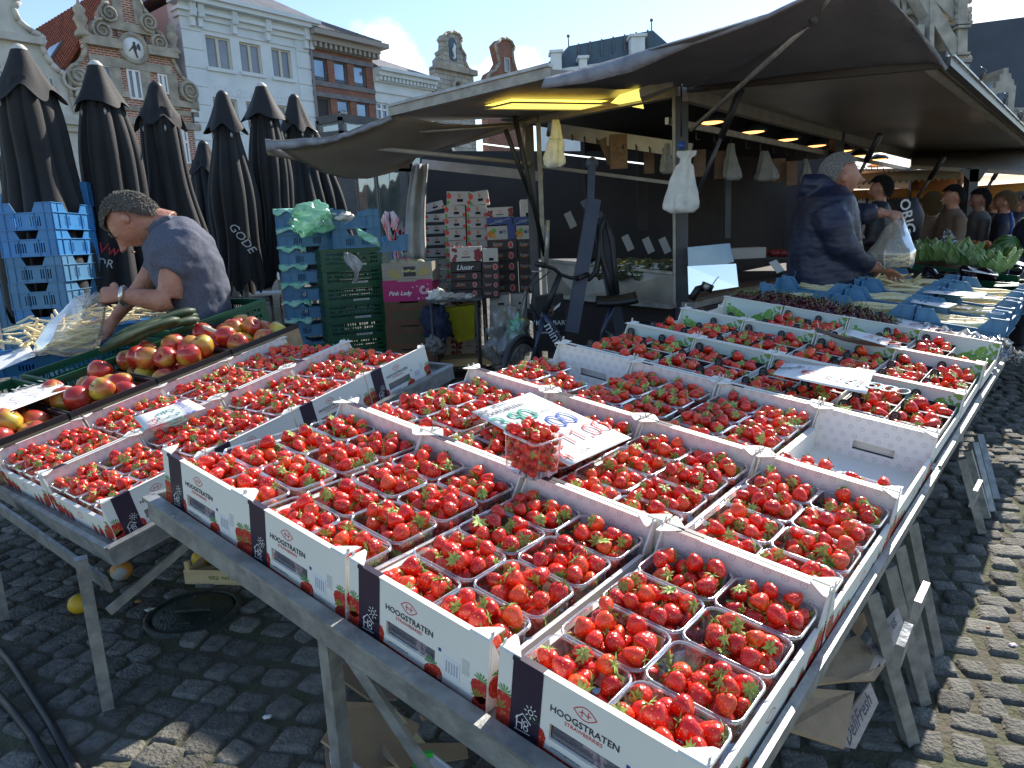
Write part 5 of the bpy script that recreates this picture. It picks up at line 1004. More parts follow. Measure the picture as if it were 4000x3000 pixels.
def prints():
    h = W_ / 2; T = FV @ TR(0, 0, .0006); art = MB(); berry_shape(art, -.095, .022, .030, T, -80, (-.083 - .035, .02, 0, .06)); berry_shape(art, .050, .014, .026, T, -70, (.02, .09, 0, .05))
    for x, z, s_, a in ((h - .012, .040, .026, -90), (h - .010, .012, .024, -60), (-h + .012, .046, .026, -95), (-h + .012, .016, .026, -70)): berry_shape(art, x, z, s_, T, a, (-h + .0005, h - .0005, 0, .09))
    art.T = T; art.add([(-h + .085, .0, 0), (h - .03, .0, 0), (h - .03, .006, 0), (-h + .085, .010, 0)], [(0, 1, 2, 3)], berryp)
    art.T = None
    bandm = MB(); bandm.box(-h + .027, -h + .082, -.0008, 0.001, .0, HE - .001, plum); bandm.box(-h + .027, -h + .082, -.0032, .0095, HE + .0026, HE + .0032, plum); bandm.box(-h + .027, -h + .082, -.0031, -.0022, HE - .004, HE + .0026, plum)
    bandb = MB(); bandb.box(h - .082, h - .027, -.0032, .0095, HE + .0026, HE + .0032, plum)
    # sun-over-house mark
    mk = MB(); Tm = FV @ TR(-h + .055, .034, .0012)
    stroke(mk, [(-.017, -.002), (-.004, .012), (.012, .0)], .0018, whitep, Tm); stroke(mk, [(-.014, .004), (-.014, -.020)], .0018, whitep, Tm); stroke(mk, [(-.004, .002), (-.004, -.016)], .0016, whitep, Tm); stroke(mk, [(-.014, -.008), (-.004, -.006)], .0016, whitep, Tm)
    for cz in (-.003, -.012): stroke(mk, [(.003 + .0042 * math.cos(k * .7), cz + .0042 * math.sin(k * .7)) for k in range(10)], .0014, whitep, Tm)
    stroke(mk, [(-.018, -.022), (.012, -.019)], .0018, whitep, Tm)
    stroke(mk, [(.010 + .0045 * math.cos(k * .7), .022 + .0045 * math.sin(k * .7)) for k in range(10)], .0014, whitep, Tm)
    for k in range(8): a = k * math.pi / 4; stroke(mk, [(.010 + .0075 * math.cos(a), .022 + .0075 * math.sin(a)), (.010 + .012 * math.cos(a), .022 + .012 * math.sin(a))], .0016, whitep, Tm)
    em = MB(); Te = FV @ TR(-.010, .108, .0008); A_ = [(-.019 + .038 * k / 12, .0105 * math.sin(math.pi * k / 12)) for k in range(13)]
    stroke(em, A_, .0014, redp, Te); stroke(em, [(x, -z) for x, z in A_], .0014, redp, Te)
    stroke(em, [(-.005, .006), (-.005, -.006)], .0013, redp, Te); stroke(em, [(.005, .006), (.005, -.006)], .0013, redp, Te); stroke(em, [(-.010, -.001), (-.002, .0015), (.002, -.0015), (.010, .001)], .0013, redp, Te)
    tx = MB(); put_text(tx, 'HOOGSTRATEN', .0155, blackp, FV @ TR(-.010, .0855, .0008), bold=.012, sx=1.02); put_text(tx, 'STRAWBERRIES', .0088, redp, FV @ TR(-.010, .074, .0008), sx=1.05)
    put_text(tx, 'www.hoogstraten.eu', .006, blackp, FV @ TR(-.035, .019, .0008))
    st = MB(); st.T = FV; st.box(.072, .108, .028, .062, .0005, .0009, sticker); st.T = None
    st.T = FV @ TR(0, 0, .0004)
    for k in range(5): st.box(.078 + k * .0058, .0805 + k * .0058, .034, .056, .0007, .001, greyp)
    for k in range(7): st.box(.112, .128, .050 + k * .0042, .0512 + k * .0042, 0, .0003, greyp)
    for k in range(3): st.box(.060, .106, .010 + k * .003, .0108 + k * .003, 0, .0003, greyp)
    st.box(.060, .066, .064, .070, 0, .0004, mat('blue_print', (.05, .07, .3), .5)); st.T = None
    ins = MB(); ins.box(-.064, .050, .006, .0068, .028, .060, clear_mat('hole_film', (.5, .48, .55), .3, .15, .4, (.4, .38, .42)))
    return [('printed_berries', art.mesh('printed_berries')), ('plum_band', bandm.mesh('plum_band')), ('house_mark', mk.mesh('house_mark')), ('eye_emblem', em.mesh('eye_emblem')), ('lettering', tx.mesh('lettering')), ('sticker', st.mesh('sticker')), ('film', ins.mesh('film'))], bandb.mesh('plum_band')
PR, bandb_me = prints()
def side_wall(s_):
    b = MB(); h = W_ / 2; x0, x1 = (h - .004, h) if s_ > 0 else (-h, -h + .004)
    b.box(x0, x1, .006, LB - .006, 0, SDH, card); b.box(x0 - .004, x1 + .004 if s_ < 0 else x1, .036, LB - .036, SDH, SDH + .003, card)
    for ya, yb in ((.006, .034), (LB - .006, LB - .034)):   # corner posts, sloping down to the side wall
        y0, y1 = min(ya, yb), max(ya, yb); zt = [(y0, HE if ya < .1 else SDH + .01), (y1, SDH + .01 if ya < .1 else HE)]
        b.add([(x0, y0, SDH), (x1, y0, SDH), (x1, y1, SDH), (x0, y1, SDH), (x0, y0, zt[0][1]), (x1, y0, zt[0][1]), (x1, y1, zt[1][1]), (x0, y1, zt[1][1])], [(0, 3, 2, 1), (4, 5, 6, 7), (0, 1, 5, 4), (1, 2, 6, 5), (2, 3, 7, 6), (3, 0, 4, 7)], card)
        b.box(x0 + .001, x1 - .001, (y0 if ya < .1 else y1 - .006), (y0 + .006 if ya < .1 else y1), HE, HE + .013, mat('grey_tab', (.5, .5, .48), .6))
    return b.mesh('side_wall')
SWR, SWL = side_wall(1), side_wall(-1)
def side_print(s_):
    b = MB(); h = W_ / 2 + .0006; T = Matrix(((0, 0, s_, s_ * h), (s_, 0, 0, LB / 2), (0, 1, 0, 0), (0, 0, 0, 1)))
    for y, z, q, a in ((-.235, .045, .028, -90), (-.215, .018, .026, -60), (-.18, .022, .024, -100), (-.14, .018, .024, -90), (-.10, .012, .022, -70), (.235, .04, .03, -90), (.205, .018, .028, -110), (.15, .012, .024, -80), (.10, .01, .02, -60)):
        berry_shape(b, y, z, q, T, a, (-LB / 2 + .003, LB / 2 - .003, 0, SDH))
    A_ = [(-.02 + .04 * k / 12, .04 + .0105 * math.sin(math.pi * k / 12)) for k in range(13)]; stroke(b, A_, .0016, redp, T); stroke(b, [(x, .08 - z) for x, z in A_], .0016, redp, T)
    return b.mesh('printed_berries')
SPR, SPL = side_print(1), side_print(-1)
bs = MB(); bs.box(-W_ / 2 + .004, W_ / 2 - .004, .005, LB - .005, 0, .004, card); base_me = bs.mesh('base')
def white_box(T, label):
    t = thing('strawberry_box', label, 'fruit box', T, 'white strawberry boxes')
    f = obj('end_wall', ew_front, t)
    for nme, me in PR: obj(nme, me, f)
    bk = obj('end_wall', ew_back, t); bk.matrix_local = TR(0, LB, 0) @ RZ(math.pi); obj('plum_band', bandb_me, bk).matrix_local = Matrix.Identity(4)
    for me, pm in ((SWR, SPR), (SWL, SPL)): s_ = obj('side_wall', me, t); obj('printed_berries', pm, s_)
    obj('base', base_me, t); return t
# inner face of the back wall must show the ring print: its inside is the +y side after turning
rowsn = ('front', 'second', 'third'); coln = ('leftmost', 'second', 'third', 'rightmost'); lay = ('front', 'second', 'third', 'back')
jit = random.Random(21)
def fillbox(T, where, cells=None, seed=0):
    k = 0
    for cx, sd in ((-.0785, 'left'), (.0785, 'right')):
        for r_ in range(4):
            k += 1
            if cells is not None and (sd, r_) not in cells: continue
            if cells is None or True:
                y = .070 + r_ * .1267
                punnet(T @ TR(cx + jit.uniform(-.001, .001), y, .005), 'clear punnet, %s %s one in the %s' % (lay[r_], sd, where), PK[(seed * 3 + k * 2) % 7], turn=bool((seed + k) % 2) and False, keep=1 if jit.random() < .6 else .93)
PTS = {}
for c in range(4):
    for r_ in range(3):
        a0 = .004 + c * .3375 + .166; b0 = .002 + r_ * .5295
        ja = jit.uniform(-.002, .002)
        if r_ == 0: a0 = (.160, .490, .828, 1.180)[c]
        T = T1 @ TR(a0 + ja, b0, -HE) @ RZ(R(jit.uniform(-.25, .25)))
        wh = "%s box, main table's %s row" % (coln[c], rowsn[r_])
        white_box(T, 'white strawberry box, %s in the %s row of the main table' % (coln[c], rowsn[r_]) + (', nearly empty' if (c, r_) == (3, 2) else ''))
        cells = None
        if (c, r_) == (3, 2): cells = {('left', 0), ('right', 0)}
        if (c, r_) == (0, 2): cells = {('left', 0), ('right', 0), ('left', 1), ('right', 1), ('left', 2)}
        fillbox(T, wh, cells, c * 3 + r_)
# left table: logo walls face along -j (towards the gap between tables)
lrow = ('near', 'second', 'third', 'far')
for i in range(4):
    for j in range(2):
        T = T2 @ TR(.39 * .8625 * i + .168 + .002, .002 + j * .5345, -HE) @ RZ(R(jit.uniform(-.3, .3)))
        side = 'right' if j == 0 else 'left'
        white_box(T, 'white strawberry box, %s one in the %s row of the left table' % (('nearest', 'second', 'third', 'farthest')[i], side))
        fillbox(T, '%s box, left table\'s %s row' % (('nearest', 'second', 'third', 'farthest')[i], side), None, 20 + i * 2 + j)
# ---------------------------------------------------------------- pale green boxes with card punnets
teal = mat('pale_green_card', (.56, .66, .64), .5, (.50, .60, .58), scale=6); darkc = mat('black_card', (.022, .018, .018), .6); leafp = mat('printed_leaf', (.10, .28, .04), .55, (.25, .48, .10), scale=60)
LT, HT, ST = .535, .106, .048
def tboxes():
    b = MB(); h = W_ / 2; b.box(-h, h, 0, .005, 0, HT, card); b.box(-h, h, -.002, .009, HT, HT + .0025, card)
    for s_ in (-1, 1): b.box(s_ * h - (.03 if s_ > 0 else 0), s_ * h + (0 if s_ > 0 else .03), .002, .03, HT + .0026, HT + .005, card)
    for s_ in (-1, 1): b.box(s_ * (h - .004) - .0025, s_ * (h - .004) + .0025, .006, .012, HT + .005, HT + .022, mat('wire_clip', (.6, .6, .58), .4, metal=.6))
    fe = b.mesh('end_wall')
    b = MB(); b.box(-h, h, 0, .005, 0, HT, teal); b.box(-h, h, -.002, .009, HT, HT + .0025, card)
    for s_ in (-1, 1): b.box(s_ * h - (.03 if s_ > 0 else 0), s_ * h + (0 if s_ > 0 else .03), .002, .03, HT + .0026, HT + .005, card)
    be = b.mesh('end_wall')
    b = MB(); rr = random.Random(3)
    def blotch(x, z, s_): 
        n = 5; a0 = rr.uniform(0, 6); b.add([(x + s_ * rr.uniform(.7, 1.2) * math.cos(a0 + k * 6.283 / n), .0056 + rr.uniform(0, .0008), max(.001, z + s_ * rr.uniform(.7, 1.2) * math.sin(a0 + k * 6.283 / n))) for k in range(n)], [tuple(range(n))], leafp)
    for k in range(300):
        u = rr.random(); x = -h + .006 + u * .30; top = .104 * max(0, 1 - u * 1.8) + (.07 * max(0, (u - .55) / .45) if u > .55 else .0) + .006
        z = min(HT - .008, rr.uniform(0, top))
        if z > .004: blotch(min(x, h - .006), z, rr.uniform(.005, .010))
    lp = b.mesh('printed_leaves')
    sw = []
    for s_ in (-1, 1):
        b = MB(); x0, x1 = (h - .004, h) if s_ > 0 else (-h, -h + .004); b.box(x0, x1, .006, LT - .006, 0, ST, card)
        for y0, y1, za, zb in ((.006, .03, HT, ST + .01), (LT - .03, LT - .006, ST + .01, HT)):
            b.add([(x0, y0, ST), (x1, y0, ST), (x1, y1, ST), (x0, y1, ST), (x0, y0, za), (x1, y0, za), (x1, y1, zb), (x0, y1, zb)], [(0, 3, 2, 1), (4, 5, 6, 7), (0, 1, 5, 4), (1, 2, 6, 5), (2, 3, 7, 6), (3, 0, 4, 7)], card)
        sw.append(b.mesh('side_wall'))
    b = MB(); b.box(-h + .004, h - .004, .005, LT - .005, 0, .004, mat('kraft', (.42, .29, .16), .8, (.34, .23, .13), scale=30)); return fe, be, lp, sw, b.mesh('base')
TE = tboxes()
def card_punnet_mesh():
    b = MB(); hx, hy, h = .0745, .080, .058; t = .0018; o = .006
    for q in range(4):
        A_ = [(-hx, -hy), (hx, -hy), (hx, hy), (-hx, hy)]; p, n_ = A_[q], A_[(q + 1) % 4]; k = .93
        outer = [(p[0] * k, p[1] * k, 0), (n_[0] * k, n_[1] * k, 0), (n_[0], n_[1], h), (p[0], p[1], h)]; e = .975
        inner = [(p[0] * k * e, p[1] * k * e, .002), (n_[0] * k * e, n_[1] * k * e, .002), (n_[0] * e, n_[1] * e, h), (p[0] * e, p[1] * e, h)]
        b.add(outer, [(0, 1, 2, 3)], whitep); b.add(inner, [(3, 2, 1, 0)], darkc); b.add([outer[3], outer[2], inner[2], inner[3]], [(0, 1, 2, 3)], whitep)
    b.box(-hx * .92, hx * .92, -hy * .92, hy * .92, .0, .0018, darkc); return b.mesh('card_punnet')
cp_me = card_punnet_mesh()
b = MB(); b.prism([(-.015, 0), (.015, 0), (.0165, .02)] + [(.0165 * math.cos(k * math.pi / 8), .022 + .0165 * math.sin(k * math.pi / 8)) for k in range(1, 8)] + [(-.0165, .02)], darkc, FV @ TR(0, 0, -.0015), .003)
stroke(b, [(.007 * math.cos(k * .5), .024 + .005 * math.sin(k * .5)) for k in range(14)], .001, greyp, FV @ TR(0, 0, .0018)); stroke(b, [(-.009, .013), (.009, .013)], .0016, greyp, FV @ TR(0, 0, .0018)); tab_me = b.mesh('round_tab')
b = MB(); berry_shape(b, .03, .03, .016, Matrix(((1, 0, 0, 0), (0, 0, -1, -.0785), (0, 1, 0, 0), (0, 0, 0, 1))), -80); b.box(-.045, -.02, -.0785, -.078, .024, .040, mat('kraft')); cpp_me = b.mesh('printed_berries')
def green_box(T, label, where, seed, rows_=(0, 1, 2), skip=()):
    t = thing('strawberry_box', label, 'fruit box', T, 'pale green strawberry boxes'); fe, be, lp, sw, base = TE
    obj('end_wall', fe, t); bk = obj('end_wall', be, t); bk.matrix_local = TR(0, LT, 0) @ RZ(math.pi) ; lf_ = obj('printed_leaves', lp, bk)
    bk.scale = (1, 1, 1)
    for s_ in sw: obj('side_wall', s_, t)
    obj('base', base, t)
    for cx, sd in ((-.079, 'left'), (.079, 'right')):
        for r_ in rows_:
            if (sd, r_) in skip: continue
            TT = T @ TR(cx, .095 + r_ * .170, .005) @ RZ(R(jit.uniform(-1, 1)))
            p = obj('card_punnet', cp_me, None, TT); tag(p, 'black-lined card punnet, %s %s one in the %s' % (('front', 'middle', 'back')[r_], sd, where), 'punnet', 'card punnets of large strawberries')
            tb = obj('round_tab', tab_me, p); tb.matrix_local = TR(-.058, .079, .05); obj('printed_berries', cpp_me, p)
            fill(TT @ TR(0, 0, .003), PKc[(seed + r_ * 2 + (cx > 0)) % 5], 'large strawberry in the %s %s punnet of the %s' % (('front', 'middle', 'back')[r_], sd, where), True, seed * 7 + r_ * 2 + (cx > 0))
rn = ('near', 'middle', 'far')
for r_ in range(3):
    for c in range(4):
        T = T1 @ TR(.0 + c * .3358 + .1665, 1.597 + r_ * .5497 + .003, -HE + (HE - HT)) @ RZ(R(jit.uniform(-.5, .5)))
        skip = ()
        rows_ = (0, 1, 2)
        if (r_, c) == (2, 0): rows_ = (0,)
        if (r_, c) == (2, 3): skip = (('right', 2), ('right', 1), ('left', 0))
        if (r_, c) == (2, 2): skip = (('left', 2), ('left', 1))
        if (r_, c) == (1, 0): skip = (('left', 2),)
        green_box(T, 'pale green strawberry box, %s one in the %s row of green boxes' % (coln[c], rn[r_]), "%s box of the %s green row" % (coln[c], rn[r_]), r_ * 4 + c, rows_, skip)
def flush_berries():
    """the 300 berries nearest the camera are objects of their own, all others one mass"""
    BERRIES.sort(key=lambda q: (q[0].translation - CAM).length); near, farb = BERRIES[:300], BERRIES[300:]
    for M_, i, cal, place in near:
        o = bpy.data.objects.new('strawberry', BM[i]); COL.objects.link(o); o.matrix_world = M_; tag(o, place, 'strawberry', 'strawberries in the nearest punnets')
        if cal: c = bpy.data.objects.new('calyx', CM[(i * 3 + len(place)) % 10]); COL.objects.link(c); c.parent = o
    nv = nl = 0; VA, LA, UA, MI, sizes = [], [], [], [], []
    bv = [(np.array(b_[0]), np.array(b_[1]), np.array([c for f in b_[2] for p in f for c in p])) for b_ in BV]; cvv = [(np.array(c_[0]), c_[1]) for c_ in CV]
    rr = random.Random(9)
    for M_, i, cal, _ in farb:
        m4 = np.array(M_); V, Fc, Uq = bv[i]; VA.append(V @ m4[:3, :3].T + m4[:3, 3]); LA.append((Fc + nv).ravel()); UA.append(Uq); sizes.append(np.full(len(Fc), 4)); MI.append(np.zeros(len(Fc), int)); nv += len(V)
        if cal:
            V, Fc = cvv[rr.randrange(10)]; VA.append(V @ m4[:3, :3].T + m4[:3, 3]); fl = [x for f in Fc for x in f]; LA.append(np.array(fl) + nv); UA.append(np.zeros(2 * len(fl))); sizes.append(np.array([len(f) for f in Fc])); MI.append(np.ones(len(Fc), int)); nv += len(V)
    V = np.concatenate(VA); Lp = np.concatenate(LA); S_ = np.concatenate(sizes); me = bpy.data.meshes.new('strawberries')
    me.vertices.add(len(V)); me.vertices.foreach_set('co', V.ravel()); me.loops.add(len(Lp)); me.loops.foreach_set('vertex_index', Lp.astype(np.int32)); me.polygons.add(len(S_))
    me.polygons.foreach_set('loop_start', np.concatenate([[0], np.cumsum(S_)[:-1]]).astype(np.int32)); me.polygons.foreach_set('loop_total', S_.astype(np.int32)); me.materials.append(skin); me.materials.append(leafm)
    mi = np.concatenate(MI); me.polygons.foreach_set('material_index', mi.astype(np.int32)); me.polygons.foreach_set('use_smooth', (mi == 0))
    l = me.uv_layers.new(name='UVMap'); l.data.foreach_set('uv', np.concatenate(UA)); me.update(calc_edges=True); me.validate()
    tag(obj('strawberries', me), 'mass of red strawberries filling the punnets farther from the camera', 'strawberries', kind='stuff')
    print('berries', len(BERRIES), 'punnets', npun)
# ================================================================ CRATES
bluep = mat('blue_crate_plastic', (.035, .19, .46), .42, (.05, .24, .52), scale=3, bump=.05, vary=.12); bluef = mat('faded_blue_plastic', (.065, .20, .36), .5, (.09, .235, .39), scale=3, vary=.1)
grnp = mat('green_crate_plastic', (.008, .075, .035), .4, (.012, .10, .045), scale=4, vary=.1); kraft = mat('kraft', (.42, .29, .16), .8, (.34, .23, .13), scale=30)
def crate_meshes(w, d, h, mt, notch=.45, nh=.36, slots=True, lattice=False, low=False):
    """open plastic crate: four ribbed walls with slots, a notch in each long wall, higher corners"""
    out_ = []; t = .004
    for side in range(4):
        L_ = w if side % 2 == 0 else d; D = d if side % 2 == 0 else w; b = MB(); b.T = RZ(side * math.pi / 2) @ TR(0, -D / 2, 0); hx = L_ / 2; zl = h * (1 - nh) if not low else h * .5
        holes = []
        if lattice:
            nx = int(L_ / .028); pw = L_ * .86 / nx
            for r_ in range(3):
                for k in range(nx): x = -L_ * .43 + k * pw; holes.append((x + .004, x + pw - .004, h * (.16 + .23 * r_), h * (.16 + .23 * r_) + h * .14)) if not (r_ == 1 and k % 5 == 2) else None
            wall_with_holes(b, -hx, hx, 0, h * .9, holes, mt, 0, t); b.box(-hx - .004, hx + .004, -.006, t + .006, h * .88, h, mt); b.box(-hx, hx, -.005, 0, 0, h * .08, mt); b.box(-hx, hx, -.005, 0, h * .82, h * .86, mt)
        else:
            if slots:
                for cx in (-.17, .17):
                    for k in range(5): x = cx * L_ + (k - 2) * .017; holes.append((x, x + .009, zl * .22, zl * .78))
            wall_with_holes(b, -hx, hx, 0, zl, holes, mt, 0, t)
            n2 = L_ * notch / 2
            for s_ in (-1, 1):
                b.prism([(s_ * hx, zl), (s_ * (n2 * .62), zl), (s_ * n2, h), (s_ * hx, h)][::s_], mt, FV @ TR(0, 0, -t), t)
                b.box(min(s_ * hx, s_ * n2), max(s_ * hx, s_ * n2), -.006, t + .003, h - .003, h + .002, mt)
            b.box(-hx, hx, -.008, 0, zl - .003, zl + .003, mt); b.box(-hx, hx, -.010, 0, 0, .006, mt)
            for x in (-hx + .001, -hx * .72, -hx * .36, hx * .36, hx * .72, hx - .004): b.box(x, x + .003, -.008, 0, .006, zl - .003, mt)
            for x in (-hx + .001, -hx * .72, hx * .72, hx - .004): b.box(x, x + .003, -.006, 0, zl + .003, h - .003, mt)
        b.T = None; out_.append(('side_wall', b.mesh('side_wall')))
    b = MB(); b.box(-w / 2 + t, w / 2 - t, -d / 2 + t, d / 2 - t, .0, .004, mt); out_.append(('base', b.mesh('base'))); return out_
def crate(ms, T, label, grp, cat='crate', name='plastic_crate'):
    t = thing(name, label, cat, T, grp)
    for n, me in ms: obj(n, me, t)
    return t
orn = ('top', 'second', 'third', 'fourth', 'fifth', 'sixth', 'seventh', 'eighth', 'ninth', 'tenth', 'eleventh')
BLU = crate_meshes(.40, .60, .196, bluep); BLF = crate_meshes(.40, .60, .196, bluef)
def stack(ms, u, vtop, Y, h, ang, desc, grp, dx=0, zmin=0, w=.4):
    p = P(u, vtop, Y); z = p.z - h; k = 0
    while z > zmin - h * .5 and k < 11:
        crate(ms[k % len(ms)], TR(p.x + rnd.uniform(-.006, .006), p.y + .25, max(z, 0)) @ RZ(R(ang + rnd.uniform(-.8, .8))), 'blue plastic crate, %s from the top of %s' % (orn[k], desc) if k else 'blue plastic crate on top of %s' % desc, grp); z -= h * .985; k += 1
    return p
G1_ = 'blue crates stacked at the far left'
stack([BLU, BLU, BLF, BLF], 93, 795, 5.5, .196, 4, 'the front stack at the left edge', G1_)
stack([BLU, BLU], 226, 718, 6.15, .196, 6, 'the stack behind, left of the seller', G1_)
p = P(70, 735, 6.9); crate(BLU, TR(p.x, p.y, p.z - .2) @ RZ(.1), 'pale blue crate peeping out far behind the left stacks', G1_); p2_ = p
b = MB(); b.box(-.2, .2, -.3, .3, 0, p.z - .2, bluef); 
for k in range(8): crate(BLF, TR(p.x, p.y, max(0, p.z - .2 - .193 * (k + 1))) @ RZ(.1), 'blue crate, %s below the one peeping out far behind the left stacks' % orn[k + 1] if k else 'blue crate directly below the one peeping out far left', G1_)
BLM = crate_meshes(.56, .38, .185, bluef)
G2_ = 'blue crates behind the seller'
pA = P(1165, 818, 7.4); z = pA.z - .185; k = 0
filmg = mat('green_film', (.22, .62, .42), .35, (.45, .75, .62), scale=8, bump=.4, bscale=22)
while z > -.06:
    crate(BLM, TR(pA.x, pA.y + .2, max(0, z)) @ RZ(R(16)), ('blue plastic crate, %s from the top of the tall stack beside the green crates' % orn[k]) if k else 'blue crate on top of the tall stack, under the green bag', G2_)
    if k < 7:
        b = MB(); T = TR(pA.x, pA.y + .2, z + .185) @ RZ(R(16)); rows = []
        for i in range(9):
            x = -.29 + .50 * i / 8 if k in (1,) else -.30 + .28 * i / 8; rows.append([T @ Vector((x, -.192 - .03 * q + .012 * math.sin(i * 1.7 + k), .012 - .05 * q * (1 + .5 * math.sin(i * 1.3 + k * 2)))) for q in (0, .5, 1)])
        b.sheet(rows, filmg, .002); tag(obj('film_edge', b), 'strip of green plastic film hanging over the %s crate rim of the tall stack' % orn[k], 'film', 'green film strips on the blue stack')
    z -= .182; k += 1
# green stack with two blue crates on top
GRN = crate_meshes(.60, .40, .176, grnp, lattice=True); pG = P(1335, 972, 7.15); z = pG.z - .176; k = 0; aG = R(22)
while z > -.08 and k < 8:
    c_ = crate(GRN, TR(pG.x, pG.y + .25, max(0, z)) @ RZ(aG), ('dark green vented crate, %s from the top of the green stack' % orn[k]) if k else 'dark green vented crate on top of the green stack', 'green crates behind the seller')
    b = MB(); b.box(-.02, .14, -.2085, -.2075, .010, .028, mat('crate_label', (.72, .72, .70), .5))
    for q in range(9): b.box(-.01 + q * .0145, -.003 + q * .0145, -.2092, -.2086, .014, .024, blackp)
    obj('label', b, c_); z -= .174; k += 1
BL2 = crate_meshes(.46, .36, .185, bluef); crate(BL2, TR(P(1362, 975, 7.1).x, 7.4, pG.z + .187) @ RZ(aG), "blue crate with pale contents on top of the green stack", G2_)
p = P(1362, 975, 7.1); crate(BL2, TR(p.x, p.y + .3, pG.z + .002) @ RZ(aG), 'blue crate directly on the green stack, below the top one', G2_)
p = P(1525, 975, 7.3); crate(crate_meshes(.42, .36, .16, bluef), TR(p.x, p.y + .2, p.z - .02), 'blue crate standing behind the melon box, right of the green stack', G2_)
p = P(1525, 975, 7.3)
def crumple(label, c, r, mt, seed, cat='bag', name='plastic_bag', amp=.45, seg=40, rings=26, f=2.2, cut=None):
    b = MB(); b.ball((0, 0, 0), r, mt, seg, rings, fn=lambda d: 1 + amp * noise.noise(Vector(d) * f + Vector((seed, 0, 0))) + amp * .45 * noise.noise(Vector(d) * f * 3 + Vector((seed, 5, 0))))
    o = obj(name, b, None, TR(*c)); tag(o, label, cat); return o
gbag = clear_mat('green_bag_film', (.75, .95, .85), .18, .15, .55, (.35, .70, .52))
cbag = clear_mat('clear_bag_film', (.95, .95, .94), .12, .18, .34, (.70, .70, .68))
crumple('crumpled pale green plastic bag on the tall blue crate stack', P(1205, 855, 7.05) + Vector((0, .05, 0)), (.22, .13, .14), gbag, 3, amp=.45, f=1.8)
crumple('white produce bag inside the top blue crate above the green stack', P(1320, 850, 7.25), (.14, .1, .06), bagw, 7)
crumple('pale paper crumpled in the top blue crate behind the seller', P(220, 720, 6.3), (.10, .08, .07), mat('crumpled_paper', (.62, .62, .6), .8), 9)
b = MB(); b.sheet([[P(1352 + 42 * math.sin(s_ * 2.2) + (q - .5) * (18 + 46 * math.sin(math.pi * min(1, s_ * 1.5)) ), 985 + s_ * 118, 6.75 + .02 * math.sin(q * 9 + s_ * 6)) for q in [k / 6 for k in range(7)]] for s_ in [k / 12 for k in range(13)]], mat('silver_film', (.50, .50, .50), .35, (.32, .32, .32), scale=14, bump=.6, bscale=40), .002); tag(obj('plastic_bag', b), 'torn greyish plastic bag hanging down the front of the green crates', 'bag')
b = MB(); b.sheet([[P(1395 + s_ * 85 + (q - .5) * 14, 908 + s_ * 40 + (q - .5) * 40, 6.8 + .02 * math.sin(q * 7 + s_ * 9)) for q in [k / 4 for k in range(5)]] for s_ in [k / 8 for k in range(9)]], filmg, .002); tag(obj('film_edge', b), 'green film hanging out of the lower blue crate above the green stack', 'film')
# ---- printed cartons
def pxbox(u0, v0, u1, v1, Y, dep, mt, rot=0):
    a, c_ = P(u0, v0, Y), P(u1, v1, Y); cx = (a.x + c_.x) / 2; w = abs(c_.x - a.x); h = a.z - c_.z; b = MB(); b.box(-w / 2, w / 2, 0, dep, 0, h, mt); return b, TR(cx, Y, c_.z) @ RZ(R(rot)), w, h
wood = mat('pale_wood', (.52, .38, .20), .75, (.42, .30, .15), scale=3, stretch=(1, 1, 12)); brownc = mat('brown_carton', (.15, .085, .045), .8, (.11, .06, .035), scale=8)
def letters(par, txt, size, mt, x, z, shear=0, bold=0, sx=1, y=-.002, name='lettering'):
    b = MB(); put_text(b, txt, size, mt, FV @ TR(x, z, -y), shear, bold, sx); return obj(name, b, par)
def hollow(u0, v0, u1, v1, Y, dep, mt, rot, label, cat, grp=None, name='carton', notch=0):
    a, c_ = P(u0, v0, Y), P(u1, v1, Y); cx = (a.x + c_.x) / 2; w = abs(c_.x - a.x); h = a.z - c_.z; t = thing(name, label, cat, TR(cx, Y, c_.z) @ RZ(R(rot)), grp); k = .006
    b = MB()
    if notch: b.prism([(-w / 2, 0), (w / 2, 0), (w / 2, h), (w * .22, h), (w * .17, h - notch), (-w * .17, h - notch), (-w * .22, h), (-w / 2, h)], mt, FV @ TR(0, 0, -k), k)
    else: b.box(-w / 2, w / 2, 0, k, 0, h, mt)
    obj('front_wall', b, t)
    for x in (-w / 2, w / 2 - k): b = MB(); b.box(x, x + k, k, dep, 0, h, mt); obj('side_wall', b, t)
    b = MB(); b.box(-w / 2 + k, w / 2 - k, dep - k, dep, 0, h, mt); obj('back_wall', b, t); b = MB(); b.box(-w / 2 + k, w / 2 - k, k, dep - k, 0, h * .55, mat('carton_inside', (.05, .035, .02), .9)); obj('contents', b, t)
    return t, w, h
Yc = 7.0; pinkm = mat('pink_carton', (.42, .01, .13), .5); cream_w = mat('wood_print', (.40, .36, .30), .7, (.30, .27, .22), scale=4, stretch=(1, 1, 10))
t, w, h = hollow(1487, 1030, 1692, 1096, Yc, .36, cream_w, -6, 'melon carton with wood print on top of the brown carton stack', 'carton')
b = MB()
for x, z, rx, rz in ((-w * .27, h * .45, .05, .036), (-w * .2, h * .3, .05, .022), (w * .36, h * .55, .05, .04), (w * .28, h * .42, .03, .03)): b.T = FV @ TR(x, z, .002) @ Matrix.Diagonal((rx, rz, 1, 1)); b.lathe([(0, .001), (1, 0)], mat('melon_print', (.50, .33, .10), .6, (.35, .32, .14), scale=30), 18, False); b.T = None
b.T = FV; b.box(-.035, .085, h * .28, h * .78, .0015, .003, blackp); b.T = None; obj('melon_print', b, t)
letters(t, 'DeliFresh', .036, mat('lemon_print', (.75, .68, .25), .5), .02, h * .56, .15, .02, y=-.004); letters(t, 'Your fresh summer friend', .012, blackp, .03, h * .17)
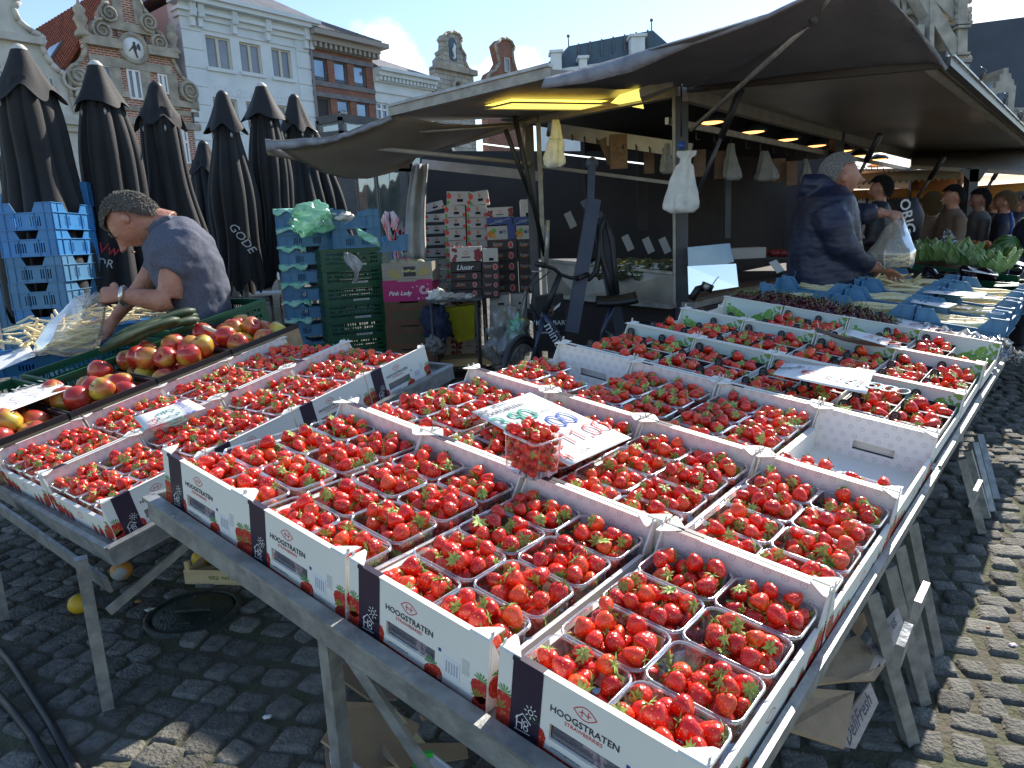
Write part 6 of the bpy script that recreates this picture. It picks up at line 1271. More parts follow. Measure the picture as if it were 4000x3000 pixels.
for k in range(4): p = P(1540 + k * 34, 1032, Yc + .16); b = MB(); b.ball((0, 0, 0), (.055, .055, .05), mat('melon_skin', (.42, .38, .26), .7, (.34, .32, .18), scale=60), 14, 10); tag(obj('melon', b, None, TR(*p)), 'pale melon in the carton with melon print, %s from the left' % orn[k].replace('top', 'first'), 'melon', 'melons')
t, w, h = hollow(1490, 1098, 1694, 1172, Yc, .36, pinkm, -6, 'bright pink apple carton below the melon carton', 'carton', None, 'carton', .016)
letters(t, 'Pink Lady', .058, whitep, -w * .16, h * .38, .3, .015)
b = MB(); Tq = FV @ TR(w * .33, h * .5, .002)
for r0 in (.042, .027): stroke(b, [(r0 * math.cos(k * .45), r0 * .9 * math.sin(k * .45)) for k in range(3, 16)], .006, whitep, Tq)
for q in range(26):
    x, z = rnd.uniform(.0, w * .46), rnd.uniform(.01, h * .95); rr_ = rnd.uniform(.003, .009); m_ = whitep if q % 4 == 0 else mat('pink_leafage', (.04, .02, .03), .6)
    b.T = FV @ TR(x, z, .001); b.add([(rr_ * math.cos(a), rr_ * math.sin(a), 0) for a in (0, 1, 2, 3, 4, 5)], [tuple(range(6))], m_); b.T = None
obj('swirl_print', b, t)
for k, (v0, v1) in enumerate(((1176, 1266), (1268, 1358), (1360, 1447))):
    t, w, h = hollow(1497 + 5 * k, v0, 1703 + 4 * k, v1, Yc, .36, brownc, -6, 'brown banana carton, %s of the three under the pink one' % ('top', 'middle', 'bottom')[k], 'carton', 'brown cartons under the pink one', 'carton', .03)
    b = MB(); b.T = FV; b.box(-w * .40, w * .42, h * .14, h * .66, .001, .0025, mat('rust_print', (.22, .05, .025), .7)); b.box(-w * .385, w * .405, h * .18, h * .62, .0026, .0032, brownc); b.T = None; obj('red_frame', b, t)
    letters(t, 'SUCRE', h * .44, mat('faded_green_print', (.07, .10, .035), .7), w * .01, h * .40, 0, .02, 1.1, y=-.0045)
b, T, w, h = pxbox(1500, 1449, 1712, 1470, 6.95, .5, wood, -6); t = obj('pallet', b, None, T); tag(t, 'wooden pallet under the brown carton stack', 'pallet'); b = MB()
for x in (-w / 2 + .04, 0, w / 2 - .04): b.box(x - .04, x + .04, .01, .45, -.12, -.001, wood)
obj('block', b, t); letters(t, 'EPAL', .04, blackp, w / 2 - .06, .028, 0, .01)
# ---- strawberry and fruit cartons in the dark annex
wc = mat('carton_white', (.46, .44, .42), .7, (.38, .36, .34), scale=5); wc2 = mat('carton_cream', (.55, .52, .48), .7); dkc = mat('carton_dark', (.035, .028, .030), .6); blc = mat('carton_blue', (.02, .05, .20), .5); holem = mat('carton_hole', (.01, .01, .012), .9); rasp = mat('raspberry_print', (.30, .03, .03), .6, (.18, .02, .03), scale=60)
def carton(u0, v0, u1, v1, Y, style, label, rot=0, roll=0, dep=.4):
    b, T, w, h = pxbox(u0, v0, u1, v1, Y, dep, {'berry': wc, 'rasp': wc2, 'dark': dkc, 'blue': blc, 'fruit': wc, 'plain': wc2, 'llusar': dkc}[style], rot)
    if roll: T = T @ RY(R(roll))
    o = obj('carton', b, None, T); tag(o, label, 'carton', 'fruit cartons piled in the annex'); b = MB(); b.T = FV @ TR(0, 0, .0015)
    def disc(x, z, rx, rz, m_, n=12, lift=0): b.add([(x + rx * math.cos(6.283 * k / n), z + rz * math.sin(6.283 * k / n), lift) for k in range(n)], [tuple(range(n))], m_)
    if style == 'berry':
        disc(-w * .40, h * .66, h * .17, h * .2, redp); disc(-w * .42, h * .88, h * .12, h * .07, greenp, 6); disc(-w * .44, h * .2, h * .13, h * .13, greenp, 7); disc(-w * .22, h * .62, h * .1, h * .1, greyp); disc(-w * .22, h * .62, h * .07, h * .07, wc, 12, .0005)
        b.add([(w * .02, h * .5, 0), (w * .12, h * .62, 0), (w * .07, h * .9, 0), (-.03 * w, h * .78, 0)], [(0, 1, 2, 3)], mat('tan_print', (.42, .22, .10), .7)); b.box(-w * .06, w * .20, h * .26, h * .46, 0, .001, holem); disc(w * .44, h * .2, h * .12, h * .16, redp)
        for k in range(4): b.box(w * .27, w * .42, h * (.5 + .1 * k), h * (.54 + .1 * k), 0, .0006, greyp)
    elif style == 'rasp':
        for k in range(24): disc(rnd.choice((-1, 1)) * w * rnd.uniform(.30, .47), h * rnd.uniform(.12, .85), h * .12, h * .12, rasp, 7, rnd.uniform(0, .0006))
        disc(0, h * .62, w * .075, h * .13, redp); disc(0, h * .62, w * .06, h * .09, wc2, 12, .0006); b.box(-w * .14, w * .14, h * .30, h * .38, 0, .0008, blackp)
    elif style == 'dark':
        disc(w * .28, h * .5, h * .24, h * .3, greyp); disc(w * .28, h * .5, h * .18, h * .24, redp, 12, .0006); b.box(-w * .34, -w * .02, h * .4, h * .52, 0, .0006, mat('orange_print', (.45, .12, .03), .6)); b.box(-w * .46, w * .46, h * .86, h * .9, 0, .0006, mat('dull_red', (.12, .02, .02), .6))
    elif style == 'blue': stroke(b, [(-w * .4, h * .2), (0, h * .5), (w * .4, h * .8)], .004, greyp, Matrix.Identity(4))
    elif style == 'fruit':
        disc(-w * .36, h * .4, h * .26, h * .26, mat('orange_fruit', (.5, .18, .02), .6)); disc(-w * .26, h * .62, h * .16, h * .16, greenp, 12, .0004); disc(-w * .28, h * .25, h * .16, h * .16, mat('peach_print', (.5, .28, .1), .6), 12, .0006); b.box(w * .22, w * .5, 0, h, 0, .0006, blc); disc(-.02 * w, h * .5, h * .12, h * .12, blc, 6)
        for k in range(3): b.box(.04 * w, .18 * w, h * (.42 + .09 * k), h * (.46 + .09 * k), 0, .0006, blc)
    elif style == 'plain':
        for k in range(4): b.box(-w * .3, w * .0, h * (.4 + .1 * k), h * (.44 + .1 * k), 0, .0006, greyp)
        b.box(-w * .1, w * .2, h * .1, h * .3, 0, .001, holem)
    obj('print', b, o)
    if style == 'dark': letters(o, 'Eicher', h * .34, greyp, -w * .16, h * .62, .1)
    if style == 'llusar': letters(o, 'Llusar', h * .62, whitep, -w * .04, h * .46, .35, .01)
    if style == 'blue': letters(o, 'CAZI', h * .4, mat('pale_blue_print', (.4, .45, .6), .6), -w * .05, h * .5, .1)
    if style == 'fruit': letters(o, 'FRUITS', h * .1, redp, w * .36, h * .7)
    return o
Y0 = 7.9
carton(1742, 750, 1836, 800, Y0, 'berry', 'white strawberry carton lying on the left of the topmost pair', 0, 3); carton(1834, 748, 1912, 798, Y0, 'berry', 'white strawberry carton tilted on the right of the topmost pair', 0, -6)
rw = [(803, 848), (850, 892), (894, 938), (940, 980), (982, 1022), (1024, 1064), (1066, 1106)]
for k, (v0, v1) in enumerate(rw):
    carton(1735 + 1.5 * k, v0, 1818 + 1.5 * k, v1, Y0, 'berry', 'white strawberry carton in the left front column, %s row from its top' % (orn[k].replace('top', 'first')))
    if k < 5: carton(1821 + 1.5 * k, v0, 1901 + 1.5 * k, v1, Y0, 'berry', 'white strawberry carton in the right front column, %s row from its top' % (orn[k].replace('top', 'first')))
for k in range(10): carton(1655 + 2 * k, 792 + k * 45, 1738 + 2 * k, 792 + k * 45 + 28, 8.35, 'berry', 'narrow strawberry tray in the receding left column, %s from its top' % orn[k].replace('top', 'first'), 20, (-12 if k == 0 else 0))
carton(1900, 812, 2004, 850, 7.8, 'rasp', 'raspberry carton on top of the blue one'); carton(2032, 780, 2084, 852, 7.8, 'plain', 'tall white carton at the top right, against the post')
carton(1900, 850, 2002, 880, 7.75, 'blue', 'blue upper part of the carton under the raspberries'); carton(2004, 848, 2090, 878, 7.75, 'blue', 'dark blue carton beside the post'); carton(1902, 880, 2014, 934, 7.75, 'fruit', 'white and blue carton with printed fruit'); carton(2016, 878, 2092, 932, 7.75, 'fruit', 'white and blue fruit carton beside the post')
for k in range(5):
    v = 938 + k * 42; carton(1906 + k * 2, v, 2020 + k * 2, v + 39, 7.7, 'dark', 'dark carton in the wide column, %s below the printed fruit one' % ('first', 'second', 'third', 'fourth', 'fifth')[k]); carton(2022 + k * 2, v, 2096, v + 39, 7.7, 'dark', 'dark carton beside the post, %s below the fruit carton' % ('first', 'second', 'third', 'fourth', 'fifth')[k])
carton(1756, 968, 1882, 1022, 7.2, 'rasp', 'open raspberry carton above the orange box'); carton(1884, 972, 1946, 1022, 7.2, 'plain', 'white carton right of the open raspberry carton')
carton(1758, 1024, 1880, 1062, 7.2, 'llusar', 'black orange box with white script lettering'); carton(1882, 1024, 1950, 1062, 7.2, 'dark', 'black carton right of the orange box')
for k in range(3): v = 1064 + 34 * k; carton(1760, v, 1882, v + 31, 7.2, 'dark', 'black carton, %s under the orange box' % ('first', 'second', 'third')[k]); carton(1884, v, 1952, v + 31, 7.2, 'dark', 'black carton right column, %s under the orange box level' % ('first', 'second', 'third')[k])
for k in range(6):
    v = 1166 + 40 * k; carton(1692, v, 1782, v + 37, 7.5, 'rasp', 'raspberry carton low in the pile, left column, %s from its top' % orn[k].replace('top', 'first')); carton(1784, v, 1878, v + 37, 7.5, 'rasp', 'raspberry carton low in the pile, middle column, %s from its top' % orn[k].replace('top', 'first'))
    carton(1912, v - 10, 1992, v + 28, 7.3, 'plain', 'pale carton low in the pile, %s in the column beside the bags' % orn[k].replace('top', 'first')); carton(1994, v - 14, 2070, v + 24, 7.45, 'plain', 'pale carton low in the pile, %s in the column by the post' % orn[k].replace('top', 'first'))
b, T, w, h = pxbox(1882, 1160, 1910, 1410, 7.25, .3, dkc); o = obj('carton', b, None, T); tag(o, 'tall narrow black carton edge with sideways white web address', 'carton'); b = MB(); put_text(b, 'www.hoogstraten.eu', .035, whitep, Matrix(((0, -1, 0, 0), (0, 0, -1, -.002), (1, 0, 0, h * .5), (0, 0, 0, 1)))); obj('lettering', b, o)
b, T, w, h = pxbox(1690, 1408, 2010, 1420, 7.15, .9, wood); o = obj('pallet', b, None, T); tag(o, 'wooden pallet carrying the fruit cartons', 'pallet'); b = MB()
for x in (-w / 2 + .06, 0, w / 2 - .06): b.box(x - .05, x + .05, .01, .8, -.13, -.001, wood)
obj('block', b, o)
for k in range(9): p = P(1768 + k * 13, 1022, 7.25); b = MB(); b.ball((0, 0, 0), .028, mat('orange_peel', (.55, .16, .015), .5, (.5, .12, .01), scale=20), 10, 8); tag(obj('orange', b, None, TR(*p)), 'orange lying in the black box with script lettering', 'orange', 'oranges in the black box')
for k in range(22): p = P(1762 + rnd.uniform(0, 115), 972 + rnd.uniform(-5, 3), 7.25 + rnd.uniform(0, .1)); b = MB(); b.ball((0, 0, 0), .02, rasp, 7, 5); tag(obj('raspberry_punnet_fruit', b, None, TR(*p)), 'dark red fruit heaped in the open raspberry carton', 'fruit', 'fruit in the raspberry carton')
# black stand with odds and ends; bags beneath
t = thing('folding_stand', 'black metal stand holding papers before the fruit cartons', 'stand', TR(P(1775, 1165, 6.7).x, 6.7, 0), None); zt = P(1775, 1168, 6.7).z; b = MB(); b.box(-.26, .26, -.05, .3, zt - .02, zt, dkst); obj('top', b, t)
for x in (-.22, .2):
    for y in (-.04, .28): b = MB(); b.tube([(x, y, zt - .02), (x, y, 0)], .014, dkst, 6); obj('leg', b, t)
for k, (u, v, w_, m_) in enumerate(((1710, 1158, .09, bagw), (1745, 1155, .07, wc2), (1790, 1158, .08, wc), (1830, 1160, .06, wc2))): p = P(u, v, 6.72); crumple('crumpled paper on the black stand, %s from the left' % ('first', 'second', 'third', 'fourth')[k], p, (w_, .06, .03 if k else .07), m_, k + 20, 'paper', 'paper_scrap')
crumple('dark blue shopping bag with white drawing under the stand', P(1705, 1270, 6.75), (.13, .10, .2), mat('navy_bag', (.015, .02, .05), .8, (.02, .03, .07), scale=20), 31, amp=.4)
b = MB(); q = [P(u, v, 6.85) for u, v in ((1722, 1205), (1855, 1190), (1850, 1330), (1785, 1345))]; b.hexa([p + Vector((0, .12, 0)) for p in (q[3], q[2])] + [q[2] + Vector((0, .25, 0)), q[3] + Vector((0, .25, 0))] + [q[0], q[1], q[1] + Vector((0, .25, 0)), q[0] + Vector((0, .25, 0))], mat('yellow_bag', (.50, .46, .02), .5, (.42, .36, .02), scale=8, bump=.6, bscale=16)); b.tube([q[0] + Vector((.02, 0, 0)), q[0] + Vector((.0, -.05, .12)), q[0] + Vector((.1, -.05, .14)), q[0] + Vector((.16, 0, .02))], .01, dkst, 6); tag(obj('shopping_bag', b), 'yellow shopping bag standing behind the stand', 'bag')
crumple('grey bundle on the ground under the stand', P(1700, 1345, 6.7), (.09, .1, .1), bagg, 44, 'bundle', 'bundle')
crumple('big clear rubbish sack beside the bicycle wheel', P(1985, 1330, 5.9), (.17, .16, .25), cbag, 51, amp=.5); crumple('black rubbish inside the clear sack by the bicycle', P(1980, 1345, 5.95), (.11, .1, .14), rub, 53, 'rubbish', 'rubbish', amp=.6); crumple('green film inside the clear sack by the bicycle', P(2015, 1290, 5.85), (.07, .07, .09), filmg, 55, 'film', 'film', amp=.8)
b = MB(); b.sheet([[P(2000 + 60 * q * s_ + 55 * (1 - s_), 1125 + s_ * 180, 6.0 + .03 * math.sin(9 * q)) for q in [k / 5 for k in range(6)]] for s_ in [k / 10 for k in range(11)]], cbag, .003); tag(obj('plastic_bag', b), 'pale translucent bag gathered above the rubbish sack', 'bag')
b = MB(); q = [P(2092, 1160, 5.5), P(2200, 1150, 5.5), P(2215, 1375, 5.5), P(2085, 1370, 5.5)]; b.hexa([q[3], q[2], q[2] + Vector((0, .2, 0)), q[3] + Vector((0, .2, 0)), q[0], q[1], q[1] + Vector((0, .15, 0)), q[0] + Vector((0, .15, 0))], mat('black_bag_cloth', (.012, .012, .013), .7, (.02, .02, .02), scale=10)); o = obj('shopping_bag', b); tag(o, 'black bag with white lettering and wheat ear hanging behind the bicycle', 'bag')
b = MB(); c = P(2150, 1262, 5.49); put_text(b, 'KKERIJ BART', .052, whitep, frame(c, (1, 0, -.03), (0, 0, 1))); put_text(b, '8', .13, mat('dull_gold', (.12, .08, .03), .6), frame(P(2150, 1215, 5.49), (1, 0, 0), (0, 0, 1)))
for k in range(5): p = P(2163 + k * 5, 1214 - k * 4, 5.485); b.bar(p, p + Vector((.012, 0, .03)), .006, .004, whitep, (0, 1, 0))
put_text(b, 'ambachtelijk', .028, whitep, frame(P(2150, 1298, 5.49), (1, 0, -.03), (0, 0, 1)), shear=.3); obj('lettering', b, o)
# ---- bicycle
bk_ = thing('bicycle', 'dark blue bicycle with white lettering leaning near the trailer', 'bicycle'); navy = mat('bicycle_paint', (.012, .022, .055), .3, coat=.4)
BY = 5.05; wc_ = P(2042, 1512, BY); wd_ = Vector((.42, .9, 0)).normalized(); 
def wheel(c, d, R_=.335):
    zv = Vector((0, 0, 1)); b = MB(); b.tube([c + d * (R_ * math.cos(a)) + zv * (R_ * math.sin(a)) for a in [k * math.pi / 20 for k in range(40)]], .021, rub, 8, closed=True); w_ = obj('wheel', b, bk_); b = MB()
    b.tube([c + d * ((R_ - .03) * math.cos(a)) + zv * ((R_ - .03) * math.sin(a)) for a in [k * math.pi / 20 for k in range(40)]], .009, alu, 6, closed=True)
    for k in range(18): a = k * math.pi / 9 + .1; b.tube([c, c + d * ((R_ - .03) * math.cos(a)) + zv * ((R_ - .03) * math.sin(a))], .0016, alu, 4)
    b.ball(c, .03, alu, 8, 6); obj('rim', b, w_); b = MB(); b.tube([c + d * ((R_ + .035) * math.cos(a)) + zv * ((R_ + .035) * math.sin(a)) for a in [.1 + k * math.pi / 22 for k in range(20)]], .016, dkst, 6); obj('mudguard', b, bk_)
wheel(wc_, wd_); wheel(P(2620, 1475, 5.5), Vector((1, .35, 0)).normalized())
bb = P(2345, 1530, 5.3); sp_ = P(2397, 1190, 5.3)
def tb(name, pts, r_, m_): b = MB(); b.tube(pts, r_, m_, 10); return obj(name, b, bk_)
tb('fork', [P(2126, 1225, 5.1), P(2098, 1330, 5.05), wc_ + Vector((.02, -.04, 0))], [.02, .018, .012], navy); tb('head_tube', [P(2186, 1075, 5.12), P(2128, 1222, 5.1)], .022, rub)
dt = tb('down_tube', [P(2122, 1228, 5.1), P(2150, 1275, 5.12), P(2215, 1390, 5.18), P(2300, 1520, 5.28), bb], [.03, .034, .036, .034, .03], navy)
b = MB(); put_text(b, 'minerva', .10, whitep, frame(P(2178, 1335, 5.09), P(2215, 1392, 5.13) - P(2146, 1272, 5.06), (.8, 0, .6))); obj('lettering', b, dt)
tb('seat_tube', [sp_, P(2350, 1300, 5.3), bb], .018, navy); tb('chain_stay', [bb, P(2620, 1475, 5.5)], .012, navy); tb('seat_stay', [P(2362, 1290, 5.3), P(2620, 1475, 5.5)], .01, navy)
tb('handlebar', [P(2104, 1034, 5.0), P(2140, 1042, 5.05), P(2165, 1050, 5.1), P(2190, 1072, 5.12), P(2230, 1086, 5.2), P(2275, 1082, 5.3)], .013, rub); tb('grip', [P(2096, 1030, 4.98), P(2128, 1038, 5.03)], .02, rub); tb('grip', [P(2255, 1088, 5.26), P(2295, 1072, 5.36)], .02, rub); tb('brake_lever', [P(2078, 1060, 4.95), P(2100, 1062, 4.98), P(2125, 1055, 5.02)], .006, alu)
tb('cable', [P(2100, 1062, 5.0), P(2060, 1130, 4.98), P(2055, 1200, 5.0), P(2100, 1290, 5.05)], .005, rub); tb('cable', [P(2150, 1060, 5.05), P(2085, 1110, 5.0), P(2075, 1190, 5.0), P(2108, 1250, 5.05)], .005, rub)
b = MB(); sd_ = P(2402, 1172, 5.3)
b.sheet([[sd_ + Vector((-.14 + .30 * i / 8, (j - 2) / 2 * (.03 + .065 * (i / 8) ** 1.5), -.02 * abs(j - 2) - .015 * math.sin(i / 8 * 3) + .02 * i / 8)) for j in range(5)] for i in range(9)], rub, -.04); obj('saddle', b, bk_); b = MB(); b.ball(P(2042, 1440, 4.98), (.02, .03, .025), alu, 8, 6); obj('headlight', b, bk_)
# ---- raised drawbar arm of the trailer
t = thing('drawbar', 'dark blue steel drawbar folded upright with black hydraulic hoses', 'drawbar'); dbl = mat('blue_grey_steel', (.035, .045, .07), .5, (.05, .055, .08), scale=6)
for (a, c_, wd) in (((2312, 640, 5.55), (2306, 790, 5.5), .05), ((2320, 780, 5.5), (2232, 1300, 5.3), .10), ((2285, 780, 5.52), (2330, 860, 5.5), .08), ((2330, 830, 5.6), (2445, 1420, 5.6), .085)): b = MB(); b.bar(P(*a), P(*c_), wd, .06, dbl, (0, 1, 0)); obj('arm', b, t)
b = MB(); b.ball(P(2312, 640, 5.55), (.05, .04, .05), dbl, 10, 8); obj('coupling', b, t)
for pts in (((2370, 840), (2345, 900), (2352, 1000), (2375, 1080), (2395, 1160)), ((2368, 850), (2390, 940), (2400, 1040), (2410, 1150)), ((2345, 880), (2340, 1000), (2330, 1060), (2300, 1090), (2270, 1085))): b = MB(); b.tube([P(u, v, 5.45) for u, v in pts], .022, rub, 8); obj('hose', b, t)
# bagged vegetables in the end counter
for k in range(16): crumple('clear bag of salad in the end counter of the trailer, part of the heap', P(2365 + (k % 8) * 33, 1040 + (k // 8) * 26 + rnd.uniform(-6, 6), 5.95 + .2 * (k % 2)), (.10, .09, .055), clear_mat('salad_bag', (.8, .85, .75), .25, .12, .5, (.25, .30, .18)), 60 + k, 'salad bag', 'salad_bag', amp=.7, seg=18, rings=12)['group'] = 'salad bags in the end counter'
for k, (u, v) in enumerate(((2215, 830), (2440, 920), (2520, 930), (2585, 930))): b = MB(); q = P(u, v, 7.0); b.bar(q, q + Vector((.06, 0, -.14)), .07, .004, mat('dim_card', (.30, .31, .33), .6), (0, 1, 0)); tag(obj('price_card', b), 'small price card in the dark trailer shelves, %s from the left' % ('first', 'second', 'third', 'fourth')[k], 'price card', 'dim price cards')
b = MB(); b.box(-.16, .16, 0, .3, 0, .09, wc); tag(obj('carton', b, None, TR(*P(2920, 1010, 6.3))), 'white carton on the trailer counter right of the glass screen', 'carton')
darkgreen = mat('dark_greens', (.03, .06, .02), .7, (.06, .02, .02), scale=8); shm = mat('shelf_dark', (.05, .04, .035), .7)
for r_ in range(1):
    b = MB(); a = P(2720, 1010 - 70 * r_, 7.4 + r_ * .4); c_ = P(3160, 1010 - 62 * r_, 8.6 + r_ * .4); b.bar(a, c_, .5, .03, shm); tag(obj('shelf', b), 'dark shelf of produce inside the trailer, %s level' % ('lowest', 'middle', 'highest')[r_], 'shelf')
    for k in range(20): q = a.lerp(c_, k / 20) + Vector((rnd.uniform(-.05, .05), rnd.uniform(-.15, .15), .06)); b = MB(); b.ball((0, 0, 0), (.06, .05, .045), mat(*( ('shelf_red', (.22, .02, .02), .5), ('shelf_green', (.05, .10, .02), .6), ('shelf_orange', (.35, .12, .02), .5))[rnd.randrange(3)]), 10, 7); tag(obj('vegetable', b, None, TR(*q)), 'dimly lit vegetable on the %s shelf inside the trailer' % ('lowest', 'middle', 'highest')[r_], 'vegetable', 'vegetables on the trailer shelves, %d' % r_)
# ================================================================ LEFT TABLE: apples, green crates, asparagus
applem = mat('apple_skin', (.42, .03, .02), .28, (.62, .50, .06), scale=7, lo=.46, hi=.66, spec=.6, coat=.25, detail=3)
def _apple_mat():
    n = applem.node_tree.nodes; L = applem.node_tree.links.new; oi = n.new('ShaderNodeObjectInfo'); tcn = [x for x in n if x.type == 'TEX_COORD'][0]; z = [x for x in n if x.type == 'TEX_NOISE'][0]
    ad = n.new('ShaderNodeVectorMath'); ad.operation = 'ADD'; ml = n.new('ShaderNodeVectorMath'); ml.operation = 'SCALE'; ml.inputs['Scale'].default_value = 30; cb = n.new('ShaderNodeCombineXYZ'); L(oi.outputs['Random'], cb.inputs[0]); L(oi.outputs['Random'], cb.inputs[1])
    L(cb.outputs[0], ml.inputs[0]); L(tcn.outputs['Object'], ad.inputs[0]); L(ml.outputs[0], ad.inputs[1]); L(ad.outputs[0], z.inputs['Vector'])
_apple_mat()
b = MB(); b.lathe([(0, -.040), (.010, -.043), (.024, -.044), (.040, -.028), (.0485, -.004), (.048, .016), (.038, .034), (.022, .041), (.010, .037), (0, .026)], applem, 20, fn=lambda t, i: 1 + .03 * math.sin(5 * t) + .02 * math.sin(2 * t)); apple_me = b.mesh('apple')
b = MB(); b.tube([(0, 0, .026), (.002, 0, .036), (.006, 0, .048)], .0016, mat('stem_brown', (.10, .06, .02), .8), 5); stem_me = b.mesh('stem')
def box2(i0, i1, j0, j1, z0, h, mt, inner_m, label, grp, flap=False, th=.006):
    t = thing('apple_box', label, 'fruit box', T2 @ TR(0, 0, z0), grp)
    for (a, c_, e, f) in ((i0, i1, j0, j0 + th), (i0, i1, j1 - th, j1), (i0, i0 + th, j0 + th, j1 - th), (i1 - th, i1, j0 + th, j1 - th)):
        b = MB(); b.box(a, c_, e, f, 0, h, inner_m); b.box(a - .0015, c_ + .0015, e - .0015, f + .0015, h - .022, h + .002, mt); obj('side_wall', b, t)
    b = MB(); b.box(i0 + th, i1 - th, j0 + th, j1 - th, 0, .004, inner_m); obj('base', b, t); return t
ab_ = ((-.09, .30, 1.085, 1.60), (.31, .68, 1.085, 1.60), (.69, 1.06, 1.085, 1.60), (1.07, 1.46, 1.085, 1.60)); an = ('nearest', 'second', 'third', 'farthest')
ra = random.Random(4); napp = 0
for q, (i0, i1, j0, j1) in enumerate(ab_):
    box2(i0, i1, j0, j1, -HE, .165, darkc, kraft, 'brown apple carton with black rim, %s of the four on the left table' % an[q], 'apple cartons on the left table')
    pk = pack((i1 - i0) / 2 - .01, (j1 - j0) / 2 - .01, (i1 - i0) / 2 - .005, (j1 - j0) / 2 - .005, .15, 44, .049, .057, 300 + q, .10 if q == 2 else .055)
    for (x, y, z, r) in pk:
        M_ = T2 @ TR((i0 + i1) / 2 + x, (j0 + j1) / 2 + y, -HE + z) @ Matrix.Rotation(ra.uniform(-1.1, 1.1), 4, 'X') @ Matrix.Rotation(ra.uniform(-1, 1), 4, 'Y') @ RZ(ra.uniform(0, 6)) @ Matrix.Scale(r / .047, 4)
        o = obj('apple', apple_me, None, M_); tag(o, 'red and yellow apple in the %s apple carton of the left table' % an[q], 'apple', 'apples in the %s carton' % an[q]); obj('stem', stem_me, o); napp += 1
# green crates and cucumbers behind the apples
GL = crate_meshes(.58, .40, .165, grnp, lattice=True)
for q, (i, j, z) in enumerate(((.10, 1.83, -.055), (.72, 1.83, -.05), (1.34, 1.83, -.02))):
    crate(GL, T2 @ TR(i, j, z - .03), 'low green vented crate behind the apples, %s of three' % ('nearest', 'middle', 'farthest')[q], 'green crates behind the apples')
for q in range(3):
    b = MB(); b.box(-.27, .27, -.18, .18, 0, .03, mat('crate_shade', (.03, .03, .02), .9)); tag(obj('crate_floor', b, None, T2 @ TR(.10 + .62 * q, 1.83, -.08 if q < 2 else -.045)), 'dark shade liner in the %s green crate behind the apples' % ('nearest', 'middle', 'farthest')[q], 'filler')  # dark slab stands in for the shade inside the crate
cuk = mat('courgette_skin', (.012, .032, .012), .55, (.03, .06, .02), scale=30, stretch=(1, 1, .1))
for k, (u0, v0, u1, v1, Y) in enumerate(((430, 1330, 762, 1215, 3.75), (470, 1345, 775, 1250, 3.7), (390, 1370, 700, 1250, 3.6), (520, 1300, 770, 1235, 3.8))):
    a, c_ = P(u0, v0, Y - .25), P(u1, v1, Y + .1); b = MB(); n = 12; b.tube([a.lerp(c_, q / n) + Vector((0, 0, .02 * math.sin(q / n * 3))) for q in range(n + 1)], [.01] + [.021 + .003 * math.sin(q * .8) for q in range(n - 1)] + [.012], cuk, 12); tag(obj('courgette', b), 'long dark green courgette in the crates behind the apples, %s' % ('top one', 'right one', 'lowest one', 'hidden one')[k], 'courgette', 'courgettes')
b = MB(); a, c_ = P(755, 1262, 3.85), P(862, 1305, 3.7); b.tube([a, c_], .012, mat('leek_white', (.60, .58, .42), .6), 8); tag(obj('asparagus', b), 'single pale spear lying across the green crate rim', 'asparagus')
# asparagus spears
aspm = mat('white_asparagus', (.84, .74, .46), .5, (.74, .58, .30), scale=40, vary=.12, stretch=(1, 1, 3))
def spear(seed):
    r_ = random.Random(seed); b = MB(); n = 9; bx = r_.uniform(-.012, .012); pts = [(bx * math.sin(math.pi * q / n), .3 * bx * math.cos(q), -.11 + .22 * q / n) for q in range(n + 1)]; b.tube(pts, [.0085, .009, .0092, .0092, .009, .0088, .0088, .0092, .0075, .0022], aspm, 8)
    for k in range(4): z = -.06 + .035 * k; a = r_.uniform(0, 6); b.add([(.0093 * math.cos(a), .0093 * math.sin(a), z - .004), (.0093 * math.cos(a + .5), .0093 * math.sin(a + .5), z - .004), (.0096 * math.cos(a + .25), .0096 * math.sin(a + .25), z + .012)], [(0, 1, 2)], mat('asparagus_scale', (.55, .42, .25), .6))
    return b.mesh('asparagus')
SP = [spear(i) for i in range(5)]; nasp = 0; ras = random.Random(8)
def lay_spear(pos, d, sc, label, grp):
    global nasp; nasp += 1; o = obj('asparagus', SP[nasp % 5], None, Matrix.Translation(pos) @ Vector(d).normalized().to_track_quat('Z', 'Y').to_matrix().to_4x4() @ RZ(ras.uniform(0, 6)) @ Matrix.Scale(sc, 4)); tag(o, label, 'asparagus', grp)
for q, (u, v, Y) in enumerate(((120, 1330, 4.3), (330, 1290, 4.6), (560, 1235, 4.8))):
    p = P(u, v, Y); crate(crate_meshes(.6, .42, .15, bluep) if q == 0 else BLX, TR(p.x, p.y, p.z - .17) @ RZ(R(48)), 'blue crate under the loose asparagus, %s of three' % ('nearest', 'middle', 'farthest')[q], 'blue crates under the loose asparagus')
    if q == 0: BLX = crate_meshes(.6, .42, .15, bluep)
for k in range(112):
    q = ras.random(); u = 20 + 640 * q + ras.uniform(-20, 20); w_ = ras.uniform(0, 1); v = 1365 - 150 * q - 95 * w_ * (1 - .4 * q) + ras.uniform(-8, 8); Y = 3.95 + .75 * q + .5 * w_
    lay_spear(P(u, v, Y), (ras.uniform(-1, 1), ras.uniform(-1, .4), ras.uniform(-.25, .35)), ras.uniform(.75, .95), 'short white asparagus spear in the loose heap beside the seller', 'asparagus in the left heap')
for k in range(3):
    a = P(20 + 190 * k, 1380 - 60 * k, 4.15 + .3 * k); b = MB(); b.box(-.3, .3, -.22, .25, -.05, .0, bluep); tag(obj('crate_floor', b, None, TR(a.x, a.y + .25, a.z - .03) @ RZ(R(40))), 'blue tray bottom under the asparagus heap, %s' % an[k], 'tray', 'tray bottoms')
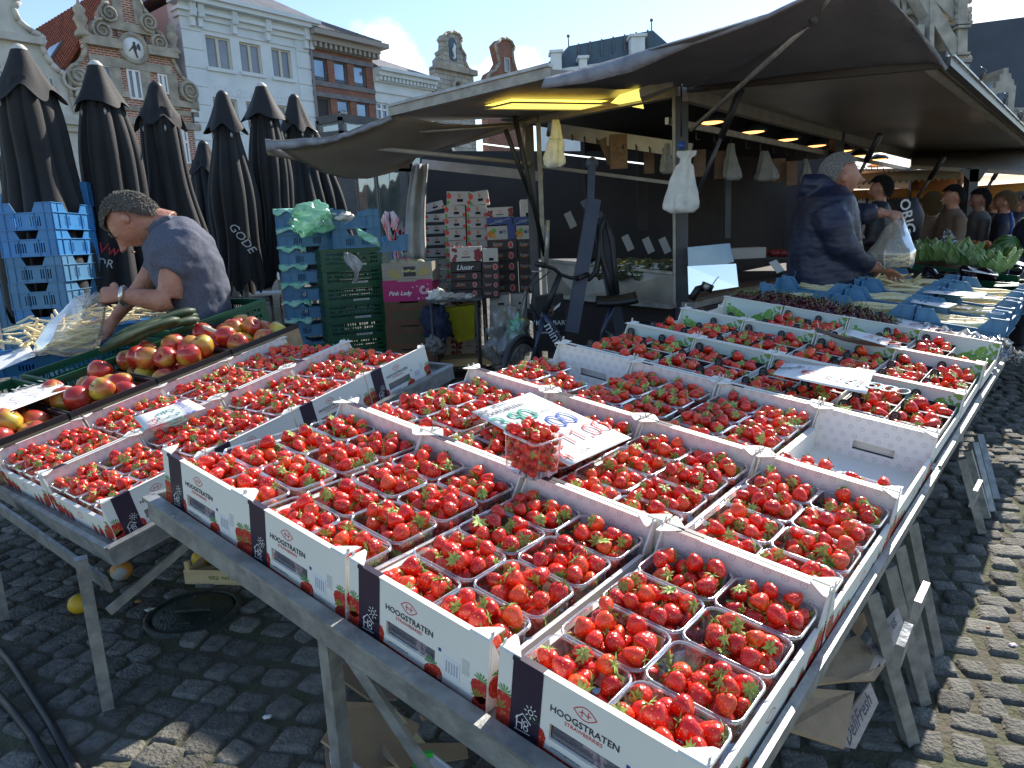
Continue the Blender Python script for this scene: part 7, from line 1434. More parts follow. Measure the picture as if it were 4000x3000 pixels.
def asp_crate(T, n_, where):
    crate(ASC, T, 'blue asparagus crate, %s' % where, 'blue asparagus crates on the right')
    for k in range(n_):
        lr = k // 6; x = -.12 + .05 * (k % 6) + ras.uniform(-.008, .008); lay_spear(T @ Vector((ras.uniform(-.02, .02), x * .9 + .01 * lr, .060 + .024 * lr + ras.uniform(0, .016))), T.to_3x3() @ Vector((1, ras.uniform(-.10, .10), .10 + ras.uniform(-.04, .06))), ras.uniform(1.2, 1.36), 'white asparagus spear in the blue crate, %s' % where, 'asparagus, %s' % where)
ASC = crate_meshes(.40, .325, .15, bluef, notch=.64, nh=.42)
rn4 = ('front', 'second', 'third', 'back'); cn3 = ('left', 'centre', 'right')
for r_ in range(4):
    for c in range(3):
        a = .26 + c * .425 + (.0 if r_ < 3 else .02); bb_ = 3.77 + r_ * .37; n_ = 12 if r_ < 3 else 11
        if r_ == 0 and c == 0: n_ = 7
        asp_crate(T1 @ TR(a, bb_, -.10 + .012 * r_) @ RZ(R(ras.uniform(-3, 3))), n_, '%s one in the %s row' % (cn3[c], rn4[r_]))
for k in range(52):
    q = ras.random(); u = 3395 + 210 * q; v = 1125 + 25 * q - 75 * ras.random() * (1 - abs(q - .5)); lay_spear(P(u, v, 4.75 + .25 * ras.random()), (ras.uniform(-1, 1), ras.uniform(-.8, .3), ras.uniform(-.3, .3)), ras.uniform(.75, .95), 'short white asparagus spear in the loose heap by the blue-coated man', 'asparagus in the right heap')
b = MB(); a = P(3500, 1130, 5.0); b.box(-.3, .45, -.18, .2, -.14, -.04, bluef); tag(obj('heap_crate', b, None, TR(*a) @ RZ(R(-38))), 'shallow blue crate under the loose asparagus by the man', 'crate')
for k in range(26): q = ras.random(); lay_spear(P(3905 + 95 * q, 1165 + 40 * ras.random(), 4.6), (ras.uniform(-1, 1), ras.uniform(-1, 1), ras.uniform(-.2, .3)), .8, 'short asparagus piece in the crate at the right edge', 'asparagus at the right edge')
# cherries
chm_ = mat('cherry_skin', (.05, .003, .006), .22, (.09, .006, .012), scale=20, coat=.15, vary=.2); b = MB(); b.lathe([(0, -.0125), (.007, -.0115), (.012, -.005), (.0132, .002), (.0115, .008), (.006, .0105), (0, .0085)], chm_, 12); cherry_me = b.mesh('cherry'); b = MB(); b.tube([(0, 0, .008), (.003, .002, .022), (.010, .004, .038)], .0011, mat('cherry_stem', (.16, .20, .05), .6), 4); cst = b.mesh('stem')
b = MB(); t = thing('cherry_tray', 'low tray lined with clear film, full of dark cherries', 'tray', T1 @ TR(.42, 3.40, -.06)); b.box(-.47, .47, -.13, .13, -.07, -.0, card); obj('base', b, t)
for k in range(290):
    x, y = ras.uniform(-.46, .46), ras.uniform(-.13, .14); h_ = .06 * (1 - (x / .5) ** 2) * (1 - (y / .2) ** 2) + .022; z = h_ + (.022 * ras.random() if ras.random() < .5 else 0) - .006
    o = obj('cherry', cherry_me, None, T1 @ TR(.42 + x, 3.40 + y, -.06 + z) @ Matrix.Rotation(ras.uniform(-1.2, 1.2), 4, 'X') @ RZ(ras.uniform(0, 6)) @ Matrix.Scale(ras.uniform(1.15, 1.4), 4)); tag(o, 'dark cherry in the heap between green boxes and asparagus', 'cherry', 'cherries'); obj('stem', cst, o)
# clear film over the right end
fm = clear_mat('loose_film', (.92, .93, .93), .2, .2, .30, (.75, .76, .76))
def film(label, pts, nx, ny, Y, amp, seed, mt=None):
    q = [P(*p) for p in pts]; rows = [[(q[0].lerp(q[1], i / nx)).lerp(q[3].lerp(q[2], i / nx), j / ny) + Vector((amp * noise.noise((i * .9 + seed, j * .9, 1)), amp * noise.noise((i * .9, j * .9 + seed, 4)), amp * 1.4 * noise.noise((i * .8 + seed, j * .8, 7)))) for j in range(ny + 1)] for i in range(nx + 1)]; b = MB(); b.sheet(rows, mt or fm, .0015); tag(obj('plastic_film', b), label, 'film'); 
film('crumpled clear film lying across the last green box and asparagus crates', [(3180, 1235, 3.95), (3920, 1390, 3.3), (3960, 1330, 3.4), (3240, 1215, 4.1)], 40, 12, 4, .035, 2)
film('clear film hanging down at the right corner of the second table', [(3900, 1310, 3.38), (3985, 1385, 3.3), (3975, 1420, 3.28), (3890, 1395, 3.3)], 16, 14, 4, .03, 9)
film('clear film sticking up at the left end of the cherry tray', [(2890, 1155, 4.35), (2990, 1150, 4.3), (3010, 1175, 4.25), (2895, 1180, 4.3)], 16, 8, 4, .03, 5)
# third table with vegetables at the back right
def prod(name, label, cat, grp, me, pts): 
    for p, s_, rz in pts: tag(obj(name, me, None, Matrix.Translation(p) @ Matrix.Rotation(rz, 4, 'X') @ RZ(rz * 3) @ Matrix.Scale(s_, 4)), label, cat, grp)
q = [P(3500, 1075, 6.4), P(4150, 1160, 5.0), P(4250, 1010, 6.6), P(3560, 965, 8.2)]
for p in q: p.z = min(p.z, 1.0)
b = MB(); b.hexa([p - Vector((0, 0, .25)) for p in q] + [p - Vector((0, 0, .10)) for p in q], mat('dark_crates', (.015, .03, .03), .7)); tag(obj('market_table', b), 'dark table of greens and melons at the far right', 'table')
auber = mat('aubergine_skin', (.010, .006, .018), .15, coat=.5); b = MB(); b.ball((0, 0, 0), (.04, .04, .10), auber, 12, 8, fn=lambda d: 1 - .22 * d.z); au = b.mesh('aubergine')
prod('aubergine', 'glossy black aubergine on the far right table', 'aubergine', 'aubergines', au, [(P(3600 + 400 * ras.random(), 1060 + 95 * ras.random(), 5.6 + .3 * ras.random()), ras.uniform(.9, 1.2), ras.uniform(.8, 2)) for k in range(54)])
cg = mat('cauliflower_leaf', (.19, .34, .10), .55, (.46, .56, .28), scale=9, lo=.4, hi=.7); cw = mat('cauliflower_head', (.70, .66, .50), .8, (.60, .56, .40), scale=40, bump=.6, bscale=60)
def cauli(seed):
    r_ = random.Random(seed); b = MB(); b.ball((0, 0, .06), (.075, .075, .055), cw, 14, 9, fn=lambda d: 1 + .1 * noise.noise(Vector(d) * 6)); hd = b.mesh('head'); ls = []
    for k in range(10):
        a = k * .628 + r_.uniform(-.2, .2); l_ = r_.uniform(.14, .22); rows = []
        for i in range(6):
            s_ = i / 5; wd = .055 * math.sin(math.pi * min(1, s_ * .85 + .15)); rr_ = .05 + l_ * s_ * .55; z = .01 + l_ * s_ * .95
            rows.append([((rr_ + .012 * abs(j)) * math.cos(a) - j * wd * .5 * math.sin(a), (rr_ + .012 * abs(j)) * math.sin(a) + j * wd * .5 * math.cos(a), z) for j in (-2, -1, 0, 1, 2)])
        b = MB(); b.sheet(rows, cg, .003); rb_ = [rows[i][2] for i in range(6)]; b.tube([(x * .985, y * .985, z) for x, y, z in rb_], [.006, .006, .005, .004, .003, .002], mat('leaf_rib', (.50, .58, .36), .5), 5); ls.append(b.mesh('leaf'))
    return hd, ls
CF = [cauli(1), cauli(2)]
for k, (u, v, Y) in enumerate(((3600, 1010, 6.7), (3668, 1010, 6.6), (3735, 1022, 6.5), (3800, 1032, 6.4), (3640, 985, 7.1), (3712, 992, 7.0), (3560, 1000, 7.2), (3888, 1060, 5.9), (3905, 1045, 6.1), (3775, 1000, 6.9))):
    t = thing('cauliflower', 'leafy cauliflower on the far right table', 'cauliflower', TR(*P(u, v + 14, Y)) @ RZ(k) @ Matrix.Scale(.9, 4), 'cauliflowers'); obj('head', CF[k % 2][0], t)
    for l_ in CF[k % 2][1]: obj('leaf', l_, t)
mel = mat('watermelon_skin', (.03, .09, .02), .35, (.12, .22, .06), scale=3, stretch=(1, 1, .05), lo=.45, hi=.55, coat=.2)
def _mel():
    n = mel.node_tree.nodes; L = mel.node_tree.links.new; w_ = n.new('ShaderNodeTexWave'); w_.wave_type = 'BANDS'; w_.inputs['Scale'].default_value = 1; 
    tcn = [x for x in n if x.type == 'TEX_COORD'][0]; gr = n.new('ShaderNodeTexGradient'); gr.gradient_type = 'RADIAL'; L(tcn.outputs['Object'], gr.inputs[0]); ma = n.new('ShaderNodeMath'); ma.operation = 'MULTIPLY'; ma.inputs[1].default_value = 69; L(gr.outputs['Fac'], ma.inputs[0])
    nn = n.new('ShaderNodeTexNoise'); nn.inputs['Scale'].default_value = 18; L(tcn.outputs['Object'], nn.inputs['Vector']); m2 = n.new('ShaderNodeMath'); m2.operation = 'MULTIPLY_ADD'; m2.inputs[1].default_value = 3.5; L(nn.outputs['Fac'], m2.inputs[0]); L(ma.outputs[0], m2.inputs[2]); sn = n.new('ShaderNodeMath'); sn.operation = 'SINE'; L(m2.outputs[0], sn.inputs[0])
    mr = [x for x in n if x.type == 'MAP_RANGE'][0]; mr.inputs[1].default_value = -.2; mr.inputs[2].default_value = .3; L(sn.outputs[0], mr.inputs[0])
_mel(); b = MB(); b.ball((0, 0, 0), (.12, .12, .13), mel, 24, 16); wm = b.mesh('watermelon')
tag(obj('watermelon', wm, None, TR(*P(1078, 1312, 5.9)) @ Matrix.Rotation(1.2, 4, 'X') @ Matrix.Scale(.98, 4)), 'striped watermelon beside the green stack, behind the left table', 'watermelon')
for k, (u, v, s_) in enumerate(((3928, 965, 1), (3988, 978, 1), (3945, 1000, .8), (3890, 985, .7))): tag(obj('watermelon', wm, None, TR(*P(u, v, 7.2)) @ Matrix.Rotation(1.0 + k, 4, 'X') @ Matrix.Scale(s_, 4)), 'dark watermelon at the far right, %s' % ('left of the big pair', 'right of the big pair', 'low in front', 'smallest, at the left')[k], 'watermelon', 'watermelons at the right')
og = MATS['orange_peel']; b = MB(); b.ball((0, 0, 0), .04, og, 12, 9); orm = b.mesh('orange')
for k in range(20): tag(obj('orange', orm, None, TR(*P(3795 + ras.random() * 75, 950 + ras.random() * 12, 7.6 + ras.random() * .2)) @ Matrix.Scale(.8, 4)), 'orange in the small heap behind the cauliflowers', 'orange', 'oranges behind the cauliflowers')
for k, (u0, v0, u1, v1, Y) in enumerate(((3555, 1042, 3980, 1090, 6.1), (3830, 1108, 4060, 1130, 5.6))): b = MB(); b.bar(P(u0, v0, Y + .4 - .4 * k), P(u1, v1, Y - .5), .02, .05, grnp); tag(obj('crate_edge', b), ('green crate rim in front of the cauliflowers', 'short green crate rim at the right edge of the photo')[k], 'crate rim')
# green crate with bananas or lemons behind the left strawberries
crate(GL, TR(*(P(1165, 1395, 5.6) - Vector((0, 0, .10)))) @ RZ(R(20)), 'dark green vented crate standing beside the watermelon', 'green crates behind the seller')
# ================================================================ PRICE CARDS (hand-lettered)
pcard = mat('price_card', (.80, .80, .78), .5, (.74, .74, .72), scale=5); gi_ = mat('green_ink', (.02, .28, .20), .6); bi_ = mat('blue_ink', (.02, .08, .42), .6); ri_ = mat('red_ink', (.55, .05, .06), .6); ki_ = mat('black_ink', (.05, .05, .08), .6); ti_ = mat('turquoise_ink', (.02, .30, .45), .6); brn = mat('rolled_card_back', (.14, .09, .06), .7)
def arc(cx, cy, rx, ry, a0, a1, n=12): return [(cx + rx * math.cos(R(a0 + (a1 - a0) * k / n)), cy + ry * math.sin(R(a0 + (a1 - a0) * k / n))) for k in range(n + 1)]
GL_ = {'0': [arc(.3, .5, .27, .5, 80, 450, 18)], '1': [[(.12, .75), (.36, 1), (.26, 0)]], '3': [arc(.28, .75, .24, .25, 150, -90), arc(.26, .26, .28, .26, 90, -150)], '4': [[(.34, 1), (.05, .42), (.6, .46)], [(.48, .75), (.40, 0)]], '5': [[(.55, 1), (.16, .98), (.12, .56)] + arc(.28, .30, .26, .28, 110, -140)],
       '6': [arc(.62, .32, .56, .66, 100, 190) + arc(.34, .27, .26, .27, 180, 520)], '8': [arc(.3, .76, .2, .24, 0, 360), arc(.3, .27, .26, .28, 0, 360)], '9': [arc(.32, .72, .22, .26, 20, 380) + [(.5, .5), (.36, 0)]], ',': [[(.12, .12), (.05, -.12)]], '.': [[(.1, .05), (.14, .0)]], 'e': [arc(.36, .5, .3, .42, 50, 310), [(.0, .58), (.42, .58)], [(.0, .42), (.38, .42)]], ' ': [], '/': [[(.5, 1), (.05, 0)]]}
def digits(mb, s_, x, y, h, mt, T, wd=.006, sp=.66):
    wd *= 1.5
    for ch in s_:
        for st__ in GL_.get(ch, []): stroke(mb, [(x + px_ * h + .12 * h * py_, y + py_ * h) for px_, py_ in st__], wd, mt, T)
        x += h * (sp if ch not in ',. ' else .3)
def price_card(label, quad, th, writer, curl=0, zl=.004):
    """card given by its four corners (near-left, near-right, far-right, far-left) in the world"""
    q = [Vector(p) for p in quad]; rows = [[(q[0].lerp(q[1], i / 8)).lerp(q[3].lerp(q[2], i / 8), j / 6) for j in range(7)] for i in range(9)]
    b = MB(); b.sheet(rows, pcard, -th); o = obj('price_card', b); tag(o, label, 'price card'); x_ = q[1] - q[0]; y_ = q[3] - q[0]; F_ = frame(q[0], x_, y_); F_ = F_ @ TR(0, 0, zl + th); b = MB(); writer(b, F_, x_.length, y_.length)
    if b.v: obj('handwriting', b, o)
    return o
def onplane(T, u, v, dz): n = Vector((T[0][2], T[1][2], T[2][2])); return PP(u, v, T @ Vector((0, 0, dz)), n)
def wr_main(b, T, w, h):
    put_text(b, 'Belgische', h * .075, ki_, T @ TR(w * .22, h * .90) @ RZ(.1), shear=.5); put_text(b, 'KL I', h * .075, ki_, T @ TR(w * .66, h * .94), shear=.2); put_text(b, 'AARDBEIEN.', h * .07, ki_, T @ TR(w * .62, h * .85), shear=.2)
    digits(b, '3,90', w * .22, h * .62, h * .16, gi_, T, .0065); put_text(b, 'Per doos', h * .05, ki_, T @ TR(w * .86, h * .67), shear=.4); digits(b, '6,00', w * .42, h * .40, h * .17, bi_, T, .0055); digits(b, 'e 11,00', w * .16, h * .17, h * .15, ri_, T, .0045, .7); digits(b, '4', w * .06, h * .03, h * .11, ri_, T, .005); put_text(b, 'Van', h * .07, ki_, T @ TR(w * .4, h * .08), shear=.3)
mq = [onplane(T1, u, v, .008) for u, v in ((2224, 1822), (2466, 1712), (2070, 1535), (1842, 1610))]
price_card('large white hand-lettered price card lying on the second row, main table', mq, .0015, wr_main)
def wr_l(b, T, w, h):
    digits(b, 'e 3,90', w * .34, h * .30, h * .36, gi_, T, .004); digits(b, 'e 6,00', w * .60, h * .10, h * .25, ri_, T, .003); digits(b, '2', w * .66, h * .5, h * .2, bi_, T, .003); put_text(b, 'Belgisch KL I', h * .15, bi_, T @ TR(w * .32, h * .82), shear=.4); digits(b, '11,00', w * .70, h * .75, h * .15, bi_, T, .003)
lq = [onplane(T2, u, v, .012) for u, v in ((785, 1562), (570, 1676), (520, 1632), (690, 1568))]
lq = [onplane(T2, u, v, .010) for u, v in ((802, 1595), (565, 1680), (522, 1630), (735, 1560))]
price_card('small white price card on the second strawberry box of the left table', [lq[2], lq[1], lq[0], lq[3]], .001, wr_l)
def wr_a(b, T, w, h): put_text(b, 'Appels KL I', h * .2, greyp, T @ TR(w * .75, h * .7), shear=.4); digits(b, 'e 2,50', w * .35, h * .3, h * .25, mat('faded_ink', (.62, .45, .45), .6), T, .004); digits(b, '3,00', w * .1, h * .15, h * .3, mat('faded_ink'), T, .003)
aq = [P(*k) for k in ((-60, 1640, 2.75), (0, 1628, 2.8), (290, 1512, 3.15), (170, 1500, 3.3), (-60, 1568, 3.05))]
price_card('long white price card over the nearest apple carton', [P(-90, 1655, 2.72), P(292, 1512, 3.15), P(180, 1496, 3.35), P(-90, 1570, 3.1)], .0015, wr_a)
price_card('white paper among the loose asparagus at the left edge', [P(-40, 1462, 3.7), P(140, 1390, 3.9), P(112, 1348, 4.1), P(-40, 1400, 4.0)], .001, lambda b, T, w, h: None)
def wr_r(b, T, w, h):
    put_text(b, 'Belgisch', h * .16, ki_, T @ TR(w * .08, h * .62) @ RZ(.9), shear=.3); put_text(b, 'KL I', h * .13, ki_, T @ TR(w * .20, h * .88) , shear=.3); digits(b, 'e 4,50', w * .22, h * .38, h * .38, ri_, T, .005, .5); put_text(b, 'Per doos', h * .12, ki_, T @ TR(w * .48, h * .82), shear=.4); digits(b, '2', w * .50, h * .08, h * .2, ti_, T, .005); digits(b, 'e 8,00', w * .50, h * .38, h * .42, ti_, T, .006, .5); digits(b, '15,00', w * .78, h * .42, h * .38, mat('grey_ink', (.3, .35, .4), .6), T, .003, .5)
    put_text(b, 'voor', h * .13, ti_, T @ TR(w * .42, h * .2), shear=.4)
price_card('white price card with red and turquoise prices over the green boxes', [onplane(T1, u, v, .03) for u, v in ((3018, 1462), (3385, 1540), (3415, 1448), (3065, 1418))], .0015, wr_r)
t = obj('rolled_card', (lambda b: (b.sheet([[P(3185 + 275 * s_, 1278 + 60 * s_ + 14 * math.sin(s_ * 3) + q * 24 - 10 * q * q, 3.28 - .28 * s_ - .02 * math.sin(q * 3)) for q in [k / 4 for k in range(5)]] for s_ in [k / 14 for k in range(15)]], brn, .002), b)[1])(MB())); tag(t, 'half rolled brown card lying across the far green boxes', 'price card')
price_card('small white card with red figure, half hidden by the rolled card', [P(3300, 1306, 3.05), P(3462, 1352, 2.9), P(3482, 1326, 3.0), P(3320, 1285, 3.15)], .001, lambda b, T, w, h: digits(b, '5,00', w * .3, h * .3, h * .5, ri_, T, .003))
price_card('white price card with blue and red figures on the asparagus', [P(3602, 1142, 4.15), P(3840, 1165, 4.0), P(3855, 1145, 4.25), P(3620, 1132, 4.45)], .001, lambda b, T, w, h: (digits(b, 'e 4,00', w * .3, h * .2, h * .55, bi_, T, .005), digits(b, '11,90', w * .62, h * .2, h * .5, ri_, T, .004)))
price_card('second white card lying lower on the asparagus crates', [P(3555, 1180, 4.0), P(3700, 1205, 3.85), P(3740, 1188, 4.0), P(3570, 1162, 4.2)], .001, lambda b, T, w, h: digits(b, '2 e 8,00', w * .1, h * .3, h * .4, bi_, T, .003))
price_card('white card with red figure between cherries and asparagus', [P(3475, 1262, 3.7), P(3610, 1300, 3.5), P(3640, 1270, 3.7), P(3500, 1240, 3.85)], .001, lambda b, T, w, h: digits(b, 'e 5,00', w * .2, h * .3, h * .5, ri_, T, .004))
for k, (u0, v0, u1, v1, Y) in enumerate(((3755, 1045, 3900, 1072, 5.6), (3880, 1110, 3980, 1112, 5.2), (3910, 1010, 4000, 1035, 6.0))): price_card('plain white card among the greens at the far right, %s' % ('left one', 'lower one', 'upper one')[k], [P(u0, v0 + 10, Y), P(u1, v1 + 6, Y - .1), P(u1, v1 - 8, Y + .3), P(u0 + 15, v0 - 6, Y + .4)], .001, lambda b, T, w, h: None)
t = P(3025, 1040, 5.6); b = MB(); b.bar(P(3018, 1020, 5.6), P(3050, 1062, 5.5), .06, .003, pcard, (0, 1, 0)); o = obj('price_card', b); tag(o, 'narrow white tag with red figure leaning left of the blue-coated man', 'price card')
# hero punnet standing on the corner of four boxes
Th = T1 @ TR(.668, .531, .006) @ RZ(R(-8)) @ Matrix.Diagonal((.74, .84, 1.0, 1))
t = thing('punnet', 'clear punnet heaped with strawberries, standing before the large price card', 'punnet', Th, 'clear plastic punnets of strawberries'); obj('body', punnet_me, t); obj('rim', rim_me, t); hp = pack(.066, .051, .073, .057, .092, 110, .0122, .0145, 777, .016)
for (x, y, z, r) in hp: ax = Vector((ras.gauss(0, 1), ras.gauss(0, 1), ras.gauss(0, 1))).normalized(); BERRIES.append((T1 @ TR(.668, .531, .006) @ RZ(R(-8)) @ TR(x * .74, y * .84, z) @ ax.to_track_quat('Z', 'Y').to_matrix().to_4x4() @ Matrix.Scale(r * .88, 4), ras.randrange(NV), ras.random() < .7, 'strawberry in the single punnet standing before the large price card'))
# ================================================================ THINGS ON THE GROUND
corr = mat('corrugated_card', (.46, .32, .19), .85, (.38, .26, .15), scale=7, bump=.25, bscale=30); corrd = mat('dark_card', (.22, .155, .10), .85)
def cardp_(label, pts, mt=corr, th=.006, name='cardboard_piece', grp='cardboard scraps under the main table'):
    q = [P(*p) for p in pts]; n = len(q); nn = (q[1] - q[0]).cross(q[2] - q[1]).normalized()
    if nn.dot(CAM - q[0]) < 0: nn = -nn
    b = MB(); b.add(q + [p - nn * th for p in q], [tuple(range(n)), tuple(range(n, 2 * n))[::-1]] + [(i, n + i, n + (i + 1) % n, (i + 1) % n) for i in range(n)], mt); o = obj(name, b); tag(o, label, 'cardboard', grp); return o, q
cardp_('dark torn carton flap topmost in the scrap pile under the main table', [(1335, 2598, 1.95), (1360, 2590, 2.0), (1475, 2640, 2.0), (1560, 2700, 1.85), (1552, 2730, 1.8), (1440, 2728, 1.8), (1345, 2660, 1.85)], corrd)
cardp_('brown torn carton sheet sticking out left, below the dark flap', [(1350, 2740, 1.75), (1480, 2745, 1.8), (1640, 2830, 1.75), (1560, 2990, 1.55), (1420, 3010, 1.5), (1255, 2890, 1.6)])
cardp_('brown carton sheet with torn corrugated edge in the scrap pile', [(1265, 2870, 1.66), (1450, 2940, 1.6), (1480, 3050, 1.5), (1280, 3050, 1.5)])
cardp_('long carton strip under the table rim', [(1480, 2935, 1.6), (1500, 2905, 1.62), (1820, 2900, 1.7), (1830, 2960, 1.6), (1560, 3000, 1.5)])
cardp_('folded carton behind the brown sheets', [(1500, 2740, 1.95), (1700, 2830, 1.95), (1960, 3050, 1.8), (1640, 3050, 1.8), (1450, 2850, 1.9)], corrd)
cardp_('carton fold catching light in the middle of the scraps', [(1640, 2790, 1.9), (1720, 2850, 1.85), (1712, 2905, 1.8), (1660, 2850, 1.85)])
b = MB(); b.bar(P(1520, 2790, 1.75), P(1640, 2925, 1.7), .035, .022, mat('lath_wood', (.52, .46, .28), .7)); tag(obj('wooden_lath', b), 'pale yellow wooden lath among the cardboard scraps', 'lath')
o, q = cardp_('white tray with bright green edge in the scrap pile', [(1620, 2955, 1.50), (1690, 2945, 1.5), (1800, 3030, 1.48), (1640, 3060, 1.42)], mat('tray_white', (.55, .56, .62), .5), .008, 'plastic_tray'); b = MB()
b.bar(q[0], q[1], .012, .014, mat('bright_green', (.03, .45, .03), .45)); b.bar(q[0], q[3], .012, .014, mat('bright_green')); obj('edge', b, o)
cardp_('pale grey carton at the bottom left of the scraps', [(1285, 2942, 1.5), (1330, 2938, 1.5), (1430, 3020, 1.48), (1380, 3050, 1.45), (1290, 2985, 1.48)], mat('tray_white'))
cardp_('small brown carton behind the left table end, under the main table', [(665, 2095, 3.0), (735, 2125, 2.9), (760, 2050, 2.95), (690, 2040, 3.05)])
G3_ = 'cartons under the right edge of the main table'
cardp_('brown carton side below the right rail, upper one', [(3110, 2560, 1.55), (3350, 2480, 1.68), (3420, 2560, 1.6), (3380, 2650, 1.5), (3200, 2670, 1.45), (3090, 2640, 1.45)], corr, .006, 'cardboard_piece', G3_)
cardp_('large brown carton leaning below the right rail, lower one', [(3060, 2680, 1.42), (3340, 2700, 1.48), (3300, 2920, 1.3), (3080, 2850, 1.3), (3010, 2790, 1.35)], corr, .006, 'cardboard_piece', G3_)
cardp_('brown carton flap tucked under the table behind the labelled strips', [(3320, 2430, 1.75), (3400, 2370, 1.85), (3390, 2440, 1.8), (3360, 2490, 1.72)], corr, .006, 'cardboard_piece', G3_)
cardp_('brown torn corner under the upper labelled strip', [(3385, 2620, 1.52), (3460, 2595, 1.55), (3420, 2655, 1.5), (3300, 2660, 1.45)], corr, .006, 'cardboard_piece', G3_)
striped = mat('woodgrain_card', (.46, .38, .32), .75, (.38, .31, .26), scale=30, stretch=(1, 1, 6))
o, q = cardp_('pale cardboard strip reading Fresh for us, by the table legs', [(3348, 2575, 1.60), (3395, 2500, 1.66), (3425, 2460, 1.69), (3505, 2372, 1.76), (3532, 2450, 1.72), (3480, 2530, 1.65), (3440, 2600, 1.6), (3432, 2582, 1.61), (3388, 2632, 1.56)], striped, .006, 'cardboard_strip', G3_)
b = MB(); put_text(b, 'Fresh for us', .042, ki_, frame(P(3450, 2488, 1.652), P(3510, 2400, 1.73) - P(3400, 2560, 1.6), (-.6, 0, .8)), shear=.35, bold=.01, sx=.8); obj('lettering', b, o)
o, q = cardp_('pale cardboard strip reading DeliFresh, lowest by the table legs', [(3290, 2915, 1.38), (3302, 2812, 1.42), (3345, 2745, 1.46), (3400, 2665, 1.50), (3432, 2745, 1.48), (3342, 2925, 1.38)], striped, .006, 'cardboard_strip', G3_)
b = MB(); put_text(b, 'DeliFresh', .046, ki_, frame(P(3352, 2808, 1.415), P(3395, 2730, 1.46) - P(3330, 2850, 1.39), (-.6, 0, .8)), shear=.35, bold=.01, sx=.8); obj('lettering', b, o)
b, T, w, h = pxbox(3560, 1825, 3745, 1905, 3.95, .3, mat('black_carton', (.03, .03, .033), .6)); o = obj('carton', b, None, TR(P(3650, 1900, 3.95).x, 3.95, 0) @ RZ(R(8))); tag(o, 'flat black carton on the cobbles below the second table', 'carton'); letters(o, 'GLORY', .06, mat('dark_grey_print', (.12, .12, .12), .5), 0, h * .5, 0, 0, 1.2)
b, T, w, h = pxbox(3660, 1790, 3760, 1860, 4.3, .2, wc); o = obj('carton', b, None, TR(P(3700, 1850, 4.3).x, 4.3, 0)); tag(o, 'pale carton behind the flat black one below the second table', 'carton')
orp = MATS['orange_peel']; mould = mat('mouldy_peel', (.50, .22, .03), .6, (.35, .36, .33), scale=9, lo=.55, hi=.6); yel = mat('yellow_peel', (.62, .38, .02), .5, (.10, .07, .02), scale=30, lo=.66, hi=.7)
for u, v, r, m_, l in ((480, 2233, .046, mould, 'rotting orange with grey mould on the cobbles behind the left table leg'), (316, 2362, .042, yel, 'yellow orange with dark spots on the cobbles under the left table'), (792, 2182, .044, yel, 'orange half hidden by the small wooden crate')):
    p = PZ(u, v + 30, 0); b = MB(); b.ball((0, 0, 0), (r, r, r * .92), m_, 18, 12); tag(obj('orange', b, None, TR(p.x, p.y, r * .9)), l, 'orange')
c = PZ(900, 2262, 0); t = thing('wooden_crate', 'small pale wooden crate on the cobbles under the main table', 'crate', TR(c.x, c.y + .05, 0) @ RZ(R(-9))); lw_ = mat('crate_wood', (.58, .46, .26), .75, (.48, .36, .19), scale=4, stretch=(1, 1, 10))
for y in (-.10, .10): b = MB(); b.box(-.17, .17, y - .003, y + .003, .0, .065, lw_); pn = obj('side_board', b, t); (letters(pn, 'vita verde', .034, mat('olive_print', (.16, .20, .05), .6), .01, .034, 0, 0, 1, y=-.105) if y < 0 else None)
for x in (-.165, .165): b = MB(); b.box(x - .004, x + .004, -.096, .096, .0, .06, lw_); obj('end_board', b, t)
for x in (-.155, .155):
    for y in (-.09, .09): b = MB(); b.box(x - .01, x + .01, y - .01, y + .006, 0, .10, lw_); obj('corner_post', b, t)
b = MB(); b.box(-.16, .16, -.09, .09, .002, .008, lw_); obj('base', b, t); b = MB(); b.bar((-.12, -.08, .05), (.02, .08, .03), .03, .003, lw_); obj('loose_slat', b, t)
for l, pts in (('upper black cable across the cobbles at the lower left', ((-20, 2520), (60, 2610), (130, 2720), (200, 2830), (310, 3030))), ('lower black cable across the cobbles at the lower left', ((-20, 2700), (60, 2790), (130, 2880), (215, 3030)))):
    b = MB(); b.tube([PZ(u, v, .014) for u, v in pts], .013, rub, 10); tag(obj('cable', b), l, 'cable', 'black cables on the cobbles')
for k, (u, v, c_, r) in enumerate(((585, 2380, (.5, .48, .4), .02), (1045, 2800, (.7, .7, .7), .012), (540, 2348, (.4, .2, .05), .014), (3955, 2520, (.5, .42, .5), .014), (3860, 2452, (.3, .1, .05), .008))):
    p = PZ(u, v, .005); crumple(('pale leaf scrap near the manhole', 'tiny white scrap on the cobbles left of the cardboard', 'orange peel scrap beside the table leg', 'shiny wrapper scrap on the sunlit cobbles', 'small brown scrap on the right cobbles')[k], p, (r, r * .7, .004), mat('scrap_%d' % k, c_, .6), 90 + k, 'litter', 'litter', amp=.8, seg=14, rings=8)
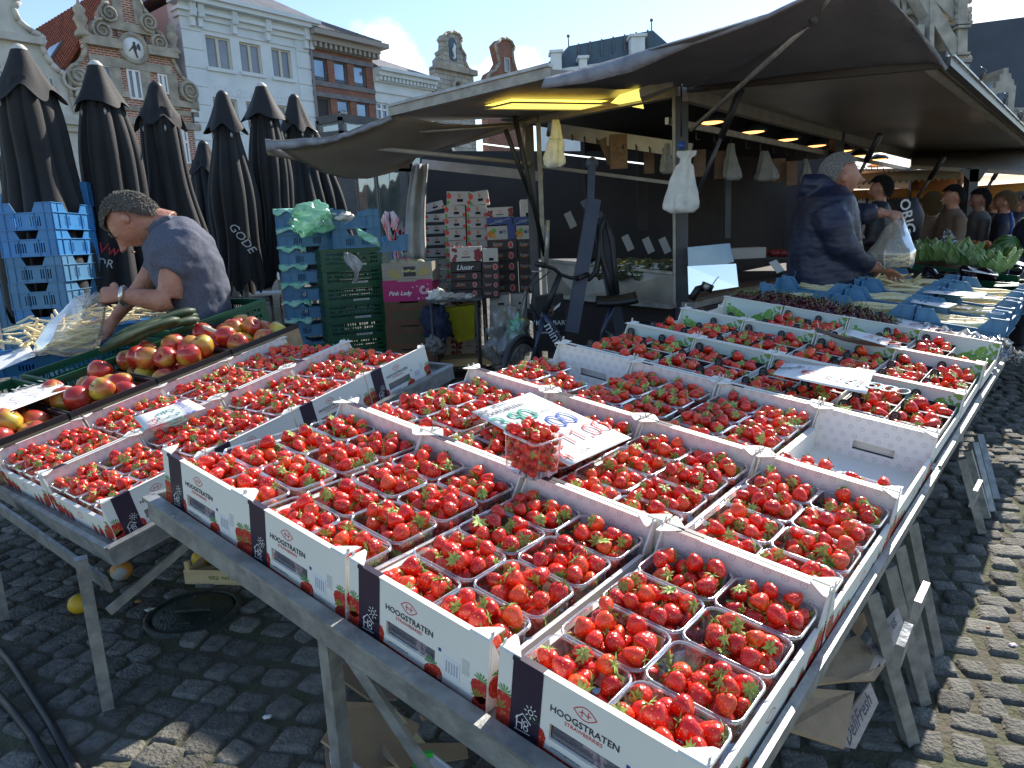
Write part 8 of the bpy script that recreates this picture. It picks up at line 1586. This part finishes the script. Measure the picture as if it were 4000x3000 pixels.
# ================================================================ PEOPLE
def skinm(): return mat('skin', (.46, .23, .15), .5, (.36, .15, .10), scale=14, sub=.1, bump=.35, bscale=60, vary=.1)
SK = skinm(); hairg = mat('grey_hair', (.16, .145, .125), .8, (.40, .37, .33), scale=60, bump=1, bscale=140, stretch=(1, 1, 1)); hairb = mat('fair_hair', (.30, .20, .09), .8, (.18, .11, .05), scale=40, bump=1, bscale=80); hairk = mat('black_hair', (.010, .009, .008), .7, bump=1, bscale=90)
def remesh(o, vox, sm=4):
    m_ = o.modifiers.new('Remesh', 'REMESH'); m_.mode = 'VOXEL'; m_.voxel_size = vox; m_.use_smooth_shade = True
    if sm: s_ = o.modifiers.new('Smooth', 'SMOOTH'); s_.iterations = sm; s_.factor = .5
    return o
def folds(o, amount, size, seed=0):
    tx = bpy.data.textures.new('folds', 'CLOUDS'); tx.noise_scale = size; d = o.modifiers.new('Displace', 'DISPLACE'); d.texture = tx; d.strength = amount; d.mid_level = .5; d.texture_coords = 'LOCAL'
def head_into(mb, c, up, fwd, h, mt, brow=1):
    """head of height h centred at c: skull, face with brow, nose, lips and chin, ears"""
    up = Vector(up).normalized(); fwd = Vector(fwd); fwd = (fwd - up * fwd.dot(up)).normalized(); lat = fwd.cross(up); T = Matrix((lat, fwd, up)).transposed().to_4x4(); T.translation = Vector(c); T = T @ Matrix.Scale(h, 4); old = mb.T; mb.T = T
    def fn(d):
        q = 1.0; x, y, z = d
        if z < 0: q -= .10 * (-z) * (1 if y > 0 else 1.6); q -= .10 * abs(x) * (-z)
        if y > .2: q -= .05
        for (cx, cz, s_, a) in ((0, -.06, .16, .13), (0, -.16, .13, .16), (.30, .10, .13, .045), (-.30, .10, .13, .045), (0, -.42, .14, .05), (0, -.78, .26, .08), (.36, -.08, .14, -.06), (-.36, -.08, .14, -.06), (.5, -.3, .2, .03), (-.5, -.3, .2, .03)):
            if y > 0: q += a * math.exp(-((x - cx) ** 2 + (z - cz) ** 2) / (2 * s_ * s_) * 1.6)
        return q
    mb.ball((0, 0, 0), (.345, .43, .5), mt, 44, 34, fn=fn); mb.tube([(0, .36, .04), (0, .47, -.06), (0, .53, -.13), (0, .44, -.18)], [.03, .04, .055, .03], mt, 8); mb.tube([(-.08, .42, -.26), (0, .445, -.265), (.08, .42, -.26)], [.012, .022, .012], mt, 6); mb.tube([(-.07, .42, -.30), (0, .445, -.305), (.07, .42, -.30)], [.012, .024, .012], mt, 6)
    for s_ in (-1, 1): mb.ball((s_ * .355, -.03, -.03), (.045, .075, .11), mt, 12, 10); mb.ball((s_ * .15, .355, .02), (.055, .04, .03), mt, 10, 8)
    mb.T = old; return T
def hair_obj(parent, T, mt, seed, line=.18, back=-.28, thick=1.09, curl=.06, tl=1):
    b = MB(); old = MB(); seg, rings = 64, 46
    b.ball((0, -.02, .03), (.36, .45, .5), mt, seg, rings, fn=lambda d: thick + curl * noise.noise(Vector(d) * 7 + Vector((seed, 0, 0))) + curl * .6 * noise.noise(Vector(d) * 16 + Vector((seed, 3, 0))))
    keep = []
    for f in b.f:
        x, y, z = (sum(b.v[i][k] for i in f) / len(f) for k in range(3)); lim = line + .35 * max(0, y - .15) if y > 0 else back + (line - back) * max(0, (y + .30) / .30)
        if abs(x) > .30 and -.12 < y < .06 and z < .06: continue
        if z > lim + .03 * noise.noise((x * 12, y * 12, seed)): keep.append(f)
    b.f = keep; b.mi = [0] * len(keep); b.sm = [True] * len(keep); r_ = random.Random(seed)
    for f in list(keep):
        for q_ in range(2):
            c_ = Vector([sum(b.v[i][k] for i in f) / len(f) for k in range(3)]); d = c_.normalized(); a = Vector((r_.gauss(0, 1), r_.gauss(0, 1), r_.gauss(-.5, .8))); a = (a - d * a.dot(d)).normalized(); l_ = r_.uniform(.05, .11) * tl; w_ = d.cross(a) * .012; c_ = c_ + a * r_.uniform(-.02, .02)
            b.add([c_ - w_, c_ + w_, c_ + a * l_ * .6 + d * .035 * tl + w_ * .8, c_ + a * l_ + d * .02 * tl, c_ + a * l_ * .6 + d * .035 * tl - w_ * .8], [(0, 1, 2, 3, 4)], mt)
    o = obj('hair', b, parent); o.matrix_world = T; s_ = o.modifiers.new('Solidify', 'SOLIDIFY'); s_.thickness = .012; s_.offset = 1; return o
def hand(mb, wrist, d, pn, s_, mt, curl=.9, spread=.12, thumb=1):
    """palm, four unequal fingers and a thumb leaving the side of the palm; d = pointing direction, pn = palm normal"""
    d = Vector(d).normalized(); pn = Vector(pn); pn = (pn - d * pn.dot(d)).normalized(); sd = d.cross(pn); w = Vector(wrist)
    mb.tube([w - d * .03 * s_, w + d * .02 * s_, w + d * .06 * s_, w + d * .095 * s_], [(.022 * s_, .028 * s_), (.018 * s_, .034 * s_), (.016 * s_, .042 * s_), (.013 * s_, .040 * s_)], mt, 12, flat=pn)
    for k, (off, ln) in enumerate(((-.032, .068), (-.011, .078), (.011, .074), (.031, .058))):
        p = w + d * .085 * s_ + sd * off * s_; dr = (d + sd * off / .03 * spread).normalized(); pts = [p]; ang = curl * .35
        for j in range(3): ang += curl * (.45 + .08 * k); pts.append(pts[-1] + (dr * math.cos(ang) + pn * math.sin(ang)) * ln * s_ * (.45, .32, .25)[j])
        mb.tube(pts, [.0092 * s_, .0088 * s_, .0080 * s_, .0062 * s_], mt, 8)
    p = w + d * .03 * s_ - sd * .034 * s_ * thumb; a = (d * .6 - sd * .75 * thumb + pn * .35).normalized(); mb.tube([p, p + a * .035 * s_, p + (a + d * .5 + pn * .5).normalized() * .060 * s_, p + (a * .7 + d * .8 + pn * .8).normalized() * .082 * s_], [.013 * s_, .0115 * s_, .010 * s_, .007 * s_], mt, 8)
# ---- the seller on the left
Y = 4.25; k_ = Y / 2800
t = thing('person', 'grey-haired person in a blue-grey polo shirt stooping over the apples, holding a bag', 'person'); b = MB()
upv, fw = (-.78, .10, .62), (-.62, -.12, -.78); hc = P(520, 868, Y); Th_ = head_into(b, hc, upv, fw, 212 * k_, SK)
b.tube([P(548, 875, Y), P(600, 868, Y + .02), P(655, 895, Y + .03)], [62 * k_, 58 * k_, 74 * k_], SK, 14)
b.tube([P(690, 1010, Y - .16), P(672, 1090, Y - .2), P(664, 1165, Y - .22)], [52 * k_, 47 * k_, 43 * k_], SK, 14); b.tube([P(664, 1165, Y - .22), P(625, 1176, Y - .24), P(560, 1166, Y - .25), P(492, 1156, Y - .26)], [43 * k_, 43 * k_, 36 * k_, 26 * k_], SK, 14)
hand(b, P(478, 1152, Y - .26), (-1, 0, .04), (.05, .9, -.5), 1.25, SK, 1.0, .05, 1)
b.tube([P(618, 1010, Y + .22), P(580, 1080, Y + .2), P(548, 1125, Y + .18)], [42 * k_, 38 * k_, 34 * k_], SK, 12); b.tube([P(548, 1125, Y + .18), P(500, 1180, Y + .14), P(448, 1245, Y + .1)], [34 * k_, 29 * k_, 22 * k_], SK, 12); hand(b, P(446, 1248, Y + .1), (-.6, -.3, -.75), (-.3, -.9, 0), 1.2, SK, .7, .15, -1)
b.tube([P(645, 900, Y + .02), P(705, 985, Y), P(768, 1140, Y), P(790, 1300, Y)], [60 * k_, 85 * k_, 85 * k_, 75 * k_], SK, 12); b.tube([P(618, 1012, Y + .2), P(680, 960, Y + .05), P(700, 980, Y - .06), P(690, 1012, Y - .15)], 40 * k_, SK, 10); body = remesh(obj('body', b, t), .007, 5)
b = MB(); b.tube([P(640, 900, Y + .03), P(668, 930, Y + .02), P(705, 985, Y), P(738, 1060, Y), P(768, 1140, Y), P(785, 1220, Y), P(792, 1300, Y), P(795, 1340, Y)], [(78 * k_, 60 * k_ * 1.2), (110 * k_, 95 * k_ * 1.3), (128 * k_, 150 * k_ * 1.1), (130 * k_, 150 * k_ * 1.1), (122 * k_, 140 * k_), (112 * k_, 130 * k_), (108 * k_, 125 * k_), (104 * k_, 120 * k_)], MATS.get('polo') or mat('polo', (.072, .085, .125), .85, (.11, .12, .165), scale=90, bump=.2, bscale=220), 24, flat=(1, 0, 0))
polo = MATS['polo']
b.tube([P(715, 945, Y - .08), P(705, 1000, Y - .15), P(690, 1045, Y - .18), P(676, 1072, Y - .2)], [82 * k_, 76 * k_, 66 * k_, 62 * k_], polo, 18); b.tube([P(650, 950, Y + .12), P(625, 1010, Y + .2), P(602, 1060, Y + .2)], [60 * k_, 56 * k_, 48 * k_], polo, 14)
sh = remesh(obj('polo_shirt', b, t), .012, 5); folds(sh, .03, .10)
b = MB(); b.tube([P(596, 905, Y - .06), P(618, 880, Y - .1), P(650, 862, Y - .08), P(672, 862, Y + .02), P(665, 885, Y + .1), P(625, 920, Y + .1)], [(16 * k_, 24 * k_)] * 6, polo, 8, closed=True); cl = remesh(obj('collar', b, t), .008, 3)
tr = mat('dark_trousers', (.03, .035, .05), .85)
b = MB()
for dx in (-.1, .12): hp_ = P(795, 1335, Y) + Vector((0, dx, 0)); b.tube([hp_, Vector((hp_.x, hp_.y, .75)), Vector((hp_.x - .03, hp_.y, .1))], [.13, .10, .07], tr, 12)
remesh(obj('trousers', b, t), .02, 3); b = MB()
for dx in (-.1, .12): hp_ = P(795, 1335, Y) + Vector((-.08, dx, 0)); b.ball((hp_.x, hp_.y, .05), (.15, .055, .05), rub, 12, 8)
obj('shoes', b, t)
hair_obj(t, Th_, hairg, 3, .27, -.26, 1.05, .07)
b = MB(); wc__ = P(488, 1156, Y - .26); b.tube([wc__ + Vector((.004 * math.sin(a), .044 * math.cos(a), .046 * math.sin(a))) for a in [q * math.pi / 10 for q in range(20)]], [(.007, .016)] * 20, mat('watch_steel', (.7, .68, .62), .25, metal=.9), 8, closed=True); b.T = None; w_ = obj('wristwatch', b, t)
for s_ in (-1, 1): b = MB(); b.T = Th_; b.ball((s_ * .15, .385, .02), (.04, .02, .016), mat('eye_dark', (.02, .015, .012), .2), 8, 6); b.bar((s_ * .22, .385, .115), (s_ * .07, .425, .115), .03, .02, hairg); obj('eye', b, t)
# bag the seller holds
sheer = clear_mat('sheer_bag', (.96, .95, .90), .10, .2, .24, (.78, .75, .66))
def sheer_bag(label, top, ring, seed, n=16, seg=30):
    """thin bag: sequence of (centre u,v,Y, half width px, half depth m) from the grip to the bottom"""
    rows = []
    for (u, v, Yq, hw, hd) in ring:
        rows.append([P(u, v, Yq) + Vector((hw * Yq / 2800 * (1 + .10 * math.sin(5 * a + v * .02 + seed)) * math.cos(a), hd * math.sin(a), .012 * math.sin(a * 3 + seed + v * .05))) for a in [2 * math.pi * j / seg for j in range(seg)]])
    R2 = []
    for i in range(len(rows) - 1):
        for q_ in range(4): R2.append([x.lerp(y, q_ / 4) + Vector((.008 * noise.noise((j * .7, i * 4 + q_, seed)), .01 * noise.noise((j * .9, i * 2.2, seed + 9)), 0)) for j, (x, y) in enumerate(zip(rows[i], rows[i + 1]))])
    R2.append(rows[-1]); m_ = seg; b = MB(); b.add([p for r in R2 for p in r], [(i * m_ + j, i * m_ + (j + 1) % m_, (i + 1) * m_ + (j + 1) % m_, (i + 1) * m_ + j) for i in range(len(R2) - 1) for j in range(m_)] + [tuple((len(R2) - 1) * m_ + j for j in range(m_))], sheer, True); o = obj('plastic_bag', b); tag(o, label, 'bag'); return o
sheer_bag('translucent bag of asparagus held in the seller\'s hand', None, [(372, 1148, 3.98, 22, .02), (345, 1165, 3.98, 52, .05), (325, 1205, 4.0, 78, .09), (300, 1265, 4.0, 100, .12), (275, 1325, 4.0, 118, .13), (262, 1362, 4.0, 118, .12), (260, 1378, 4.0, 95, .08)], 2)
b = MB(); b.sheet([[P(262 + 40 * q + 60 * s_, 1135 + 40 * s_ + 30 * q, 3.96 + .02 * math.sin(q * 6)) for q in [j / 5 for j in range(6)]] for s_ in [j / 8 for j in range(9)]], sheer, .002); tag(obj('bag_handle', b), 'loose free handle of the seller\'s translucent bag', 'bag')
for k in range(18): lay_spear(P(240 + 120 * ras.random(), 1290 + 70 * ras.random(), 4.02 + .04 * ras.random()), (1, ras.uniform(-.3, .3), ras.uniform(-.1, .3)), .85, 'asparagus spear inside the seller\'s translucent bag', 'asparagus in the seller\'s bag')
# ---- the man in the blue quilted coat
coat = mat('quilted_navy', (.015, .018, .04), .5, (.02, .025, .055), scale=5); n_ = coat.node_tree.nodes; wv = n_.new('ShaderNodeTexWave'); wv.bands_direction = 'Z'; wv.inputs['Scale'].default_value = 8; wv.inputs['Distortion'].default_value = 7; bp_ = n_.new('ShaderNodeBump'); bp_.inputs['Strength'].default_value = .1; bp_.inputs['Distance'].default_value = .02
coat.node_tree.links.new(n_['Texture Coordinate'].outputs['Object'] if 'Texture Coordinate' in n_ else n_.new('ShaderNodeTexCoord').outputs['Object'], wv.inputs[0]); coat.node_tree.links.new(wv.outputs['Fac'], bp_.inputs['Height']); coat.node_tree.links.new(bp_.outputs[0], n_['Principled BSDF'].inputs['Normal'])
Y = 4.9; k_ = Y / 2800; t = thing('person', 'person in a navy quilted hooded coat lifting a clear bag at the asparagus', 'person'); b = MB()
hc = P(3282, 692, Y); Tm_ = head_into(b, hc, (-.06, 0, 1), (.98, -.12, -.03), 160 * k_, SK); b.tube([P(3272, 735, Y), P(3250, 775, Y + .02), P(3235, 810, Y + .02)], [50 * k_, 48 * k_, 60 * k_], SK, 14)
b.tube([P(3420, 832, Y + .02), P(3445, 832, Y)], [21 * k_, 22 * k_], SK, 12); hand(b, P(3448, 832, Y), (1, -.1, -.15), (.1, .4, -1), 1.3, SK, .9, .05, 1)
b.tube([P(3385, 1032, Y - .15), P(3412, 1046, Y - .16)], [24 * k_, 24 * k_], SK, 12); hand(b, P(3414, 1047, Y - .16), (1, .1, -.25), (0, -.2, -1), 1.3, SK, .5, .15, -1); b.tube([P(3235, 805, Y + .02), P(3222, 880, Y), P(3216, 1080, Y)], [60 * k_, 80 * k_, 80 * k_], SK, 12); b.tube([P(3232, 830, Y), P(3234, 840, Y - .2), P(3290, 965, Y - .27), P(3390, 1034, Y - .15)], [40 * k_, 38 * k_, 32 * k_, 22 * k_], SK, 10); b.tube([P(3232, 830, Y), P(3345, 838, Y + .08), P(3425, 832, Y + .02)], [40 * k_, 28 * k_, 20 * k_], SK, 10); remesh(obj('body', b, t), .008, 5)
b = MB(); b.tube([P(3228, 745, Y + .02), P(3225, 790, Y), P(3222, 850, Y), P(3220, 920, Y), P(3218, 1000, Y), P(3214, 1080, Y), P(3212, 1160, Y)], [(70 * k_, 80 * k_), (92 * k_, 150 * k_), (112 * k_, 165 * k_), (124 * k_, 160 * k_), (130 * k_, 155 * k_), (128 * k_, 155 * k_), (125 * k_, 150 * k_)], coat, 26, flat=(1, 0, 0))
b.tube([P(3232, 820, Y - .2), P(3262, 890, Y - .26), P(3290, 965, Y - .27), P(3335, 1005, Y - .24), P(3392, 1034, Y - .17)], [62 * k_, 60 * k_, 52 * k_, 42 * k_, 32 * k_], coat, 16); b.tube([P(3290, 815, Y + .12), P(3345, 838, Y + .1), P(3390, 836, Y + .04), P(3425, 832, Y + .02)], [56 * k_, 46 * k_, 38 * k_, 30 * k_], coat, 16)
b.tube([P(3145, 760, Y), P(3165, 720, Y - .02), P(3205, 722, Y - .05), P(3245, 745, Y - .08), P(3290, 775, Y - .05), P(3300, 790, Y)], [30 * k_, 46 * k_, 44 * k_, 34 * k_, 26 * k_, 16 * k_], coat, 12); b.tube([P(3150, 770, Y), P(3175, 735, Y + .15), P(3230, 750, Y + .15)], [40 * k_, 46 * k_, 30 * k_], coat, 12)
ct = remesh(obj('coat', b, t), .014, 4); folds(ct, .03, .11); b = MB()
for dx in (-.12, .12): hp_ = P(3212, 1160, Y) + Vector((0, dx, 0)); b.tube([hp_, Vector((hp_.x, hp_.y, .6)), Vector((hp_.x, hp_.y, .1))], [.14, .1, .08], tr, 12)
remesh(obj('trousers', b, t), .02, 3); b = MB()
for dx in (-.12, .12): hp_ = P(3212, 1160, Y) + Vector((.08, dx, 0)); b.ball((hp_.x, hp_.y, .05), (.15, .055, .05), rub, 12, 8)
obj('shoes', b, t)
hair_obj(t, Tm_, mat('silver_hair', (.42, .41, .39), .8, (.20, .19, .18), scale=30, bump=.6, bscale=120), 8, .30, -.24, 1.02, .05, .8)
sheer_bag('clear carrier bag with asparagus held by the blue-coated person', None, [(3515, 852, 4.72, 10, .02), (3500, 890, 4.72, 38, .05), (3490, 940, 4.72, 62, .09), (3482, 985, 4.72, 84, .12), (3490, 1025, 4.72, 72, .12), (3498, 1042, 4.72, 58, .1)], 5)
for k in range(8): lay_spear(P(3455 + 85 * ras.random(), 1000 + 30 * ras.random(), 4.75), (ras.uniform(-1, 1), .2, ras.uniform(-.3, .3)), .7, 'asparagus spear inside the clear carrier bag on the right', 'asparagus in the carrier bag')
# ---- the crowd behind
def passer(label, u, v, Y, hpx, up, fwd, hm, jm, pm, wide=1.0, hline=.16, back=-.3, bag=False, arm=0):
    t = thing('person', label, 'person', None, None); k_ = Y / 2800; h = hpx * k_; c = P(u, v, Y); b = MB(); T = head_into(b, c, up, fwd, h, SK); f = Vector((fwd[0], fwd[1], 0)).normalized(); s_ = Vector((-f.y, f.x, 0)); z0 = c.z - h * .45
    b.tube([c - Vector((0, 0, h * .3)), c - Vector((0, 0, h * .75)), c - Vector((0, 0, h * 2.2))], [h * .24, h * .26, h * .3], SK, 12)
    sz = z0 - h * .35; hipz = max(.3, z0 - h * 2.9)
    for q in (-1, 1): e = c + s_ * q * h * .95 + f * h * .2; e.z = z0 - h * 1.7; wr = e + f * h * 1.1; wr.z = z0 - h * 2.0; b.tube([c - Vector((0, 0, h * .95)), c + s_ * q * h * .7 - Vector((0, 0, h)), e, wr], [h * .2, h * .17, h * .14, h * .1], SK, 10); hand(b, wr, f + Vector((0, 0, -.3)), (0, 0, -1), h / .215, SK, .8, .1, q)
    remesh(obj('body', b, t), .012, 4); b = MB()
    b.tube([(c.x, c.y, z0 - h * .05), (c.x, c.y, sz), (c.x, c.y, sz - h * .6), (c.x, c.y, sz - h * 1.4), (c.x, c.y, hipz)], [(h * .3, h * .3), (h * .45, h * .82 * wide), (h * .52, h * .88 * wide), (h * .5, h * .78 * wide), (h * .5, h * .75 * wide)], jm, 20, flat=f)
    for q in (-1, 1): sp2 = c + s_ * q * h * .78 * wide; sp2.z = sz - h * .1; e = c + s_ * q * h * 1.0 + f * h * .15; e.z = z0 - h * 1.7; wr = e + f * h * 1.05; wr.z = z0 - h * 1.98; b.tube([sp2, e, wr], [h * .27, h * .23, h * .16], jm, 12)
    j = remesh(obj('jacket', b, t), .02, 4); folds(j, .03, .12); b = MB()
    for q in (-1, 1): p0 = c + s_ * q * h * .38; b.tube([(p0.x, p0.y, hipz + .1), (p0.x, p0.y, .5), (p0.x, p0.y, .08)], [h * .42, h * .32, h * .24], pm, 12)
    remesh(obj('trousers', b, t), .025, 2); b = MB()
    for q in (-1, 1): p0 = c + s_ * q * h * .38 + f * .06; b.ball((p0.x, p0.y, .05), (.09, .09, .05), rub, 10, 6)
    obj('shoes', b, t); hair_obj(t, T, hm, u % 17, hline + .12, back, 1.05, .05); return t, c, h
jk = mat('black_jacket', (.02, .022, .03), .6, (.02, .02, .028), scale=6); beige = mat('beige_jacket', (.20, .13, .09), .8, (.15, .10, .07), scale=6); gryj = mat('grey_jacket', (.13, .125, .12), .8); dnv = mat('dark_navy', (.015, .02, .04), .7); bln = mat('blue_stripe', (.05, .10, .35), .6)
t, c, h = passer('person in black jacket with white letters, just behind the blue-coated person', 3440, 738, 6.4, 88, (0, 0, 1), (-.6, .4, -.1), hairk, jk, tr, 1.1); b = MB(); put_text(b, 'ORIG', .12, whl, frame(P(3543, 845, 6.0), (.25, 0, -1), (1, 0, .25)), bold=.02); obj('lettering', b, t)
b = MB(); b.tube([P(3545, 780, 6.15), P(3560, 850, 6.15), P(3560, 930, 6.2)], [.07, .10, .07], jk, 12); obj('rucksack', b, t)
passer('fair-haired woman seen from behind under the far awning', 3642, 800, 8.0, 88, (0, 0, 1), (.3, .9, 0), hairb, beige, tr, .9, .1, -.5)
passer('dark-haired person in a beige jacket with rucksack strap and clear bag', 3722, 772, 7.6, 84, (0, 0, 1), (-.8, .1, -.1), hairk, beige, beige, 1.15)
passer('person in a grey jacket behind the beige jacket', 3826, 782, 8.6, 78, (0, 0, 1), (-.9, .2, 0), hairk, gryj, tr, 1)
t, c, h = passer('fair-haired person in a dark jacket with blue sleeve stripe', 3925, 792, 8.2, 80, (0, 0, 1), (-.7, .5, 0), hairb, dnv, gryj, 1.1); b = MB(); b.tube([P(3948, 830, 7.85), P(3955, 880, 7.8), P(3945, 935, 7.8)], .018, bln, 6); obj('sleeve_stripe', b, t)
passer('grey-haired person with pale cap in dark clothes at the right edge', 3982, 790, 9.2, 70, (0, 0, 1), (-.5, .5, 0), hairg, jk, tr, 1); passer('person in dark coat half cut by the right photo edge', 4030, 800, 7.2, 90, (0, 0, 1), (-.8, .2, 0), hairk, dnv, tr, 1.1)
passer('distant person in dark clothing between the beige and grey jackets', 3775, 790, 10.5, 62, (0, 0, 1), (-.3, -.9, 0), hairk, jk, tr, 1); passer('distant person in dark clothing beyond the grey jacket', 3880, 800, 11, 58, (0, 0, 1), (.3, -.9, 0), hairg, jk, tr, 1); passer('distant stooping person in red-brown beyond the black jacket', 3590, 812, 11, 60, (0, 0, 1), (.6, -.7, 0), hairb, mat('rust_coat', (.16, .06, .04), .8), tr, 1)
film('clear carrier bag hanging from the beige-jacketed person', [(3690, 900, 7.1), (3705, 900, 7.1), (3755, 975, 7.1), (3655, 985, 7.1)], 8, 10, 7, .05, 13)
# ---- stalls beyond
orc = mat('orange_canvas', (.55, .25, .06), .7, (.45, .19, .04), scale=3); cmc = mat('cream_canvas', (.55, .52, .45), .7, (.42, .39, .33), scale=3)
def canopy(label, quad, mt, drop):
    q = [P(*p) for p in quad]; rows = [[q[0].lerp(q[1], i / 14).lerp(q[3].lerp(q[2], i / 14), j / 6) - Vector((0, 0, .12 * math.sin(math.pi * j / 6))) for j in range(7)] for i in range(15)]; t = thing('stall_awning', label, 'awning', None, 'awnings of the stalls beyond'); b = MB(); b.sheet(rows, mt, .02); obj('cloth', b, t)
    b = MB(); b.sheet([[r[0], r[0] - Vector((0, 0, drop * (.7 + .3 * abs(math.sin(i * 1.57)))))] for i, r in enumerate(refine([[r[0]] for r in rows], 3))], mt, .01); obj('valance', b, t)
    for p in (q[0], q[1]): b = MB(); b.tube([(p.x, p.y + .05, 0), (p.x, p.y + .05, p.z)], .03, alu, 8); obj('pole', b, t)
canopy('orange canvas awning of the stall beyond, above the crowd', [(3560, 745, 11.5), (4120, 705, 10.4), (4120, 655, 11.5), (3560, 675, 12.5)], orc, .22); canopy('cream canvas awning directly behind the trailer end', [(3250, 690, 12), (3760, 660, 11), (3800, 560, 14), (3250, 585, 15)], cmc, .16); canopy('orange awning seen left of the black-jacketed person', [(3290, 745, 14), (3560, 735, 13.5), (3560, 700, 16), (3290, 710, 16)], orc, .2); canopy('cream awning behind the right support post', [(3680, 680, 13), (4200, 650, 12), (4200, 540, 15), (3680, 560, 17)], cmc, .18)
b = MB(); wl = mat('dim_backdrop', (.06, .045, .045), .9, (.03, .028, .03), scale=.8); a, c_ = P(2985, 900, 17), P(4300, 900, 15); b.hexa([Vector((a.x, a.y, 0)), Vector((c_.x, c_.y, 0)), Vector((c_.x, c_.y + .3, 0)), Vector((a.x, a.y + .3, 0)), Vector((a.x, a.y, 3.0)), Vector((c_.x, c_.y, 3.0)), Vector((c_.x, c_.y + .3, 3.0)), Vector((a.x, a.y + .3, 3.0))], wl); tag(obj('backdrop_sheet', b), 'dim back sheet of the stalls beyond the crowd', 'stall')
for k, (u, v0, v1, w_, m_) in enumerate(((3375, 770, 860, .12, wt), (3590, 775, 840, .16, wt), (3395, 770, 930, .05, alu), (3940, 745, 790, .3, mat('teal_sign', (.2, .35, .35), .5)), (3985, 750, 780, .25, wt))): b, T, w, h = pxbox(u - 12, v0, u + 12, v1, 14, .1, m_); tag(obj('sign_panel', b, None, T), 'small pale panel in the dim stalls beyond, %s from the left' % ('first', 'third', 'second', 'fourth', 'fifth')[k], 'panel')
tr0 = random.Random(2); b = MB()
for k in range(26): p = P(3380 + tr0.random() * 620, 880 + tr0.random() * 60, 13 + tr0.random() * 2); b.ball(p, (.12, .12, .10), (mat('shelf_red', (.22, .02, .02)), mat('stall_goods', (.12, .10, .08), .7), mat('shelf_green'))[k % 3], 8, 6)
tag(obj('stall_goods', b), 'indistinct goods heaped on the stalls beyond the crowd', 'goods', kind='stuff')
print('apples', napp, 'asparagus', nasp)
flush_berries()
